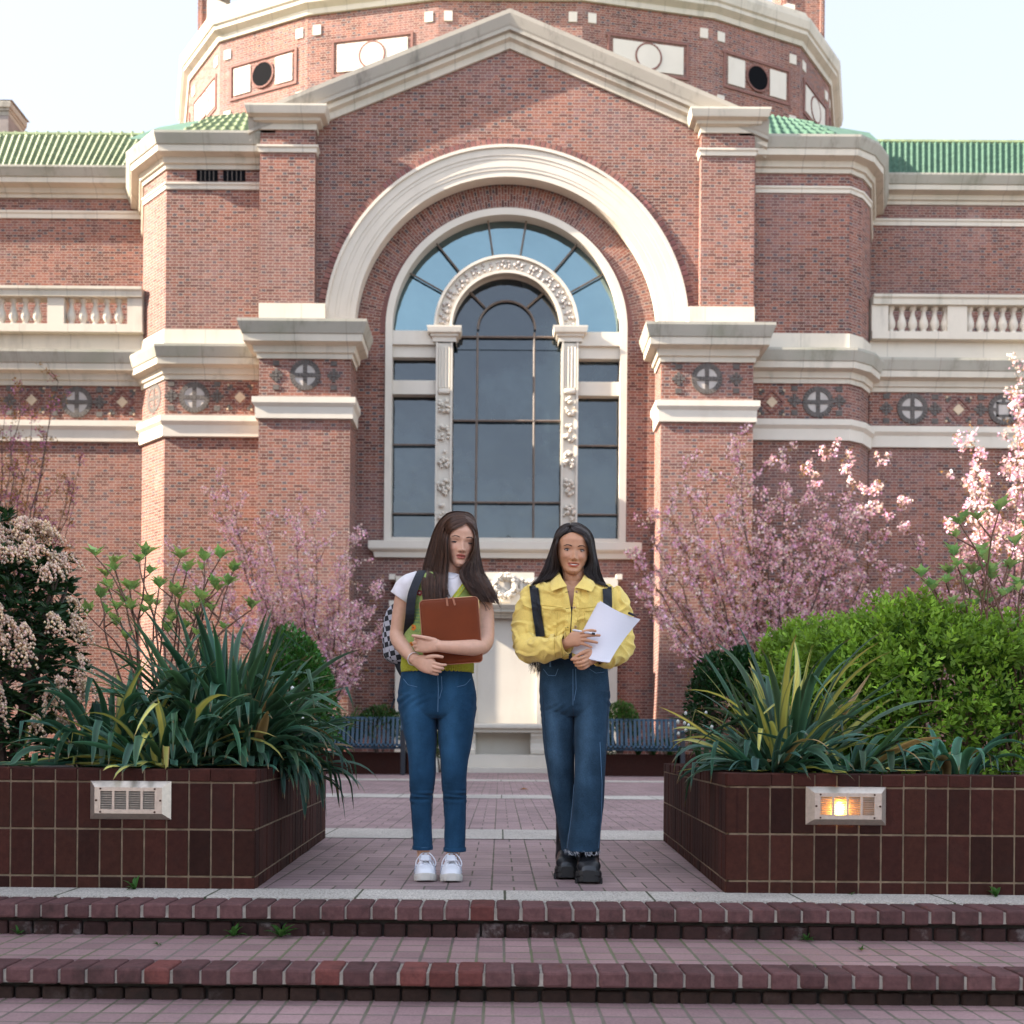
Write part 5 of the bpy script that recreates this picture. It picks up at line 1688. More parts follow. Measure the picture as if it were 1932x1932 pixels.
m.face([(c.x - .06, c.y, .012), (c.x - .01, c.y - .05, .03), (c.x + .07, c.y, .015), (c.x, c.y + .05, .035)])
tag(m.build('fallen_leaf', simple('dry_leaf', (.35, .14, .04), .8, None)), 'dry orange leaf lying on the plaza bricks between the women', 'leaf')
# ---------------------------------------------------------------- figure building
from mathutils.bvhtree import BVHTree
def catmull(pts, n):
    """Resample tuples (any length) smoothly to n points, by index."""
    A = np.array([list(p) for p in pts], dtype=float)
    m = len(A)
    if m == 2: return [A[0] + (A[1] - A[0]) * i / (n - 1) for i in range(n)]
    out = []
    for i in range(n):
        u = i / (n - 1) * (m - 1)
        k = min(int(u), m - 2); t = u - k
        p0 = A[k - 1] if k > 0 else 2 * A[0] - A[1]
        p1, p2 = A[k], A[k + 1]
        p3 = A[k + 2] if k + 2 < m else 2 * A[-1] - A[-2]
        out.append(.5 * ((2 * p1) + (-p0 + p2) * t + (2 * p0 - 5 * p1 + 4 * p2 - p3) * t * t + (-p0 + 3 * p1 - 3 * p2 + p3) * t ** 3))
    return out

def limb(mb, pts, n=20, seg=24, wr=None, caps=True, flat=1.0, rnd_cap=True):
    """pts: (x, y, z, r) -> smooth round tube; wr(t, a) scales the radius; flat squashes the second axis."""
    q = catmull(pts, seg)
    rows, prev = [], None
    C = [Vector(p[:3]) for p in q]
    for i in range(seg):
        t = (C[min(i + 1, seg - 1)] - C[max(i - 1, 0)]).normalized()
        if prev is None:
            a = Vector((0, 1, 0)) if abs(t.y) < .85 else Vector((0, 0, 1))
            u = t.cross(a).normalized()
        else: u = (prev - t * prev.dot(t)).normalized()
        prev = u; w = t.cross(u)
        r = q[i][3]
        rows.append([C[i] + (u * math.cos(2 * math.pi * k / n) + w * math.sin(2 * math.pi * k / n) * flat) * r * (wr(i / (seg - 1), 2 * math.pi * k / n) if wr else 1) for k in range(n)])
    if caps and rnd_cap:
        def capring(i, s):
            t = (C[1] - C[0]).normalized() * -1 if i == 0 else (C[-1] - C[-2]).normalized()
            out = []
            for f in (.35, .65, .88):
                sc = math.sqrt(max(0, 1 - f * f))
                out.append([C[i] + (p - C[i]) * sc + t * (q[i][3] * f) for p in rows[i]])
            return out
        a = capring(0, -1)[::-1]; b = capring(-1, 1)
        rows = a + rows + b
    mb.grid(rows, close_u=True)
    if caps: mb.face(rows[0][::-1]); mb.face(rows[-1])
    return rows

def loft(mb, st, n=48, seg=40, expo=2.2, wr=None, caps=True):
    """st: (x, y, z, rx, ry) level ellipses (X, Y half axes), resampled smoothly."""
    q = catmull(st, seg)
    rows = []
    for i, (x, y, z, rx, ry) in enumerate(q):
        r_ = []
        for k in range(n):
            a = 2 * math.pi * k / n
            c, s = math.cos(a), math.sin(a)
            f = wr(i / (seg - 1), a) if wr else 1.0
            r_.append((x + rx * f * math.copysign(abs(c) ** (2 / expo), c), y + ry * f * math.copysign(abs(s) ** (2 / expo), s), z))
        rows.append(r_)
    mb.grid(rows, close_u=True, flip=q[0][2] > q[-1][2])
    if caps:
        up = q[0][2] > q[-1][2]
        mb.ngon(rows[0], not up); mb.ngon(rows[-1], up)
    return rows

def remesh(mb, name, mats, parent, voxel=.003, smooth_it=4, disp=None, tint=None, cut=None, smf=.5):
    """Fuses overlapping closed shapes into one continuous skin."""
    me = bpy.data.meshes.new('tmp'); me.from_pydata(mb.v, [], mb.f)
    o = bpy.data.objects.new('tmp', me); COL.objects.link(o)
    md = o.modifiers.new('r', 'REMESH'); md.mode = 'VOXEL'; md.voxel_size = voxel; md.adaptivity = 0
    sm = o.modifiers.new('s', 'SMOOTH'); sm.iterations = smooth_it; sm.factor = smf
    dg = bpy.context.evaluated_depsgraph_get()
    dg.update()
    m2 = bpy.data.meshes.new_from_object(o.evaluated_get(dg), depsgraph=dg)
    bpy.data.objects.remove(o); bpy.data.meshes.remove(me)
    n = len(m2.vertices)
    V = np.empty(n * 3); m2.vertices.foreach_get('co', V); V = V.reshape(-1, 3)
    if disp is not None:
        N = np.empty(n * 3); m2.vertices.foreach_get('normal', N); N = N.reshape(-1, 3)
        V = disp(V, N); m2.vertices.foreach_set('co', V.ravel())
    if cut is not None:
        bm = bmesh.new(); bm.from_mesh(m2)
        dl = [f for f in bm.faces if cut(f.calc_center_median(), f.normal)]
        bmesh.ops.delete(bm, geom=dl, context='FACES')
        bm.to_mesh(m2); bm.free(); n = len(m2.vertices)
        V = np.empty(n * 3); m2.vertices.foreach_get('co', V); V = V.reshape(-1, 3)
    if tint is not None:
        a = m2.color_attributes.new('tint', 'FLOAT_COLOR', 'POINT')
        c = np.ones((n, 4), dtype=np.float32); c[:, :3] = tint(V)
        a.data.foreach_set('color', c.ravel())
    m2.name = name
    m2.update()
    return link(name, m2, mats if isinstance(mats, (list, tuple)) else [mats], parent, smooth=True)

def bvh_of(*objs):
    V, Fc = [], []
    for o in objs:
        k = len(V)
        V += [v.co.copy() for v in o.data.vertices]
        Fc += [tuple(k + i for i in p.vertices) for p in o.data.polygons]
    return BVHTree.FromPolygons(V, Fc)
EYE = Vector((0, 0, CAMZ))
def onto(bvh, x, y, off, Yd):
    """Point on the garment that shows at (x, y); Yd if nothing is there."""
    d = (P(x, y, 1.0) - EYE).normalized()
    h, nrm, _, _ = bvh.ray_cast(EYE, d)
    if h is None: return P(x, y, Yd) - d * off
    return h - d * off
def resample(poly, n):
    pts = [Vector((*p, 0)) for p in poly]
    L = [0.0]
    for a, b in zip(pts, pts[1:]): L.append(L[-1] + (b - a).length)
    out = []
    for i in range(n):
        s = L[-1] * i / (n - 1)
        k = max(j for j in range(len(L)) if L[j] <= s + 1e-9); k = min(k, len(pts) - 2)
        t = (s - L[k]) / max(1e-9, L[k + 1] - L[k])
        p = pts[k].lerp(pts[k + 1], t); out.append((p.x, p.y))
    return out
def ribbon3(mb, rows, thick):
    """rows of Vectors (a grid) as a sheet of real thickness, pushed towards the camera side."""
    fr = [[p - (p - EYE).normalized() * thick for p in r_] for r_ in rows]
    mb.grid(fr); mb.grid(rows, flip=True)
    h, w = len(rows), len(rows[0])
    ring = [(0, j) for j in range(w)] + [(i, w - 1) for i in range(1, h)] + [(h - 1, j) for j in range(w - 2, -1, -1)] + [(i, 0) for i in range(h - 2, 0, -1)]
    for (a, b), (c, d) in zip(ring, ring[1:] + ring[:1]):
        mb.face([fr[a][b], rows[a][b], rows[c][d], fr[c][d]])
def band(mb, A, B, bvh, Yd, off=.001, thick=.003, nu=16, nv=5):
    """A piece of cloth between two outlines, lying on the garment."""
    A, B = resample(A, nu), resample(B, nu)
    rows = []
    for j in range(nv):
        v = j / (nv - 1)
        rows.append([onto(bvh, a[0] + (b[0] - a[0]) * v, a[1] + (b[1] - a[1]) * v, off, Yd) for a, b in zip(A, B)])
    ribbon3(mb, rows, thick)
def seam(mb, poly, bvh, Yd, r=.0012, off=.0006, n=None, dash=None):
    pts = resample(poly, n or max(6, int(sum(math.dist(a, b) for a, b in zip(poly, poly[1:])) / 2.5)))
    Q = [onto(bvh, x, y, off, Yd) for x, y in pts]
    if dash:
        for i in range(0, len(Q) - 1, 2): mb.tube([Q[i], Q[i + 1]], r, 5)
    else: mb.tube(Q, r, 5)
def inpoly(x, y, poly):
    c = False
    for (x0, y0), (x1, y1) in zip(poly, poly[1:] + poly[:1]):
        if (y0 > y) != (y1 > y) and x < (x1 - x0) * (y - y0) / (y1 - y0) + x0: c = not c
    return c
def unP(p):
    """World point back to the 1932 px picture."""
    X = p[0] * F / p[1]; Z = (p[2] - CAMZ) * F / p[1]
    return CX + X * CR + Z * SR, CY - (-X * SR + Z * CR)

# --- head
def tab(t, z):
    if z <= t[0][0]: return t[0][1]
    for (a, b), (c, d) in zip(t, t[1:]):
        if z <= c:
            u = (z - a) / (c - a); u = u * u * (3 - 2 * u) * .5 + u * .5
            return b + (d - b) * u
    return t[-1][1]
def head_grid(mb, M, wide=1.0, jaw=1.0, nose=1.0, smile=0.0, lid=0.0, open_=0.0, cheek=1.0, mo=0.0, nl=1.0):
    W = [(-.114, .004), (-.110, .019), (-.10, .0315), (-.085, .0440), (-.06, .0565), (-.03, .0655), (0, .0695), (.03, .072), (.06, .073), (.085, .064), (.10, .05), (.112, .028), (.117, .004)]
    FR = [(-.114, -.066), (-.110, -.080), (-.098, -.088), (-.085, -.0865), (-.072, -.0855), (-.05, -.0895), (-.03, -.0905), (0, -.0890), (.022, -.0925), (.05, -.0915), (.08, -.077), (.10, -.053), (.112, -.028), (.117, -.006)]
    BK = [(-.114, -.05), (-.105, -.02), (-.09, .0), (-.06, .035), (-.03, .072), (0, .092), (.03, .10), (.06, .098), (.085, .082), (.10, .062), (.112, .032), (.117, .004)]
    g = lambda x, z, x0, z0, sx, sz: math.exp(-((x - x0) / sx) ** 2 - ((z - z0) / sz) ** 2)
    rows = []
    nz, na = 130, 120
    for i in range(nz):
        v = i / (nz - 1)
        z = -.114 + .231 * (.5 - .5 * math.cos(v * math.pi)) * 1.0
        w, f, b = tab(W, z) * wide, tab(FR, z), tab(BK, z)
        if z < -.05: w *= 1 + (jaw - 1) * min(1, (-.05 - z) / .04)
        r_ = []
        yc = -.012 if z > -.06 else -.012 + (z + .06) * .9
        for k in range(na):
            a = 2 * math.pi * k / na
            c, s = math.cos(a), math.sin(a)
            ex = 2 / 2.35 if c > 0 else 1.0
            x = w * math.copysign(abs(s) ** (2 / 2.25), s)
            y = yc + ((f - yc) * abs(c) ** ex if c > 0 else (b - yc) * abs(c))
            if c > 0:
                fr = min(1.0, c * 1.8)
                d = 0.0
                zn = .014 + (z - .014) / nl if z < .014 else z
                t = (zn - .014) / -.044                        # 0 at the bridge, 1 at the tip
                if -.3 < t < 1.35:
                    hgt = (.0030 + .0150 * max(0, t) ** 1.25) if t <= 1 else .018 * max(0, 1 - (t - 1) / .33) ** .8
                    if t < 0: hgt = .0035 * (1 + t / .3)
                    d -= hgt * nose * math.exp(-(x / (.0062 + .0045 * max(0, min(1, t)))) ** 2)
                d -= .0055 * nose * g(x, zn, 0, -.0275, .009, .007)
                for sx in (-1, 1):
                    d -= .0085 * nose * g(x, zn, sx * .0130, -.0315, .0060, .0055)
                    d += .0035 * nose * g(x, zn, sx * .0070, -.0385, .0030, .0020)
                    d += .0020 * g(x, zn, sx * .0215, -.034, .004, .007)
                    d += .0078 * g(x, z, sx * .0325, .0005, .0165, .0105)
                    d -= .0060 * g(x, z, sx * .0325, -.001, .011, .006)          # eyeball under the lids
                    d -= (.004 + .003 * smile) * cheek * g(x, z, sx * .040, -.030, .018, .016)
                    d -= .0015 * g(x, z, sx * .030, .020, .018, .008)
                    d += .003 * smile * g(x, z + mo, sx * .030, -.048, .006, .010)
                    d += .0010 * g(x, zn, sx * .009, -.0395, .004, .003)
                zm = z + mo - (smile * 2.8 * x * x)
                lx = .0235 + .005 * smile
                wmo = max(0, 1 - (x / lx) ** 2)
                d -= .0060 * wmo * math.exp(-((zm + .0515) / .0042) ** 2)
                d -= .0078 * wmo * math.exp(-((zm + .0625 + .004 * open_) / .0050) ** 2)
                d += (.0042 + .006 * open_) * wmo * math.exp(-((zm + .0565 + .001 * open_) / (.0020 + .0022 * open_)) ** 2)
                d += .0024 * g(x, z + mo, 0, -.0745, .016, .0045)
                d -= .0035 * g(x, z, 0, -.096, .014, .011)
                d += .001 * g(x, z + mo * .8, 0, -.045, .003, .005)
                y += d * fr
            r_.append(M @ Vector((x, y, z)))
        rows.append(r_)
    mb.grid(rows, close_u=True, flip=True)
    mb.ngon(rows[0]); mb.ngon(rows[-1], True)

def skin_tint(M, lipc, smile, open_=0.0, blush=.12, toplip=1.0, mo=0.0, nl=1.0):
    Mi = np.array(M.inverted())
    def fn(V):
        L = V @ Mi[:3, :3].T + Mi[:3, 3]
        x, y, z = L[:, 0], L[:, 1], L[:, 2]
        T = np.ones((len(V), 3))
        face = (y < -.03) & (np.abs(z) < .13) & (np.abs(x) < .08)
        zm = z + mo - smile * 2.8 * x * x
        zn = np.where(z < .014, .014 + (z - .014) / nl, z)
        lx = .0225 + .005 * smile
        wmo = np.clip(1 - (x / lx) ** 2, 0, 1) ** .5
        up = np.clip((zm + .0565) / np.maximum(1e-4, .0085 * wmo * toplip), 0, 2); lo = np.clip((-.0565 - zm) / np.maximum(1e-4, (.0115 + .004 * open_) * wmo), 0, 2)
        inl = np.where(zm > -.0565, np.clip((1.15 - up) * 5, 0, 1), np.clip((1.12 - lo) * 5, 0, 1)) * (wmo > .05) * face
        T = T * (1 - inl[:, None]) + np.array(lipc)[None] * inl[:, None]
        dark = np.clip(1 - np.abs(zm + .0568 + .0010 * open_) / (.0013 + .0028 * open_ * wmo), 0, 1) * (np.abs(x) < lx * 1.02) * face
        T *= (1 - .80 * dark)[:, None]
        for sx in (-1, 1):
            b = np.exp(-((x - sx * .038) / .018) ** 2 - ((z + .028) / .015) ** 2) * face
            T *= 1 - b[:, None] * blush * np.array([.2, 1.0, .9])
            n_ = np.exp(-((x - sx * .0075) / .0030) ** 2 - ((zn + .0375) / .0018) ** 2) * face
            T *= 1 - .6 * n_[:, None]
            e = np.exp(-((x - sx * .033) / .017) ** 2 - ((z - .002) / .010) ** 2) * face
            T *= 1 - e[:, None] * .10
        return np.clip(T, .02, 1.6)
    return fn

def skin_mat(name, col, rough=.48):
    n = NT(name)
    c = n.mix(1.0, col, n.attr('tint'), 'MULTIPLY')
    c = n.mix(1.0, c, n.ramp(n.noise(45, 4, n.obj()), [(.3, .94), (.7, 1.06)]), 'MULTIPLY')
    n.bump(n.noise(420, 2, n.obj()), .06, .001)
    m = n.fin(c, rough, Specular_IOR_Level=.4)
    n.b.inputs['Subsurface Weight'].default_value = .06
    n.b.inputs['Subsurface Radius'].default_value = (.010, .004, .002)
    n.b.inputs['Subsurface Scale'].default_value = 1.0
    return m
def cloth_mat(name, col, rough=.85, weave=900, var=.10, bump=.12, tint=True, fold=0.0, spec=.2, sheen=.2):
    n = NT(name)
    c = n.mix(1.0, col, n.attr('tint'), 'MULTIPLY') if tint else col
    c = n.mix(1.0, c, n.ramp(n.noise(weave * .25, 3, n.obj()), [(.3, 1 - var), (.7, 1 + var)]), 'MULTIPLY')
    c = n.mix(1.0, c, n.ramp(n.noise(9, 4, n.obj()), [(.3, 1 - var * .8), (.7, 1 + var * .8)]), 'MULTIPLY')
    h = n.noise(weave, 2, n.obj())
    if fold: h = n.math('ADD', n.math('MULTIPLY', h, .12), n.noise(fold, 4, n.obj(), .6))
    n.bump(h, bump, .002 if not fold else .01)
    m = n.fin(c, rough, Specular_IOR_Level=spec)
    n.b.inputs['Sheen Weight'].default_value = sheen
    return m

def eye_open(parent, bvh, M, sx, iris=(.045, .022, .012), w=.0150, h=.0050, tilt=0.0, look=(0, 0), lash=1.0, zc=0.0):
    """Almond of white with iris, pupil and lash line, seated in the socket."""
    c = M @ Vector((sx * .0325, -.2, -.0005 + zc))
    d = (M.to_3x3() @ Vector((0, 1, 0))).normalized()
    hit, _, _, _ = bvh.ray_cast(c, d)
    Mi = M.inverted(); yl = (Mi @ hit).y
    R0 = .0135
    def s(x, z, lift=0.0):      # on the eyeball
        xx, zz = x, z
        return M @ Vector((sx * .0325 + xx, yl - .0012 - lift + (xx * xx + zz * zz) / (2 * R0) * .8, zz + zc))
    m = MB()
    N = 20
    def edge(t, up):
        x = -w + 2 * w * t
        b = math.sin(math.pi * t) ** .75
        return x, (h * b * (1.0 if up else -.62)) + tilt * sx * x
    rows = [[s(*( (edge(i / N, True)[0]), edge(i / N, False)[1] + (edge(i / N, True)[1] - edge(i / N, False)[1]) * v)) for i in range(N + 1)] for v in (0, .25, .5, .75, 1)]
    m.cur = 0; m.grid(rows)
    m.cur = 1
    def disc(r, lift):
        pts = []
        for k in range(20):
            a = 2 * math.pi * k / 20
            x, z = look[0] + r * math.cos(a), look[1] + r * math.sin(a)
            t = (x + w) / (2 * w)
            z = min(max(z, edge(t, False)[1]), edge(t, True)[1])
            pts.append(s(x, z, lift))
        m.face(pts)
    disc(.0058, .0003)
    m.cur = 2; disc(.0028, .0006)
    m.cur = 3
    k = M.to_scale().x
    pt = [s(*edge(i / 14, True), .0008) for i in range(15)]
    m.tube(pt, [(.0008 + .0011 * (i / 14 if sx > 0 else 1 - i / 14) ** .7 + .0003) * k * lash for i in range(15)], 5)
    m.tube([s(edge(i / 14, False)[0], edge(i / 14, False)[1], .0005) for i in range(15)], .00045 * k, 4)
    m.cur = 0
    m.face([s(look[0] - .0016 + .0006 * math.cos(a * 1.05), look[1] + .0018 + .0006 * math.sin(a * 1.05), .0011) for a in range(6)])  # painted glint: small white dot laid over the iris
    return m.build('eye', [M_SCLERA, None or M_IRIS, M_PUPIL, M_LASH], parent, smooth=True)
M_SCLERA = simple('eye_white', (.50, .45, .42), .25, None)
M_IRIS = simple('brown_iris', (.030, .014, .008), .2, None)
M_PUPIL = simple('pupil', (.004, .004, .004), .15, None)
M_LASH = simple('lash', (.010, .007, .006), .6, None)
M_BROW = simple('brow_hair', (.020, .011, .008), .7, None)

def face_pt(bvh, M, x, z, off=.0008):
    c = M @ Vector((x, -.25, z)); d = (M.to_3x3() @ Vector((0, 1, 0))).normalized()
    h, nrm, _, _ = bvh.ray_cast(c, d)
    return (h if h is not None else M @ Vector((x, -.088, z))) - d * off
def brow(parent, bvh, M, sx, pts, r0=.0026, r1=.0008, n_hair=60):
    m = MB(); rr = random.Random(3)
    q = catmull([(x, z) for x, z in pts], 24)
    for i in range(n_hair):
        t = rr.random(); k = min(22, int(t * 23)); x, z = q[k]; x1, z1 = q[k + 1]
        wd = (r0 * min(1, .45 + 4 * t) * (1 - t) ** .6 + r1)
        zz = z + rr.uniform(-wd, wd)
        dx, dz = (x1 - x), (z1 - z)
        L = rr.uniform(.004, .007); l_ = math.hypot(dx, dz) or 1
        up = .7 * (1 - t) - .1
        a = face_pt(bvh, M, sx * x, zz, .0004); b = face_pt(bvh, M, sx * (x + dx / l_ * L), zz + (dz / l_ + up) * L * .6, .0012)
        m.tube([a, b], .00042 * M.to_scale().x, 3, caps=False)
    return m.build('eyebrow', M_BROW, parent)

def hair_mat(name, c0, c1):
    n = NT(name)
    c = n.mix(n.noise(30, 3, n.obj()), c0, c1)
    c = n.mix(1.0, c, n.attr('tint'), 'MULTIPLY')
    m = n.fin(c, .46, Specular_IOR_Level=.42)
    return m
def hair_cap(mb, M, bvh, lift=.006, front=56, back=104, pw=1.25):
    """Scalp hair that follows the skull, ending in a rounded hairline."""
    o = M @ Vector((0, .004, .012)); R3 = M.to_3x3().normalized()
    rows = []
    for i in range(30):
        r_ = []
        for k in range(64):
            a = 2 * math.pi * k / 64
            lim = R(back - (back - front) * max(0, math.cos(a)) ** pw)
            ph = lim * i / 29
            d = R3 @ Vector((math.sin(ph) * math.sin(a), -math.sin(ph) * math.cos(a), math.cos(ph)))
            h, _, _, _ = bvh.ray_cast(o + d * .25, -d)
            if h is None: h = o + d * .1
            e = i / 29
            r_.append(h + d * (lift * (1 - max(0, (e - .8) / .2) ** 2 * .85)))
        rows.append(r_)
    mb.cur = 1
    mb.grid(rows, close_u=True)
def strands(mb, paths, r0=.00085, r1=.0004, n=3):
    mb.cur = 0
    for p, t in paths:
        mb.c = t
        k = len(p)
        mb.tube(p, [r0 + (r1 - r0) * i / (k - 1) for i in range(k)], n, caps=False)
    mb.c = (1, 1, 1)
# ---------------------------------------------------------------- woman with the leather sleeve
YC1 = 4.80
def Q1(x, y, d=0.0): return P(x, y, YC1 + d)
def q1(x, y, d, r): return (*Q1(x, y, d), r)
W1 = empty('person', (Q1(828, 1400).x, YC1, 0.0))
tag(W1, 'woman with long brown hair looking down, in green knit vest, holding a leather sleeve', 'person')
M_SKIN1 = skin_mat('fair_skin', (.60, .345, .24))
r1_ = random.Random(31)

# head
yaw, pit, rol = R(13), R(11), R(3)
R1 = Matrix.Rotation(yaw, 4, 'Z') @ Matrix.Rotation(pit, 4, 'X') @ Matrix.Rotation(rol, 4, 'Y')
S1 = .97
eye_c = Q1(872.5, 1023.0, -.085)
M1 = Matrix.Translation(eye_c - (R1 @ Vector((0, -.086, 0))) * S1) @ R1 @ Matrix.Scale(S1, 4)
mb = MB()
head_grid(mb, M1, wide=.97, jaw=.95, nose=1.18, smile=-.15, open_=.45, mo=.0062, nl=1.12)
hc = M1 @ Vector((0, .02, -.06))
limb(mb, [(*(M1 @ Vector((0, .030, -.03))), .050), (*Q1(852, 1072, .012), .049), (*Q1(845, 1088, .012), .052), (*Q1(838, 1102, .015), .075)], 24, 16)
# trunk inside the clothes
loft(mb, [(*Q1(838, 1090, .02), .07, .05), (*Q1(838, 1100, .01), .135, .075), (*Q1(836, 1125, 0), .150, .088), (*Q1(833, 1165, 0), .135, .088), (*Q1(829, 1215, 0), .125, .082), (*Q1(826, 1255, .0), .140, .085), (*Q1(826, 1310, .0), .158, .095), (*Q1(826, 1345, .0), .150, .09)], 40, 30)
# legs
limb(mb, [q1(793, 1330, 0, .075), q1(797, 1400, 0, .060), q1(797, 1470, -.01, .044), q1(797, 1530, .01, .042), q1(798, 1590, .02, .031), q1(799, 1622, .025, .027), q1(800, 1650, .03, .03)], 20, 30)
limb(mb, [q1(860, 1330, 0, .075), q1(858, 1400, 0, .060), q1(857, 1470, -.01, .044), q1(858, 1530, .01, .042), q1(856, 1590, .02, .031), q1(851, 1622, .025, .027), q1(850, 1650, .03, .03)], 20, 30)
# her right arm (left in the picture)
limb(mb, [q1(782, 1102, .01, .050), q1(766, 1120, .01, .046), q1(757, 1152, .015, .039), q1(752, 1185, .02, .037), q1(750, 1200, .01, .036), q1(755, 1212, -.03, .036), q1(765, 1226, -.09, .032), q1(775, 1238, -.145, .026), q1(783, 1245, -.18, .0235)], 24, 40)
# her left arm
limb(mb, [q1(888, 1102, .01, .050), q1(904, 1118, .0, .046), q1(914, 1150, -.02, .041), q1(916, 1185, -.06, .040), q1(914, 1210, -.11, .040), q1(904, 1221, -.165, .038), q1(880, 1222, -.215, .034), q1(850, 1221, -.235, .028), q1(826, 1219, -.24, .0245)], 24, 44)
def hand_palm(mb, pts, n=20):       # (x, y, d, half height, half thickness) along the hand
    st = []
    q = catmull([(*pts_[:5],) for pts_ in pts], 14)
    rows = []
    C = [Q_(p[0], p[1], p[2]) for p in q]
    for i, p in enumerate(q):
        t = (C[min(i + 1, 13)] - C[max(i - 1, 0)]).normalized()
        v = t.cross(Vector((0, 0, 1))).normalized() if abs(t.z) < .9 else Vector((0, 1, 0))
        u = v.cross(t)
        rows.append([C[i] + u * p[3] * math.copysign(abs(math.cos(a)) ** .8, math.cos(a)) + v * p[4] * math.copysign(abs(math.sin(a)) ** .8, math.sin(a)) for a in [2 * math.pi * k / n for k in range(n)]])
    mb.grid(rows, close_u=True); mb.face(rows[0][::-1]); mb.face(rows[-1])
def finger(mb, pts, r0=.0086, r1=.0062):
    k = len(pts)
    limb(mb, [(*Q_(*p), r0 + (r1 - r0) * i / (k - 1)) for i, p in enumerate(pts)], 12, 16)
Q_ = Q1
# left hand closing round the near edge of the sleeve
hand_palm(mb, [(829, 1219, -.24, .025, .019), (818, 1217, -.245, .031, .019), (806, 1216, -.246, .036, .017), (795, 1215, -.243, .037, .014), (789, 1215, -.236, .034, .011)])
for (y0, xe, ye) in ((1204.5, 784, 1206), (1212, 781.5, 1213), (1219.5, 782, 1220), (1226.5, 785, 1226)):
    finger(mb, [(799, y0, -.243), (789, y0, -.240), (xe - .5, ye, -.218), (xe + 3, ye + 1, -.180)], .0088, .0072)
finger(mb, [(820, 1208, -.250), (806, 1204.5, -.262), (793, 1201.5, -.262), (779, 1199.5, -.252)], .0108, .0070)
# right hand under the sleeve
hand_palm(mb, [(781, 1244, -.175, .0235, .019), (790, 1248, -.200, .030, .019), (800, 1252, -.220, .037, .018), (811, 1256, -.232, .036, .015), (818, 1258, -.236, .031, .012)])
finger(mb, [(812, 1249.5, -.236), (824, 1252.5, -.246), (833, 1254.5, -.246), (841, 1254.5, -.240)], .0088, .0062)
finger(mb, [(812, 1256, -.236), (822, 1259, -.246), (830, 1260.8, -.244), (836, 1261, -.234)], .0090, .0064)
finger(mb, [(811, 1262, -.232), (820, 1265, -.240), (827, 1266.6, -.236), (831, 1267, -.226)], .0086, .0062)
finger(mb, [(808, 1267.5, -.226), (816, 1270.3, -.230), (822, 1271.8, -.226), (826, 1272, -.220)], .0078, .0056)
finger(mb, [(799, 1243, -.225), (811, 1239, -.243), (823, 1238, -.250), (834.5, 1239.5, -.248)], .0108, .0068)
tf = skin_tint(M1, (.72, .37, .40), -.15, .45, blush=.10, toplip=1.15, mo=.0062, nl=1.12)
body1 = remesh(mb, 'body', M_SKIN1, W1, .0022, 3, tint=tf)
bv1 = bvh_of(body1)

# lowered lids, lashes and brows
def lid_line(parent, bvh, M, sx):
    m = MB()
    pts = [(-.0150, -.0010), (-.011, -.0038), (-.004, -.0056), (.004, -.0054), (.011, -.0032), (.0165, .0002)]
    q = catmull(pts, 22)
    def pt(x, z, o=.0010): return face_pt(bvh, M, sx * .0325 + sx * x, z + .0005, o)
    q2 = catmull([(-.014, .0062), (-.006, .0092), (.004, .0095), (.013, .0062)], 16)
    m.tube([face_pt(bvh, M, sx * .0325 + sx * x, z, .0002) for x, z in q2], .0008, 4)
    m.build('eyelid_crease', simple('lid_crease', (.42, .235, .165), .7, None), parent)
for sx in (-1, 1):
    eye_open(W1, bv1, M1, sx, w=.0150, h=.0031, tilt=-.02, look=(.001, -.0018), lash=1.2, zc=-.0030)
    lid_line(W1, bv1, M1, sx)
    brow(W1, bv1, M1, sx, [(.0150, .0215), (.025, .0245), (.036, .0255), (.046, .0208)], .0018, .0004, 190)

# jeans
mb = MB()
def kn(t, a):      # creases behind and below the knee
    f = math.exp(-((t - .60) / .07) ** 2)
    return 1 + .075 * f * math.sin(t * 120 + 26 * t * t + 1.5 * math.sin(a + 9 * t)) * (.6 + .6 * math.sin(a * 1.5 + 31 * t)) + .03 * f * math.sin(t * 71 + 2 * a) + .012 * math.sin(t * 40 + 2 * a)
def sil(y, xl, xr, d, ry): 
    p = Q1((xl + xr) / 2, y, d); return (*p, (xr - xl) / 2 * (YC1 + d) / F, ry)
loft(mb, [sil(1256, 760, 890, 0, .098), sil(1270, 758, 891, 0, .100), sil(1295, 753, 896, 0, .108), sil(1320, 750, 899, .003, .112), sil(1345, 753, 898, .005, .104), sil(1356, 762, 890, .005, .08)], 60, 30, 2.3)
loft(mb, [sil(1310, 752, 826, .005, .100), sil(1350, 755, 824.5, 0, .096), sil(1409, 767, 823, -.002, .076), sil(1440, 771, 822, -.006, .066), sil(1469, 772, 821, -.008, .062), sil(1490, 773, 818, 0, .060), sil(1514, 774, 815.5, .008, .058), sil(1555, 777, 815, .012, .052), sil(1590, 779, 815.5, .014, .048), sil(1601, 779.5, 816, .014, .048)], 48, 90, 2.2, kn)
loft(mb, [sil(1310, 824, 899, .005, .100), sil(1350, 825.5, 897, 0, .096), sil(1409, 829, 889, -.002, .076), sil(1440, 832, 883, -.006, .066), sil(1469, 833, 880.5, -.008, .062), sil(1490, 835, 880, 0, .060), sil(1514, 837, 880, .008, .058), sil(1555, 838, 879, .012, .052), sil(1592, 838, 878, .014, .048), sil(1604, 837.5, 878.5, .014, .048)], 48, 90, 2.2, kn)
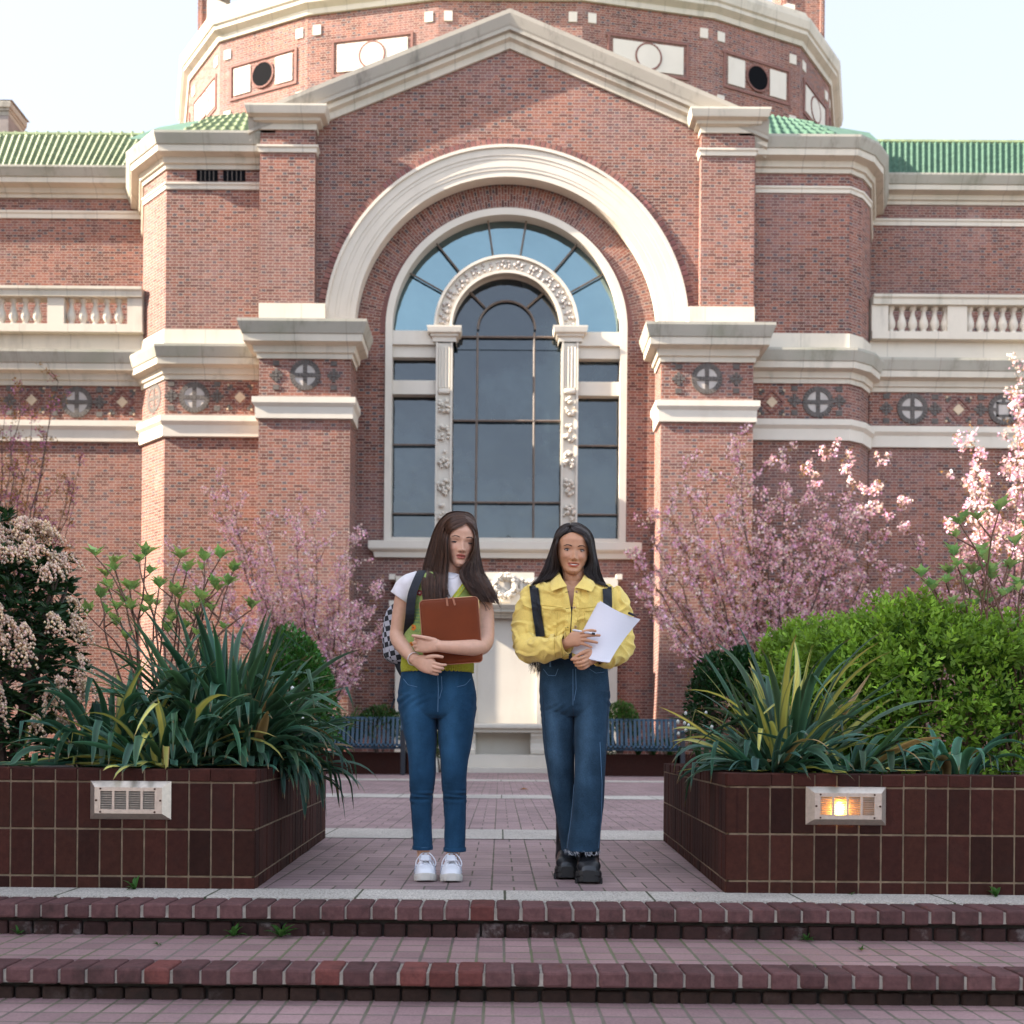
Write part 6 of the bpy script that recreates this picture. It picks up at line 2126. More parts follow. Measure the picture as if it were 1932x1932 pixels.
def jean_disp(seed, hipz, amp=1.0):
    def fn(V, N):
        out = V.copy()
        for i in range(len(V)):
            x, y, z = V[i]
            d = .0030 * mnoise.noise(Vector((x * 9 + seed, y * 9, z * 5))) + .0018 * mnoise.noise(Vector((x * 26, y * 26 + seed, z * 17)))
            h = math.exp(-((z - hipz) / .07) ** 2)
            d += .0036 * h * math.sin(z * 170 + abs(x - fn.cx) * 90 + 5.0 * mnoise.noise(Vector((x * 7, y * 7, z * 9)))) * max(0, .3 + 1.4 * mnoise.noise(Vector((x * 11 + 5, y * 5, z * 13))))
            out[i] = V[i] + N[i] * d * amp
        return out
    return fn
jd = jean_disp(3.0, Q1(826, 1325).z); jd.cx = Q1(826, 1325).x
cr1 = Q1(826, 1345)
def jean_tint(cx, zlo, zhi, legs, fade_highlight=.55, seam=.45):
    def fn(V):
        x, y, z = V[:, 0], V[:, 1], V[:, 2]
        t = np.ones(len(V))
        for lx0, lx1 in legs:          # worn panel down each thigh, lightened further to paint in its highlight
            c = lx0 + (lx1 - lx0) * np.clip((zhi - z) / (zhi - zlo), 0, 1)
            t += fade_highlight * np.exp(-((x - c) / .034) ** 2) * np.clip((z - zlo) / .15, 0, 1) * (y < np.median(y) + .02) * np.exp(-((z - (zhi * .65 + zlo * .35)) / .22) ** 2)
        nz = np.array([mnoise.noise(Vector((p[0] * 45, p[1] * 45, p[2] * 14))) for p in V])
        t *= 1 + .14 * nz
        T = np.stack([t ** 1.15, t, t ** .92], 1)
        return np.clip(T, .2, 2.5)
    return fn
M_DENIM1 = cloth_mat('blue_denim', (.013, .046, .094), .9, 1400, .24, .25, spec=.08, sheen=.05)
jeans1 = remesh(mb, 'jeans', M_DENIM1, W1, .0032, 2, disp=jd, tint=jean_tint(cr1.x, Q1(0, 1470).z, Q1(0, 1290).z, ((Q1(790, 0).x, Q1(797, 0).x), (Q1(862, 0).x, Q1(858, 0).x)), fade_highlight=.95))
bj1 = bvh_of(jeans1)
M_STITCH = simple('seam_thread', (.10, .20, .33), .8, None)
M_STITCHD = simple('dark_seam', (.008, .018, .04), .8, None)
m = MB()
seam(m, [(826, 1275), (827, 1300), (826, 1343)], bj1, YC1, .0014)
seam(m, [(833, 1276), (834, 1300), (829, 1318)], bj1, YC1, .0010)
for pl in ([(779.5, 1598), (797, 1599.5), (815.5, 1598.5)], [(838, 1600), (858, 1602), (878, 1600)], [(761, 1281), (770, 1292), (787, 1296)], [(888, 1281), (878, 1292), (862, 1296)]): seam(m, pl, bj1, YC1, .0011)
m.build('stitching', M_STITCH, jeans1)
m = MB()
for pl in ([(775, 1480), (777, 1540), (781, 1598)], [(880, 1480), (878, 1540), (877, 1600)], [(823, 1350), (821, 1420), (818, 1480), (815, 1540)], [(828, 1350), (831, 1420), (835, 1480), (838, 1540)]): seam(m, pl, bj1, YC1, .0013)
m.build('side_seam', M_STITCHD, jeans1)
m = MB()
for (xl, xr, y, d) in ((778, 817, 1602, .014), (836.5, 879.5, 1605.5, .014)):
    loft(m, [sil(y - 7, xl + .6, xr - .6, d, .0495), sil(y - 5, xl, xr, d, .051), sil(y - 1, xl, xr, d, .051), sil(y + .5, xl + .6, xr - .6, d, .050), sil(y - 2, xl + 4, xr - 4, d, .043)], 40, 16, 2.2, caps=False)
m.build('hem', M_DENIM1, jeans1, smooth=True)

# t-shirt under the vest
M_TEE = cloth_mat('white_cotton', (.72, .68, .70), .9, 1500, .04, .2, tint=False, fold=14)
mb = MB()
loft(mb, [sil(1083, 826, 862, .02, .066), sil(1088, 806, 880, .015, .082), sil(1096, 786, 898, .008, .094), sil(1112, 776, 900, 0, .104), (sil(1140, 772, 898, 0, .110)), sil(1180, 770, 892, 0, .106), sil(1215, 766, 890, 0, .100), sil(1240, 762, 890, 0, .101)], 60, 40, 2.3)
limb(mb, [q1(794, 1098, .01, .052), q1(776, 1106, .01, .060), q1(765, 1119, .012, .062), q1(757.5, 1130, .015, .061)], 32, 24, lambda t, a: 1 + .03 * math.sin(a * 3 + t * 9), rnd_cap=False)
limb(mb, [q1(880, 1098, .01, .052), q1(898, 1106, .0, .060), q1(908, 1120, -.01, .062), q1(914, 1136, -.02, .060)], 32, 24, lambda t, a: 1 + .03 * math.sin(a * 3 + t * 9), rnd_cap=False)
def teecut(c, nrm):     # open the cuffs
    x, y = unP(c)
    return False
tee1 = remesh(mb, 'tshirt', M_TEE, W1, .0032, 2, disp=lambda V, N: V + N * np.array([.0035 * mnoise.noise(Vector(tuple(p * 16))) + .002 * mnoise.noise(Vector(tuple(p * 40))) for p in V])[:, None])
bt1 = bvh_of(tee1)
m = MB(); seam(m, [(834, 1084), (842, 1091), (853, 1092), (864, 1086)], bt1, YC1, .0035, .0); m.build('collar', M_TEE, tee1, smooth=True)

# knitted vest: ribs at the hem, scalloped edges, embroidered flowers
M_KNIT = cloth_mat('green_knit', (.27, .36, .10), .9, 700, .18, .5)
M_RIB = cloth_mat('lime_rib', (.36, .36, .035), .9, 700, .15, .4, tint=False)
st = [sil(1086, 800, 886, .012, .100), sil(1094, 786, 897, .008, .108), sil(1112, 774, 904, 0, .118), sil(1140, 769, 901, 0, .123), sil(1180, 767, 894, 0, .118), sil(1215, 763, 892, 0, .112), sil(1240, 758, 892, 0, .112)]
m = MB()
rows = loft(m, st, 160, 60, 2.3, lambda t, a: 1 + .010 * math.sin(t * 60 + math.sin(a * 2) * 2) + .012 * mnoise.noise(Vector((t * 7, math.cos(a) * 3, math.sin(a) * 3))), caps=False)
vneck = [(812, 1070), (824, 1100), (842, 1147), (858, 1128), (884, 1092), (884, 1070)]
armL = [(740, 1060), (786, 1060), (777, 1095), (771, 1130), (769, 1155), (740, 1155)]
armR = [(895, 1060), (940, 1060), (940, 1155), (903, 1150), (899, 1110)]
keep = MB()
V = m.v
for f in m.f:
    c = sum((Vector(V[i]) for i in f), Vector()) / 4
    x, y = unP(c)
    if c.y < YC1 - .02 and inpoly(x, y, vneck): continue
    if inpoly(x, y, armL) or inpoly(x, y, armR): continue
    keep.face([V[i] for i in f])
vest = keep.build('knit_vest', M_KNIT, W1, autosmooth=3.2)
md = vest.modifiers.new('t', 'SOLIDIFY'); md.thickness = .004; md.offset = 1
bv_v = bvh_of(vest, tee1)
m = MB()
hem = [sil(1236, 760, 891.5, 0, .113), sil(1246, 758, 893, 0, .117), sil(1258, 757, 893.5, 0, .117), sil(1268, 758, 893, 0, .115)]
q = catmull(hem, 14); rows = []
for i, (x, y, z, rx, ry) in enumerate(q):
    r_ = []
    for k in range(480):
        a = 2 * math.pi * k / 480
        f = 1 + .016 * math.cos(a * 96) * (1 if i > 1 else .3)
        dz = -.006 * (abs(math.cos(a * 24)) - .5) if i >= 12 else 0
        c, s = math.cos(a), math.sin(a)
        r_.append((x + rx * f * math.copysign(abs(c) ** (2 / 2.3), c), y + ry * f * math.copysign(abs(s) ** (2 / 2.3), s), z + dz))
    rows.append(r_)
rows.append([(p[0] + (x - p[0]) * .04, p[1] + (y - p[1]) * .04, p[2]) for p in rows[-1]])
m.grid(rows, close_u=True, flip=True)
# ribbed scalloped edging round the neck and the arm hole
def edging(poly, w):
    pts = resample(poly, 60)
    for i in range(0, 59):
        a = onto(bv_v, *pts[i], .004, YC1 - .1); b = onto(bv_v, *pts[i + 1], .004, YC1 - .1)
        t = (Vector((*pts[i + 1], 0)) - Vector((*pts[i], 0))).normalized()
        nx, ny = -t.y, t.x
        m.tube([onto(bv_v, pts[i][0] - nx * w * .5, pts[i][1] - ny * w * .5, .005, YC1 - .1), onto(bv_v, pts[i][0] + nx * w * .5, pts[i][1] + ny * w * .5, .005, YC1 - .1)], .0034, 6)
edging([(842, 1147), (850, 1138), (858, 1128), (868, 1115), (880, 1098)], 9); edging([(842, 1147), (832, 1124), (822, 1100)], 9)
edging([(785, 1098), (778, 1120), (772, 1140), (771, 1158), (773, 1170)], 7); edging([(899, 1098), (902, 1120), (903, 1145)], 7)
m.build('ribbing', M_RIB, vest, smooth=True)
m = MB()
for y0 in (1150, 1156, 1162, 1168, 1174):
    pl = [(773 + 1.7 * i, y0 + (1.8 if i % 2 else -1.8)) for i in range(12)]
    seam(m, pl, bv_v, YC1 - .1, .0011, .005, n=23)
for y0 in (1128, 1136, 1190, 1200, 1208):
    seam(m, [(774 + 2.2 * i, y0 + (3 if i % 2 else -3)) for i in range(9)], bv_v, YC1 - .1, .0008, .0045, n=17)
m.build('pattern', simple('teal_thread', (.03, .16, .13), .9, None), vest)
def flower(x, y, r, mat, cmat):
    m = MB(); m.cur = 0
    for k in range(6):
        a = k * math.pi / 3 + .3
        pts = [onto(bv_v, x + r * (.62 * math.cos(a) + .36 * math.cos(b)), y + r * (.62 * math.sin(a) + .36 * math.sin(b)), .0065, YC1 - .1) for b in [2 * math.pi * j / 10 for j in range(10)]]
        m.face(pts[::-1])
    m.cur = 1
    m.face([onto(bv_v, x + r * .25 * math.cos(2 * math.pi * j / 8), y + r * .25 * math.sin(2 * math.pi * j / 8), .0075, YC1 - .1) for j in range(8)][::-1])
    m.build('flower', [mat, cmat], vest)
M_RED = simple('dark_red_thread', (.22, .010, .020), .8, (60, .3)); M_ORA = simple('orange_thread', (.62, .17, .015), .8, (60, .3)); M_WHT = simple('pale_thread', (.6, .5, .45), .8, None)
flower(791.6, 1118.5, 6.2, M_RED, M_WHT); flower(779.5, 1184, 6.0, M_ORA, M_RED); flower(776, 1215, 4.5, M_ORA, M_RED)

# white trainers
M_SHOE = simple('white_leather', (.66, .66, .70), .45, (25, .06), bump=(60, .12, .003))
M_SOLE = simple('worn_white_sole', (.50, .47, .43), .7, (12, .18))
M_LACE = simple('white_lace', (.70, .69, .74), .8, None)
M_PANEL = simple('grey_lined_panel', (.40, .42, .50), .5, None)
def trainer(xc_toe, xc_heel, toe_y, parent, name):
    yt = F * CAMZ / (toe_y - CY)
    xt = (xc_toe - CX) * (yt) / F; L = .262
    yh = yt + L; xh = (xc_heel - CX) * (yh) / F
    root = empty(name, (xh, yh, 0), parent=parent); root.matrix_parent_inverse = Matrix.Translation(-Vector(parent.location))
    ang = math.atan2(xt - xh, yh - yt)
    M = Matrix.Translation((xt, yt, 0)) @ Matrix.Rotation(ang, 4, 'Z')
    prof = [(0, .020), (.006, .033), (.02, .043), (.045, .0495), (.08, .050), (.12, .045), (.17, .040), (.215, .039), (.245, .034), (.258, .022), (.262, .012)]
    m = MB()
    rows = []
    for z, g, lift in ((0.0, -.003, 1), (.004, 0, 1), (.022, .001, 1), (.030, -.002, 1), (.032, -.006, 1)):
        r_ = []
        for s in (1, -1):
            pr = prof if s > 0 else prof[::-1]
            for y, w in pr:
                toe = max(0, 1 - y / .05) ** 2 * .010
                r_.append(M @ Vector((s * (w + g), y + (-.002 if y < .01 else 0), z + toe)))
        rows.append(r_)
    m.grid(rows, close_u=True, flip=False); m.ngon(rows[0][::-1]); m.ngon(rows[-1])
    m.build('sole', M_SOLE, root, smooth=False)
    hg = [(0.002, .030), (.008, .046), (.03, .062), (.06, .070), (.085, .078), (.11, .092), (.14, .100), (.165, .100), (.19, .090), (.22, .086), (.25, .090), (.259, .088)]
    m = MB(); rows = []
    for y, h in hg:
        w = tab([(a, b) for a, b in prof], y) - .004
        toe = max(0, 1 - y / .05) ** 2 * .010
        r_ = []
        for k in range(17):
            a = math.pi * k / 16
            c, s = math.cos(a), math.sin(a)
            tw = .58 if y > .10 else .72
            ww = w * (abs(c) ** .62)
            zz = .026 + toe + (h - .026) * s ** (.75 if y < .1 else 1.0)
            ww *= 1 - (1 - tw) * (s ** 2) * min(1, y / .08)
            r_.append(M @ Vector((math.copysign(ww, c), y, zz)))
        rows.append(r_)
    m.grid(rows, flip=True); m.ngon(rows[0], False); m.ngon(rows[-1], True)
    up = m.build('upper', M_SHOE, root, smooth=True)
    def topz(y): return tab(hg, y) + .002
    m = MB()
    m.box(-.018, .018, .07, .120, 0, .004, M=M @ Matrix.Translation((0, 0, .062)) @ Matrix.Rotation(R(22), 4, 'X'))   # tongue
    for y in (.065, .082):
        m.tube([M @ Vector((x, y + abs(x) * .25, topz(y) - abs(x) ** 2 * 9)) for x in np.linspace(-.042, .042, 11)], .0016, 5)
    m.build('toe_cap', M_SHOE, root)
    m = MB()
    for k in range(5):
        y = .090 + k * .0145
        z = topz(y)
        m.tube([M @ Vector((-.026, y, z - .008)), M @ Vector((-.012, y + .003, z + .002)), M @ Vector((.012, y + .009, z + .004)), M @ Vector((.026, y + .012, z - .006))], .0031, 6)
        m.tube([M @ Vector((.026, y, z - .008)), M @ Vector((.012, y + .003, z + .003)), M @ Vector((-.012, y + .009, z + .005)), M @ Vector((-.026, y + .012, z - .006))], .0031, 6)
    k0 = M @ Vector((.004, .142, .112))
    for s in (-1, 1):
        lp = [k0] + [k0 + (M.to_3x3() @ Vector((s * x, y, z))) for x, y, z in ((.014, -.012, .004), (.032, -.026, -.012), (.044, -.03, -.036), (.040, -.035, -.052), (.026, -.022, -.030), (.008, -.006, -.008))]
        m.tube([Vector(p) for p in catmull(lp, 20)], .0026, 6)
        en = [k0] + [k0 + (M.to_3x3() @ Vector((s * x, y, z))) for x, y, z in ((.006, -.018, -.006), (.010, -.05, -.026), (.022, -.075, -.040), (.034, -.085, -.060))]
        m.tube([Vector(p) for p in catmull(en, 16)], .0024, 6)
    m.box(-.007, .007, -.007, .007, -.006, .006, bev=.003, M=Matrix.Translation(k0))
    m.build('lace', M_LACE, root, smooth=True)
    m = MB()
    for s in (-1, 1):
        m.tube([M @ Vector((s * .0455, .075, .045)), M @ Vector((s * .043, .11, .062)), M @ Vector((s * .037, .16, .080))], .0022, 5)
        m.tube([M @ Vector((s * .048, .07, .036)), M @ Vector((s * .044, .14, .040)), M @ Vector((s * .039, .2, .052))], .0022, 5)
    m.build('side_stripe', M_PANEL, root)
trainer(805, 802, 1666, W1, 'shoe'); trainer(854, 851, 1666.5, W1, 'shoe')

# hair
M_SCALP = simple('hair_roots', (.014, .008, .006), .85, None)
M_HAIR1 = hair_mat('dark_brown_hair', (.028, .0135, .009), (.082, .038, .021))
mb = MB()
hair_cap(mb, M1, bv1, .007, 46, 106)
capm = MB(); hair_cap(capm, M1, bv1, .007, 46, 106)
def hair_bvh(capm, *objs):
    V, Fc = [Vector(v) for v in capm.v], list(capm.f)
    for o in objs:
        k = len(V); V += [v.co.copy() for v in o.data.vertices]; Fc += [tuple(k + i for i in p.vertices) for p in o.data.polygons]
    return BVHTree.FromPolygons(V, Fc)
bcap = hair_bvh(capm, body1, tee1, vest)
# hair curtain behind the neck and shoulders
back = []
for i in range(10):
    t = i / 9
    y = 1010 + t * 115
    xl, xr = 826 - 24 * min(1, t * 1.5), 898 + 14 * t
    back.append([Q1(xl + (xr - xl) * k / 14, y, .085 + .03 * math.sin(math.pi * k / 14)) for k in range(15)])
mb.grid(back)
def side_hair(outer, inner, dout, din, n, root_u, seed, QQ=None, bv=None, YC=YC1, ylim=1200):
    QQ = QQ or Q1; bv = bv or bcap
    rr = random.Random(seed); out = []
    O = catmull(outer, 26); I = catmull(inner, 26); D0 = catmull([(d,) for d in dout], 26); D1 = catmull([(d,) for d in din], 26)
    for k in range(n):
        u = rr.random() if rr.random() > .05 else rr.choice((rr.uniform(-.10, 0), rr.uniform(1, 1.08))); lay = rr.random() ** 1.3
        ph = rr.uniform(0, 6.28); ph2 = rr.uniform(0, 6.28)
        cl = math.sin(u * 31 + seed) * .5
        en = 26 - rr.randint(0, 3)
        p = []
        for i in range(en):
            t = i / 25
            w = u + .035 * math.sin(t * 5 + ph) * t + .03 * cl * t
            x = O[i][0] + (I[i][0] - O[i][0]) * w; y = O[i][1] + (I[i][1] - O[i][1]) * w
            d = D0[i][0] + (D1[i][0] - D0[i][0]) * (1 - (1 - min(1, max(0, w))) ** 1.6) + lay * .05 * (.4 + t) - .006 * cl
            xx = x + .9 * math.sin(t * 9 + ph2) * t
            if y < ylim:
                dv = (P(xx, y, 1.0) - EYE).normalized()
                h, _, _, _ = bv.ray_cast(EYE, dv)
                if h is not None:
                    if t < .35: d = h.y - YC - .003 - (1 - lay) * .006
                    else: d = min(d, h.y - YC - (.003 if y < 1075 else .010) - (1 - lay) * .012)
            p.append(QQ(xx, y, d))
        b = rr.uniform(.5, 1.8) * (1 + .35 * cl)
        out.append((p, (b, b * rr.uniform(.85, 1.05), b * rr.uniform(.8, 1.05))))
    return out
L_out = [(877, 967), (860, 966.5), (844, 971), (829, 986), (820, 1005), (813, 1028), (807, 1050), (801, 1075), (799, 1102), (801, 1130), (804, 1150)]
L_in = [(880, 985), (872, 990), (856, 997), (847, 1006), (844, 1028), (845, 1048), (844, 1068), (842, 1090), (841.5, 1110), (842, 1130), (843, 1148)]
strands(mb, side_hair(L_out, L_in, (.00, .0, .01, .02, .03, .03, .02, .0, -.05, -.10, -.12), (-.075, -.088, -.098, -.098, -.098, -.095, -.09, -.10, -.125, -.14, -.15), 1700, 0, 5))
R_out = [(877, 967), (885, 969), (894, 977), (899, 993), (902, 1012), (903, 1030), (904, 1053), (910, 1079), (921, 1100), (933, 1122), (942, 1140)]
R_in = [(880, 985), (884, 990), (890, 998), (894.5, 1008), (895, 1026), (891.5, 1042), (883, 1058), (872, 1074), (871, 1090), (884, 1112), (898, 1132)]
strands(mb, side_hair(R_out, R_in, (.0, .0, .01, .02, .03, .03, .02, .0, -.03, -.06, -.08), (-.075, -.088, -.094, -.09, -.085, -.08, -.075, -.085, -.11, -.135, -.14), 1500, 0, 9))
# loose wisps
rr = random.Random(77); W_ = []
for (a, b, c_) in (((868, 1075), (876, 1095), (892, 1108)), ((842, 1110), (848, 1125), (856, 1140)), ((900, 1120), (912, 1135), (925, 1150)), ((905, 1130), (915, 1142), (918, 1152)), ((884, 1105), (893, 1118), (906, 1128)), ((930, 1120), (938, 1132), (944, 1146))):
    for k in range(5):
        j = lambda p: (p[0] + rr.uniform(-1.6, 1.6), p[1] + rr.uniform(-1.5, 1.5), -.135 + rr.uniform(-.01, .01))
        W_.append(([Q1(*p) for p in catmull([j(a), j(b), j(c_)], 12)], (1, 1, 1)))
strands(mb, W_, .0009, .0004)
mb.build('hair', [M_HAIR1, M_SCALP], W1, smooth=True)

# bracelet
m = MB()
bc = Q1(780.5, 1243, -.172); ax = (Q1(790, 1248, -.2) - Q1(771, 1234, -.12)).normalized()
u = ax.orthogonal().normalized(); v = ax.cross(u)
m.tube([bc + (u * math.cos(a) + v * math.sin(a)) * .0285 for a in np.linspace(0, 2 * math.pi, 33)], .0024, 6)
m.build('bracelet', simple('white_band', (.72, .66, .66), .5, None), W1, smooth=True)

# leather laptop sleeve
M_LEA = simple('brown_leather', (.150, .030, .007), .5, (14, .12), bump=(260, .18, .0015), Specular_IOR_Level=.22)
M_LEAL = simple('tan_leather_trim', (.36, .14, .075), .5, (30, .12))
M_ZIP = simple('brass_zip', (.60, .42, .18), .35, None, Metallic=.8)
SLV = empty('laptop_sleeve', tuple(Q1(845, 1250, -.185))); tag(SLV, 'brown leather laptop sleeve with zip tabs, held against the green vest', 'laptop sleeve')
tl, tr, br = Q1(791.5, 1134, -.190), Q1(901.5, 1126, -.190), Q1(893, 1249, -.180)
ux = (tr - tl); wS = ux.length; ux.normalize()
uz = (br - tr); hS = uz.length; uz = (uz - ux * uz.dot(ux)).normalized() * -1
uy = uz.cross(ux) * 1.0
uy = ux.cross(uz) * -1
cS = tl + ux * wS / 2 - uz * hS / 2
if uy.y < 0: uy = -uy
MS = Matrix(((ux.x, uy.x, uz.x, cS.x), (ux.y, uy.y, uz.y, cS.y), (ux.z, uy.z, uz.z, cS.z), (0, 0, 0, 1)))
def rrect(w, h, r, n=8):
    out = []
    for cx, cz, a0 in ((w / 2 - r, h / 2 - r, 0), (-w / 2 + r, h / 2 - r, 90), (-w / 2 + r, -h / 2 + r, 180), (w / 2 - r, -h / 2 + r, 270)):
        for k in range(n + 1):
            a = R(a0 + 90 * k / n); out.append((cx + r * math.cos(a), cz + r * math.sin(a)))
    return out
m = MB()
rows = []
for ins, yy in ((.05, -.0125), (.012, -.0125), (.004, -.0105), (.0, -.006), (.0, .006), (.004, .0105), (.05, .0125)):
    rows.append([MS @ Vector((x, yy, z)) for x, z in rrect(wS - 2 * ins, hS - 2 * ins, max(.004, .017 - ins * .3))])
m.grid(rows, close_u=True, flip=True); m.ngon(rows[0], True); m.ngon(rows[-1], False)
m.build('case', M_LEA, SLV, smooth=True)
m = MB(); m.tube([MS @ Vector((x, -.0085, z)) for x, z in rrect(wS + .001, hS + .001, .017)] + [MS @ Vector((wS / 2, -.0085, hS / 2 - .017))], .0022, 6); m.build('piping', M_LEAL, SLV, smooth=True)
m = MB()
m.box(-wS / 2 + .02, wS / 2 - .016, -.002, .004, hS / 2 - .0005, hS / 2 + .0022, M=MS)
m.tube([MS @ Vector((x, -.001, z)) for x, z in ((wS * .02, hS / 2 + .002), (wS * .4, hS / 2 + .002), (wS / 2 - .008, hS / 2 - .003), (wS / 2 + .001, hS / 2 - .014), (wS / 2 + .001, hS / 2 - .05))], .0030, 6)
m.build('zip', M_ZIP, SLV)
for x, a in ((-.008, 3), (.019, 12)):
    m = MB()
    M_ = MS @ Matrix.Translation((x, -.0145, hS / 2 + .002)) @ Matrix.Rotation(R(-a), 4, 'Y')
    m.box(-.0042, .0042, -.0018, .0016, -.034, 0, bev=.0012, M=M_)
    m.box(-.004, .004, -.003, .012, -.004, .003, bev=.001, M=M_)
    m.build('zip_tab', M_LEAL, SLV)

# checked backpack
M_CHK = NT('checked_canvas')
o_ = M_CHK.n('ShaderNodeTexCoord').outputs['Object']
ck = M_CHK.n('ShaderNodeTexChecker'); ck.inputs['Scale'].default_value = 42
mp = M_CHK.n('ShaderNodeMapping'); mp.inputs['Rotation'].default_value = (0, R(12), 0)
M_CHK.put(mp.inputs[0], o_); M_CHK.put(ck.inputs[0], mp.outputs[0]); ck.inputs[1].default_value = (.010, .011, .016, 1); ck.inputs[2].default_value = (.42, .41, .46, 1)
M_CHK = M_CHK.fin(ck.outputs[0], .8)
M_BLK = simple('black_canvas', (.008, .010, .016), .75, (40, .3), bump=(300, .2, .001))
BP1 = empty('backpack', tuple(Q1(760, 1290, .16))); tag(BP1, 'black and white checked backpack on the back of the woman in the green vest', 'backpack', 'backpacks worn by the women')
mb = MB()
loft(mb, [(*Q1(790, 1128, .17), .08, .05), (*Q1(786, 1150, .17), .135, .075), (*Q1(780, 1180, .175), .138, .085), (*Q1(777, 1225, .175), .132, .09), (*Q1(778, 1245, .175), .125, .085), (*Q1(786, 1256, .17), .09, .06)], 48, 30, 2.8, lambda t, a: 1 + .03 * math.sin(a * 5 + t * 8))
remesh(mb, 'bag', M_CHK, BP1, .005, 3)
mb = MB()
loft(mb, [(*Q1(790, 1225, .17), .118, .06), (*Q1(788, 1250, .165), .110, .066), (*Q1(789, 1275, .155), .085, .06), (*Q1(795, 1292, .15), .055, .04)], 40, 20, 2.6)
remesh(mb, 'base', M_BLK, BP1, .005, 3)
mb = MB()
def strap(mb, pts, w, th=.006):
    q = catmull(pts, 26)
    rows = [[Q_(x - w / 2 + w * k / 4, y, d) for k in range(5)] for x, y, d in q]
    ribbon3(mb, rows, th)
Q_ = Q1
strap(mb, [(800, 1078, .07), (797, 1076, .0), (792, 1084, -.07), (785, 1100, -.105), (778, 1120, -.12), (775, 1140, -.118), (773, 1165, -.105), (770, 1190, -.05), (768, 1215, .06)], 17)
mb.tube([Q1(744, 1292, .12), Q1(741, 1305, .11), Q1(744, 1318, .10)], .0018, 5)
rows = [[Q1(x + dx, y, .10) for dx in (-2.2, 2.2)] for x, y in ((744, 1318), (742, 1326), (738, 1337))]
ribbon3(mb, rows, .003)
mb.build('strap', M_BLK, BP1, smooth=False)
# ---------------------------------------------------------------- woman in the yellow jacket
YC2 = 4.80
def Q2(x, y, d=0.0): return P(x, y, YC2 + d)
def q2(x, y, d, r): return (*Q2(x, y, d), r)
Q_ = Q2
def sil2(y, xl, xr, d, ry):
    p = Q2((xl + xr) / 2, y, d); return (*p, (xr - xl) / 2 * (YC2 + d) / F, ry)
W2 = empty('person', (Q2(1085, 1400).x, YC2, 0.0))
tag(W2, 'smiling woman with long dark hair in a cropped yellow jacket, holding white papers', 'person')
M_SKIN2 = skin_mat('tan_skin', (.52, .265, .155))
R2 = Matrix.Rotation(R(4), 4, 'Z') @ Matrix.Rotation(R(5), 4, 'X') @ Matrix.Rotation(R(2.5), 4, 'Y')
S2 = .935
eye2 = Q2(1084, 1038.3, -.080)
M2 = Matrix.Translation(eye2 - (R2 @ Vector((0, -.086, 0))) * S2) @ R2 @ Matrix.Scale(S2, 4)
mb = MB()
head_grid(mb, M2, wide=1.13, jaw=.90, nose=1.05, smile=1.15, open_=.55, cheek=1.2, mo=.0095, nl=1.22)
limb(mb, [(*(M2 @ Vector((0, .028, -.03))), .050), (*Q2(1083, 1085, .008), .050), (*Q2(1083, 1098, .012), .054), (*Q2(1083, 1112, .015), .078)], 24, 16)
loft(mb, [(*Q2(1083, 1100, .015), .07, .05), (*Q2(1083, 1112, .008), .112, .064), (*Q2(1083, 1140, 0), .138, .085), (*Q2(1083, 1190, 0), .130, .085), (*Q2(1083, 1240, 0), .122, .082), (*Q2(1084, 1290, 0), .145, .09), (*Q2(1084, 1335, 0), .140, .088)], 40, 30)
limb(mb, [q2(1055, 1320, .01, .070), q2(1056, 1400, .03, .058), q2(1060, 1470, .06, .046), q2(1068, 1540, .10, .042), q2(1073, 1610, .13, .036), q2(1075, 1640, .14, .034)], 18, 24)
limb(mb, [q2(1113, 1320, 0, .070), q2(1114, 1400, -.02, .058), q2(1112, 1470, -.035, .046), q2(1110, 1540, -.02, .042), q2(1109, 1600, 0, .036), q2(1111, 1640, 0, .034)], 18, 24)
limb(mb, [q2(1020, 1124, .01, .040), q2(1001, 1160, 0, .040), q2(995, 1205, -.02, .038), q2(1001, 1225, -.06, .037), q2(1030, 1223, -.145, .033), q2(1058, 1217, -.205, .026), q2(1074, 1212, -.230, .0232)], 20, 36)
limb(mb, [q2(1144, 1124, .01, .040), q2(1160, 1160, 0, .040), q2(1166, 1205, -.01, .038), q2(1166, 1226, -.04, .037), q2(1150, 1234, -.11, .032), q2(1138, 1234, -.155, .026), q2(1128, 1234, -.185, .0235)], 20, 36)
# right hand laid on the papers, pen between the fingers
hand_palm(mb, [(1071, 1212.5, -.230, .0235, .018), (1077, 1209.5, -.238, .028, .019), (1084, 1206, -.244, .034, .018), (1091, 1204, -.247, .034, .015), (1096, 1204, -.247, .030, .011)])
finger(mb, [(1091, 1196, -.249), (1099, 1192.5, -.258), (1109, 1190, -.262), (1117, 1189.3, -.259), (1123.5, 1190.3, -.253)], .0086, .0060)
finger(mb, [(1093, 1201.5, -.250), (1104, 1199.5, -.258), (1115, 1198.7, -.260), (1124, 1198.5, -.256), (1131, 1198.9, -.251)], .0088, .0060)
finger(mb, [(1093, 1207.5, -.249), (1103, 1207.3, -.256), (1112, 1209, -.257), (1120, 1211, -.253), (1126.5, 1212.4, -.249)], .0084, .0058)
finger(mb, [(1090, 1213, -.246), (1099, 1214.5, -.252), (1107, 1217.3, -.251), (1115.5, 1221, -.247)], .0078, .0054)
finger(mb, [(1079, 1202, -.238), (1088, 1196.5, -.235), (1097, 1193, -.228), (1106, 1191, -.220)], .0100, .0070)
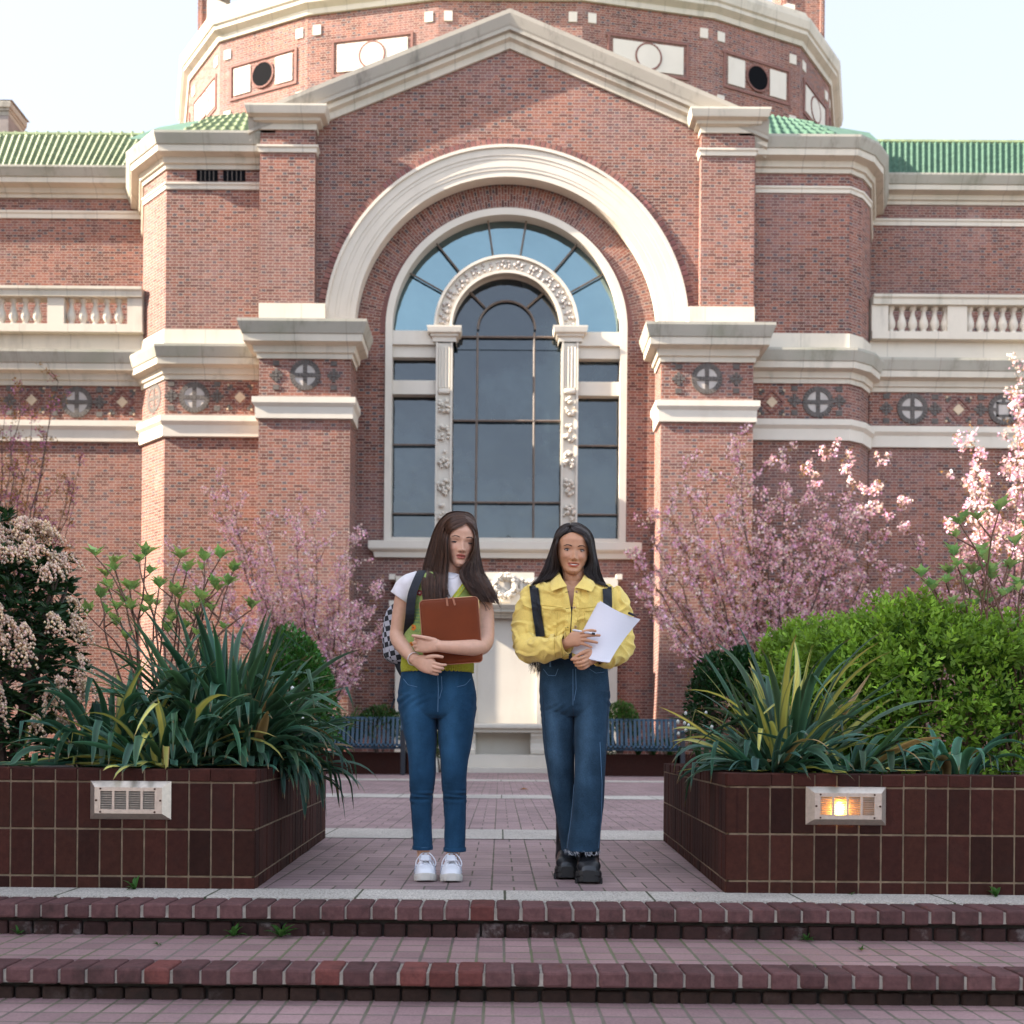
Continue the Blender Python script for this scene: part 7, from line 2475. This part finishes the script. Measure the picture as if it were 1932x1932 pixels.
# left hand curled under the papers
hand_palm(mb, [(1131, 1233, -.180, .0235, .018), (1124, 1235.5, -.200, .029, .019), (1117, 1238.5, -.216, .034, .019), (1110, 1242, -.228, .034, .016), (1106, 1244.5, -.232, .030, .012)])
finger(mb, [(1120, 1229, -.214), (1110, 1227.5, -.236), (1099, 1231.5, -.248), (1090, 1236.5, -.246), (1081.5, 1241.5, -.238)], .0102, .0064)
finger(mb, [(1109, 1237, -.234), (1100, 1240.5, -.251), (1089, 1244, -.252), (1078.5, 1244.5, -.238)], .0086, .0060)
finger(mb, [(1109, 1243.5, -.236), (1101, 1248.5, -.254), (1091, 1251, -.252), (1083.5, 1250, -.234)], .0088, .0062)
finger(mb, [(1109, 1250, -.234), (1101, 1255, -.249), (1092.5, 1256.8, -.246), (1086.5, 1255.5, -.230)], .0084, .0060)
finger(mb, [(1110, 1255.5, -.228), (1103, 1260, -.240), (1096, 1261.5, -.236), (1091, 1260, -.224)], .0076, .0055)
tf2 = skin_tint(M2, (.82, .38, .37), 1.15, .55, blush=.10, toplip=.9, mo=.0095, nl=1.22)
body2 = remesh(mb, 'body', M_SKIN2, W2, .0022, 3, tint=tf2)
bv2 = bvh_of(body2)
for sx in (-1, 1):
    eye_open(W2, bv2, M2, sx, w=.0155, h=.0054, tilt=.10, look=(-.001, .0004))
    brow(W2, bv2, M2, sx, [(.0130, .0180), (.024, .0215), (.037, .0235), (.050, .0185)], .0021, .0004, 200)
    m = MB()
    q = catmull([(-.014, .0050), (-.006, .0080), (.004, .0085), (.0145, .0060)], 16)
    m.tube([face_pt(bv2, M2, sx * .0325 + sx * x, z, .0002) for x, z in q], .0008, 4)
    m.build('eyelid_crease', simple('lid_crease_tan', (.15, .07, .045), .7, None), W2)
m = MB()
rows = []
for v in range(4):
    rows.append([face_pt(bv2, M2, x, -.0647 - .0018 * v * (1 - (x / .0215) ** 2) + 3.2 * x * x, .0012) for x in np.linspace(-.0205, .0205, 15)])
m.grid(rows); m.build('teeth', simple('teeth', (.66, .60, .54), .3, None), W2, smooth=True)
m = MB()
for k in range(9):
    a = onto(bv2, 1079 + k, 1104 + .2 * k + (2.6 if 2 < k < 6 else 0), .001, YC2 - .08)
q_ = [onto(bv2, x, y, .0012, YC2 - .06) for x, y in resample([(1070, 1092), (1075, 1101), (1080, 1105), (1086, 1101), (1092, 1092)], 14)]
m.tube(q_, .0006, 4); m.build('necklace', simple('gold', (.6, .35, .12), .3, None, Metallic=1.0), W2)
m = MB()
rc = Q2(1096.5, 1256.2, -.248); ax = (Q2(1092, 1257, -.246) - Q2(1101, 1255, -.249)).normalized(); u = ax.orthogonal().normalized(); v = ax.cross(u)
m.tube([rc + (u * math.cos(a) + v * math.sin(a)) * .0086 for a in np.linspace(0, 2 * math.pi, 25)], .0013, 6); m.build('ring', bpy.data.materials['gold'], W2, smooth=True)

# wide jeans with frayed hems
M_DENIM2 = cloth_mat('grey_blue_denim', (.020, .045, .077), .9, 1400, .32, .3, spec=.08, sheen=.05)
mb = MB()
def wl2(t, a): return 1 + .020 * math.sin(a * 3 + 6 * t) * t + .010 * math.sin(t * 24 + 2 * a)
loft(mb, [sil2(1238, 1022, 1146, 0, .088), sil2(1255, 1020, 1147, 0, .090), sil2(1290, 1017.5, 1149, 0, .098), sil2(1320, 1018, 1151, .002, .102), sil2(1340, 1021, 1150, .004, .096), sil2(1352, 1030, 1143, .005, .07)], 60, 30, 2.3)
loft(mb, [sil2(1305, 1018, 1083, .01, .090), sil2(1350, 1020, 1083, .02, .088), sil2(1409, 1026, 1084, .04, .076), sil2(1469, 1035, 1083, .06, .072), sil2(1529, 1047, 1088, .10, .074), sil2(1589, 1056.5, 1098, .13, .080), sil2(1622, 1060, 1101, .14, .084)], 48, 70, 2.3, wl2)
loft(mb, [sil2(1305, 1082, 1151, 0, .090), sil2(1350, 1083, 1149, -.01, .088), sil2(1409, 1084.5, 1144, -.025, .078), sil2(1469, 1083.5, 1141, -.035, .072), sil2(1529, 1078.5, 1137.5, -.03, .074), sil2(1589, 1070, 1132, -.02, .084), sil2(1605, 1067.5, 1131.5, -.02, .087)], 48, 70, 2.3, wl2)
jd2 = jean_disp(8.0, Q2(1084, 1318).z, .9); jd2.cx = Q2(1083, 1330).x
jt2 = jean_tint(jd2.cx, Q2(0, 1560).z, Q2(0, 1280).z, ((Q2(1050, 0).x, Q2(1062, 0).x), (Q2(1115, 0).x, Q2(1108, 0).x)), fade_highlight=1.1)
jeans2 = remesh(mb, 'jeans', M_DENIM2, W2, .0034, 2, disp=jd2, tint=jt2)
bj2 = bvh_of(jeans2)
m = MB()
for pl in ([(1081, 1262), (1081, 1290), (1081, 1331)], [(1086, 1262), (1087, 1300), (1083, 1322)], [(1025, 1262), (1034, 1274), (1048, 1275), (1053, 1262)], [(1112, 1262), (1124, 1270), (1140, 1268)], [(1132, 1400), (1136, 1480), (1135, 1540), (1129, 1600)], [(1083, 1480), (1078, 1540), (1070, 1600)]): seam(m, pl, bj2, YC2, .0011)
for x in (1038, 1124):
    band(m, [(x - 1.6, 1242), (x - 1.6, 1258)], [(x + 1.6, 1242), (x + 1.6, 1258)], bj2, YC2 - .1, .002, .002, 6, 3)
m.build('stitching', M_STITCH, jeans2)
m = MB()
for pl in ([(1024, 1300), (1030, 1400), (1037, 1469), (1049, 1529), (1061, 1615)], [(1149, 1300), (1142.5, 1409), (1139.5, 1469), (1136, 1529)], [(1081.5, 1335), (1083, 1400), (1083, 1470)]): seam(m, pl, bj2, YC2, .0014)
m.build('side_seam', M_STITCHD, jeans2)
m = MB(); rr = random.Random(4)
for (xl, xr, y, d, ry) in ((1066.5, 1132, 1604.5, -.02, .087), (1060, 1101, 1621.5, .14, .084)):
    c = Q2((xl + xr) / 2, y, d); rx = (xr - xl) / 2 * (YC2 + d) / F
    for k in range(90):
        a = rr.uniform(0, 2 * math.pi)
        p = Vector((c.x + rx * math.cos(a), c.y + ry * math.sin(a), c.z + rr.uniform(0, .006)))
        L = rr.uniform(.006, .022)
        e = p + Vector((rr.uniform(-.008, .008), rr.uniform(-.006, .006), -L))
        m.tube([p, p.lerp(e, .5) + Vector((rr.uniform(-.005, .005), 0, 0)), e], .0008, 3)
    for k in range(3):
        a = -math.pi / 2 + rr.uniform(-.9, .9)
        p = Vector((c.x + rx * math.cos(a), c.y + ry * math.sin(a) - .002, c.z + .003))
        m.tube([p + Vector((w * .011, 0, -h * .018)) for w, h in ((-1, 0), (-.9, .6), (-.2, 1), (.5, .9), (1, .3), (1, 0))], .0011, 4)
m.build('frayed_hem', simple('pale_thread_fray', (.45, .46, .50), .9, None), jeans2)
# dark cropped top seen in the open jacket
M_TOP = simple('grey_blue_top', (.05, .065, .10), .85, (30, .2))
mb = MB(); loft(mb, [sil2(1150, 1030, 1134, 0, .097), sil2(1190, 1024, 1142, 0, .100), sil2(1225, 1020, 1146, 0, .098), sil2(1246, 1020, 1147, 0, .094)], 50, 20, 2.3, caps=False)
mb.build('top', M_TOP, W2, smooth=True)

# black boots
M_BOOT = simple('black_leather', (.010, .010, .012), .32, (20, .3), bump=(120, .2, .002), Specular_IOR_Level=.5)
M_BSOLE = simple('black_rubber', (.009, .009, .010), .6, (40, .3))
def boot(xt_px, xh_px, toe_y, name, ang0=0.0):
    yt = F * CAMZ / (toe_y - CY); xt = (xt_px - CX) * yt / F
    L = .27; yh = yt + L; xh = (xh_px - CX) * yh / F
    root = empty(name, (xh, yh, 0), parent=W2); root.matrix_parent_inverse = Matrix.Translation(-Vector(W2.location))
    M = Matrix.Translation((xt, yt, 0)) @ Matrix.Rotation(math.atan2(xt - xh, yh - yt) + ang0, 4, 'Z')
    prof = [(0, .026), (.008, .042), (.03, .054), (.07, .057), (.11, .052), (.16, .046), (.21, .044), (.25, .040), (.265, .028), (.27, .014)]
    m = MB(); rows = []
    for z, g in ((0, -.003), (.006, 0), (.018, .001), (.020, -.003), (.026, -.003), (.028, .001), (.044, .001), (.048, -.004)):
        r_ = []
        for s in (1, -1):
            for y, w in (prof if s > 0 else prof[::-1]):
                r_.append(M @ Vector((s * (w + g), y, z + max(0, 1 - y / .06) ** 2 * .012)))
        rows.append(r_)
    m.grid(rows, close_u=True); m.ngon(rows[0][::-1]); m.ngon(rows[-1])
    for k in range(9):
        for s in (-1, 1):
            y = .03 + k * .026
            m.box(-.004, .004, -.006, .006, -.010, .012, M=M @ Matrix.Translation((s * (tab(prof, y) + .001), y, .010)))
    m.build('sole', M_BSOLE, root)
    hg = [(.003, .055), (.012, .080), (.035, .098), (.065, .106), (.10, .114), (.125, .125)]
    mb = MB(); rows = []
    for y, h in hg + [(.17, .14), (.22, .14), (.262, .12)]:
        w = tab(prof, y) - .003
        r_ = []
        for k in range(24):
            a = 2 * math.pi * k / 24
            c, s = math.cos(a), math.sin(a)
            zz = .075 + (h - .075) * s if s > 0 else .075 + .04 * s
            zz = max(.04, zz if h > .08 or s < 0 else .042 + (h - .042) * s)
            r_.append(M @ Vector((math.copysign(w * abs(c) ** .7, c), y, zz)))
        rows.append(r_)
    mb.grid(rows, close_u=True, flip=True); mb.ngon(rows[0]); mb.ngon(rows[-1], True)
    limb(mb, [(*(M @ Vector((0, .185, .08))), .052), (*(M @ Vector((0, .178, .14))), .050), (*(M @ Vector((0, .18, .22))), .050), (*(M @ Vector((0, .18, .26))), .052)], 24, 14, lambda t, a: 1 + .02 * math.sin(t * 20 + a))
    remesh(mb, 'upper', M_BOOT, root, .0035, 4)
    m = MB()
    m.tube([M @ Vector((s * (tab(prof, y) - .002), y, .050 + max(0, 1 - y / .06) ** 2 * .012)) for s, y in [(1, yy) for yy in (.25, .2, .15, .1, .06, .03, .01)] + [(-1, yy) for yy in (.01, .03, .06, .1, .15, .2, .25)]], .0016, 5)
    m.build('welt', simple('welt_thread', (.05, .045, .04), .7, None), root)
boot(1113.5, 1110, 1667.5, 'boot'); boot(1073, 1082, 1659.5, 'boot', .12)

# yellow jacket
M_YEL = cloth_mat('yellow_denim', (.76, .56, .15), .85, 1300, .10, .45, fold=11)
def slv(ph):
    def fn(t, a):
        e = math.exp(-((t - .55) / .22) ** 2)
        return 1 + .062 * e * math.sin(t * 46 + 1.6 * math.sin(a + ph)) * (.5 + .5 * math.sin(a * 2 + ph)) + .030 * math.sin(t * 23 + 2 * a + ph) + .018 * math.sin(a * 3 + t * 12)
    return fn
mb = MB()
loft(mb, [sil2(1098, 1046, 1120, .02, .060), sil2(1103, 1024, 1140, .015, .078), sil2(1110, 1008, 1154, .01, .092), sil2(1124, 1002, 1162, .002, .108), sil2(1150, 1003, 1162, 0, .118), sil2(1185, 1007, 1159, 0, .120), sil2(1215, 1010, 1156, 0, .117), sil2(1236, 1013, 1152, 0, .112), sil2(1246, 1015, 1150, 0, .112)], 64, 50, 2.4, lambda t, a: 1 + .012 * math.sin(t * 18 + 3 * a) + .010 * math.sin(t * 31 - 2 * a))
limb(mb, [q2(1016, 1119, .008, .060), q2(1006, 1136, .006, .066), q2(999, 1160, 0, .067), q2(994, 1190, -.01, .064), q2(993, 1212, -.03, .060), q2(1003, 1226, -.08, .055), q2(1025, 1226, -.145, .050), q2(1048, 1221, -.195, .045), q2(1069, 1215.5, -.225, .041)], 40, 90, slv(0.0), rnd_cap=False)
limb(mb, [q2(1148, 1119, .008, .060), q2(1158, 1136, .006, .064), q2(1165, 1162, 0, .062), q2(1169, 1190, -.004, .060), q2(1170, 1212, -.02, .058), q2(1165, 1229, -.06, .055), q2(1152, 1237, -.11, .049), q2(1140, 1239, -.145, .045), q2(1129, 1238, -.168, .042)], 40, 90, slv(2.0), rnd_cap=False)
openp = [(1056, 1088), (1068, 1105), (1073, 1130), (1077, 1156), (1074.6, 1190), (1073, 1250), (1080, 1250), (1079, 1190), (1080.5, 1156), (1083, 1130), (1086, 1107), (1108, 1088)]
cuffL = Q2(1069, 1215.5, -.225); axL = (cuffL - Q2(1048, 1221, -.195)).normalized()
cuffR = Q2(1129, 1238, -.168); axR = (cuffR - Q2(1140, 1239, -.145)).normalized()
def jcut(c, nrm):
    x, y = unP(c)
    if c.y < YC2 + .0 and inpoly(x, y, openp): return True
    if (c - cuffL).length < .06 and (c - cuffL).dot(axL) > -.002: return True
    if (c - cuffR).length < .06 and (c - cuffR).dot(axR) > -.002: return True
    if c.z < Q2(1083, 1245).z and abs(nrm.z) > .7 and abs(x - 1083) < 70 and c.y > YC2 - .13 and c.y < YC2 + .13: return True
    return False
def jdisp(V, N):
    o = V.copy()
    for i in range(len(V)):
        p = V[i]
        d = .0042 * mnoise.noise(Vector((p[0] * 13, p[1] * 13, p[2] * 11))) + .0030 * mnoise.noise(Vector((p[0] * 30 + 4, p[1] * 22, p[2] * 26)))
        r_ = 1 - abs(mnoise.noise(Vector((p[0] * 15 + 9, p[1] * 12, p[2] * 19))))
        o[i] = p + N[i] * (d + .0085 * max(0, r_ - .74) / .26)
    return o
jac = remesh(mb, 'jacket', M_YEL, W2, .0030, 1, disp=jdisp, tint=lambda V: np.ones((len(V), 3)))
bja = bvh_of(jac)
bm = bmesh.new(); bm.from_mesh(jac.data)
bmesh.ops.delete(bm, geom=[f for f in bm.faces if jcut(f.calc_center_median(), f.normal)], context='FACES')
bm.to_mesh(jac.data); bm.free()
md = jac.modifiers.new('t', 'SOLIDIFY'); md.thickness = .0035; md.offset = -1
Yj = YC2 - .11
m = MB()      # collar wings standing up at the neck and folding over
def wing_(a, b, c):
    A, B, Cc = catmull(a, 14), catmull(b, 14), catmull(c, 14)
    rows = []
    for v in range(7):
        t = v / 6
        rows.append([Q2(*(((1 - t) ** 2) * np.array(p) + 2 * t * (1 - t) * np.array(q) + t * t * np.array(r_))) for p, q, r_ in zip(A, B, Cc)])
    ribbon3(m, rows, .004)
wing_([(1051, 1075, .03), (1056, 1081, -.02), (1061, 1092, -.075), (1070, 1105.5, -.112)], [(1046, 1080, .03), (1047, 1085, -.03), (1050, 1096, -.095), (1060, 1108, -.135)], [(1041, 1090, .03), (1039, 1096, -.035), (1038.5, 1105, -.092), (1041, 1115, -.128)])
wing_([(1111, 1076, .03), (1104, 1082, -.02), (1097, 1094, -.075), (1084.5, 1108.5, -.112)], [(1116, 1081, .03), (1115, 1087, -.03), (1110, 1098, -.095), (1098, 1110, -.135)], [(1121, 1091, .03), (1123, 1098, -.035), (1122, 1106, -.092), (1116, 1116.5, -.128)])
m.build('collar', M_YEL, jac, smooth=True)
m = MB()      # plackets, pocket flaps, pockets, cuffs
band(m, [(1084.5, 1108), (1082, 1130), (1079.5, 1156), (1077.5, 1190), (1078.5, 1206)], [(1095, 1112), (1093, 1156), (1091, 1190), (1092, 1204)], bja, Yj, .001, .0028, 20, 4)
band(m, [(1061, 1110), (1066, 1156), (1065, 1190), (1064, 1206)], [(1069, 1107), (1074, 1130), (1078, 1156), (1075.5, 1190), (1074.5, 1206)], bja, Yj, .001, .0028, 20, 4)
band(m, [(1023, 1143.5), (1042, 1146), (1062, 1148.5)], [(1022, 1148), (1042, 1150.5), (1062, 1153)], bja, Yj, .001, .0026, 16, 3)
band(m, [(1098, 1150), (1116, 1148), (1136, 1144)], [(1098, 1154.5), (1116, 1152.5), (1136, 1148.5)], bja, Yj, .001, .0026, 16, 3)
band(m, [(1024, 1150), (1042, 1152), (1056, 1154)], [(1024, 1198), (1038, 1202), (1050, 1199)], bja, Yj, .0008, .0020, 14, 10)
band(m, [(1101, 1156), (1118, 1154), (1134, 1151)], [(1104, 1199), (1117, 1202), (1131, 1197)], bja, Yj, .0008, .0020, 14, 10)
m.build('pocket', M_YEL, jac, smooth=False)
M_YTH = simple('ochre_thread', (.40, .25, .025), .9, None)
m = MB()
for pl in ([(1020, 1141.5), (1042, 1144), (1062, 1146.5)], [(1098, 1148), (1116, 1146), (1138, 1142)], [(1026, 1152), (1026, 1196), (1038, 1200), (1048, 1198)], [(1052, 1155), (1050, 1198)], [(1063, 1112), (1068, 1156), (1067, 1204)], [(1092, 1112), (1090.5, 1156), (1089, 1204)], [(1103, 1157), (1105, 1198), (1117, 1200)],
           [(1046, 1203), (1046, 1220), (1048, 1240)], [(1002, 1120), (1006, 1140), (1012, 1160)], [(986, 1142), (996, 1146), (1008, 1152)], [(1058, 1205), (1060, 1222), (1062, 1240)], [(1146, 1222), (1142, 1240), (1138, 1255)]): seam(m, pl, bja, Yj, .0009, .0024)
for pl in ([(1040, 1113), (1052, 1108), (1066, 1105.5)], [(1117, 1114), (1104, 1111), (1090, 1108)]): seam(m, pl, bja, Yj - .03, .0009, .003)
m.build('topstitching', M_YTH, jac)
M_BTN = simple('horn_button', (.55, .38, .19), .35, (60, .25))
for x, y in ((1087.5, 1117), (1083.8, 1147), (1085, 1183), (1144, 1249)):
    p = onto(bja, x, y, .0035, Yj); nn = (p - EYE).normalized()
    m = MB()
    bm = bmesh.new(); bmesh.ops.create_cone(bm, cap_ends=True, segments=18, radius1=.0082, radius2=.0070, depth=.0035)
    m.add_bm(bm, Matrix.Translation(p) @ nn.to_track_quat('-Z', 'Y').to_matrix().to_4x4())
    m.cur = 1
    bm = bmesh.new(); bmesh.ops.create_cone(bm, cap_ends=True, segments=12, radius1=.0032, radius2=.0030, depth=.0012)
    m.add_bm(bm, Matrix.Translation(p - nn * .0022) @ nn.to_track_quat('-Z', 'Y').to_matrix().to_4x4())
    m.build('button', [M_BTN, simple('button_centre', (.22, .13, .06), .5, None)], jac)
m = MB()
for x, y in ((1070, 1117), (1070.5, 1148), (1069, 1184)):
    a, b = onto(bja, x - 3.4, y + .6, .0035, Yj), onto(bja, x + 3.4, y - .6, .0035, Yj); m.tube([a, b], .0013, 5)
m.build('buttonhole', simple('hole_thread', (.10, .06, .01), .9, None), jac)
m = MB()      # cuffs
for c, ax_, r_ in ((cuffL, axL, .0425), (cuffR, axR, .0435)):
    u = ax_.orthogonal().normalized(); v = ax_.cross(u)
    prof = [(-.036, r_ * 1.005), (-.035, r_ * 1.05), (-.002, r_ * 1.03), (.0005, r_ * 1.01), (.0005, r_ * .95), (-.03, r_ * .93)]
    m.grid([[c + ax_ * o + (u * math.cos(a) + v * math.sin(a)) * rr_ for a in [2 * math.pi * k / 40 for k in range(40)]] for o, rr_ in prof], close_u=True)
m.build('cuff', M_YEL, jac, smooth=False)

# hair
M_HAIR2 = hair_mat('black_brown_hair', (.012, .008, .007), (.030, .016, .012))
mb = MB()
hair_cap(mb, M2, bv2, .008, 45, 106, 1.15)
capm = MB(); hair_cap(capm, M2, bv2, .008, 45, 106, 1.15)
bcap2 = hair_bvh(capm, body2, jac)
back = []
for i in range(22):
    t = i / 21
    y = 1020 + t * 262
    hw = 38 + 22 * min(1, t * 3) - 6 * t
    back.append([Q2(1082 - (1) * 4 * t + hw * (k / 7 - 1), y, (.085 if y < 1100 else .135) + .03 * math.sin(math.pi * k / 14)) for k in range(15)])
mb.grid(back)
L_out = [(1075.5, 987), (1067, 989), (1057, 995), (1049, 1005.5), (1044, 1021), (1039, 1038), (1034, 1055), (1027.5, 1073), (1020, 1087), (1009, 1099), (1001, 1106)]
L_in = [(1075.8, 993), (1069, 1001), (1060, 1008), (1054, 1016), (1050, 1030), (1049, 1044.5), (1053, 1061), (1054, 1072), (1050, 1081), (1038, 1092), (1026, 1097)]
strands(mb, side_hair(L_out, L_in, (.0, .0, .01, .02, .03, .03, .02, .0, -.0, .0, .03), (-.07, -.085, -.09, -.09, -.085, -.075, -.06, -.045, -.045, -.055, -.045), 1600, 0, 15, Q2, bcap2, YC2, 1112))
R_out = [(1076.5, 986.7), (1090, 987.5), (1103, 994), (1113.5, 1004), (1119.5, 1017.6), (1122, 1033), (1125, 1051), (1128, 1065), (1131.5, 1083), (1138, 1097), (1148, 1108)]
R_in = [(1075.8, 993), (1082, 1001), (1091, 1005), (1101, 1011), (1107, 1024), (1110.5, 1034), (1114, 1049), (1112.5, 1064), (1104, 1079), (1110, 1089), (1124, 1100)]
strands(mb, side_hair(R_out, R_in, (.0, .0, .01, .02, .03, .03, .02, .0, -.0, .0, .03), (-.07, -.085, -.09, -.09, -.085, -.075, -.06, -.045, -.05, -.06, -.05), 1600, 0, 19, Q2, bcap2, YC2, 1112))
rr = random.Random(5); W_ = []
for k in range(170):      # ends of the long back hair below the jacket
    x = rr.uniform(1003, 1026) if k < 150 else rr.uniform(1146, 1152); t = rr.uniform(-9, 3) if k < 150 else rr.uniform(0, 5); L = rr.uniform(18, 46) * (.55 + .45 * (x - 1000) / 26 if k < 150 else .6)
    W_.append(([Q2(*p) for p in catmull([(x + 3, 1215, .15), (x, 1240, .15), (x + t * .5, 1240 + L * .5, .145), (x + t, 1240 + L, .14)], 12)], (rr.uniform(.7, 1.3),) * 3))
strands(mb, W_, .0012, .0004)
mb.build('hair', [M_HAIR2, M_SCALP], W2, smooth=True)

# papers, pen, backpack
PAP = empty('paper_stack', tuple(Q2(1095, 1235, -.2))); tag(PAP, 'loose stack of white papers with a black clip, held against the yellow jacket', 'papers')
M_PAP = simple('white_paper', (.68, .66, .71), .8, None)
m = MB()
for k, (o, dx, dy) in enumerate(((0, 0, 0), (.003, -1.6, .3), (.0065, -3.4, .6), (.010, 1.2, -2.2))):
    def C(u, v):      # u across the short side, v down the long side
        A, B = np.array((1131.5, 1136, -.196)), np.array((1207, 1170.5, -.120))
        D, E = np.array((1081, 1230, -.205)), np.array((1150, 1250, -.232))
        p = (A * (1 - u) + B * u) * (1 - v) + (D * (1 - u) + E * u) * v
        p = p + np.array((0, 0, -.030)) * math.sin(math.pi * u) * .9 + np.array((0, 4.0 * math.sin(math.pi * u), 0))
        p = p + np.array((-8, 0, 0)) * (u ** 2) * v * (1 - v) * 2
        return Q2(p[0] + dx, p[1] + dy, p[2] + o)
    rows = [[C(u, v) for u in np.linspace(0, 1, 18)] for v in np.linspace(0, 1, 14)]
    ribbon3(m, rows, .0008 if k else .0016)
m.build('sheet', M_PAP, PAP, smooth=False)
m = MB(); c0, c1 = Q2(1186, 1156.5, -.165), Q2(1195, 1160.5, -.155)
m.tube([c0, c1], .006, 6); m.tube([c1, c1 + Vector((.018, 0, .002))], .0016, 5); m.tube([c1, c1 + Vector((.016, 0, -.008))], .0016, 5)
m.build('clip', M_BLKM, PAP)
PEN = empty('pen', tuple(Q2(1103, 1195, -.26))); tag(PEN, 'clear white pen between the fingers resting on the papers', 'pen')
pa, pb = Q2(1080, 1188.5, -.250), Q2(1124, 1196.2, -.274)
m = MB(); m.tube([pa, pa.lerp(pb, .1), pa.lerp(pb, .96), pb], [.0030, .0048, .0048, .0042], 10); m.build('barrel', simple('white_plastic', (.62, .62, .66), .25, None), PEN, smooth=True)
m = MB(); m.tube([pa.lerp(pb, .84), pa.lerp(pb, .975)], .0050, 10); m.build('cap', M_BLKM, PEN)
BP2 = empty('backpack', tuple(Q2(1083, 1250, .2))); tag(BP2, 'plain black backpack on the back of the woman in the yellow jacket', 'backpack', 'backpacks worn by the women')
mb = MB(); loft(mb, [(*Q2(1083, 1110, .22), .08, .06), (*Q2(1083, 1130, .22), .125, .08), (*Q2(1083, 1190, .22), .135, .085), (*Q2(1083, 1250, .22), .13, .085), (*Q2(1083, 1262, .21), .11, .07)], 40, 24, 2.8)
remesh(mb, 'bag', M_BLK, BP2, .006, 3)
mb = MB()
def strap_on(pts, w):
    q = catmull(pts, 30); rows = []
    for x, y, d in q:
        r_ = []
        for k in range(5):
            xx = x - w / 2 + w * k / 4
            if d < -.05:
                h = onto(bja, xx, y, .004, YC2 + d)
                r_.append(h)
            else: r_.append(Q2(xx, y, d))
        rows.append(r_)
    m_ = MB(); ribbon3(m_, rows, .007); m_.build('strap', M_BLK, BP2)
strap_on([(1007, 1112, .10), (1006.5, 1105.5, .05), (1006.5, 1104.5, .0), (1007, 1107.5, -.045), (1008.5, 1120, -.07), (1011, 1140, -.08), (1014, 1165, -.09), (1018, 1188, -.09), (1019.5, 1201, -.08)], 17)
strap_on([(1145, 1112, .10), (1145, 1106.5, .05), (1145.5, 1105.5, .0), (1145.5, 1108.5, -.045), (1146, 1118, -.06), (1146.5, 1140, -.08), (1146, 1165, -.09), (1145, 1190, -.09)], 17)
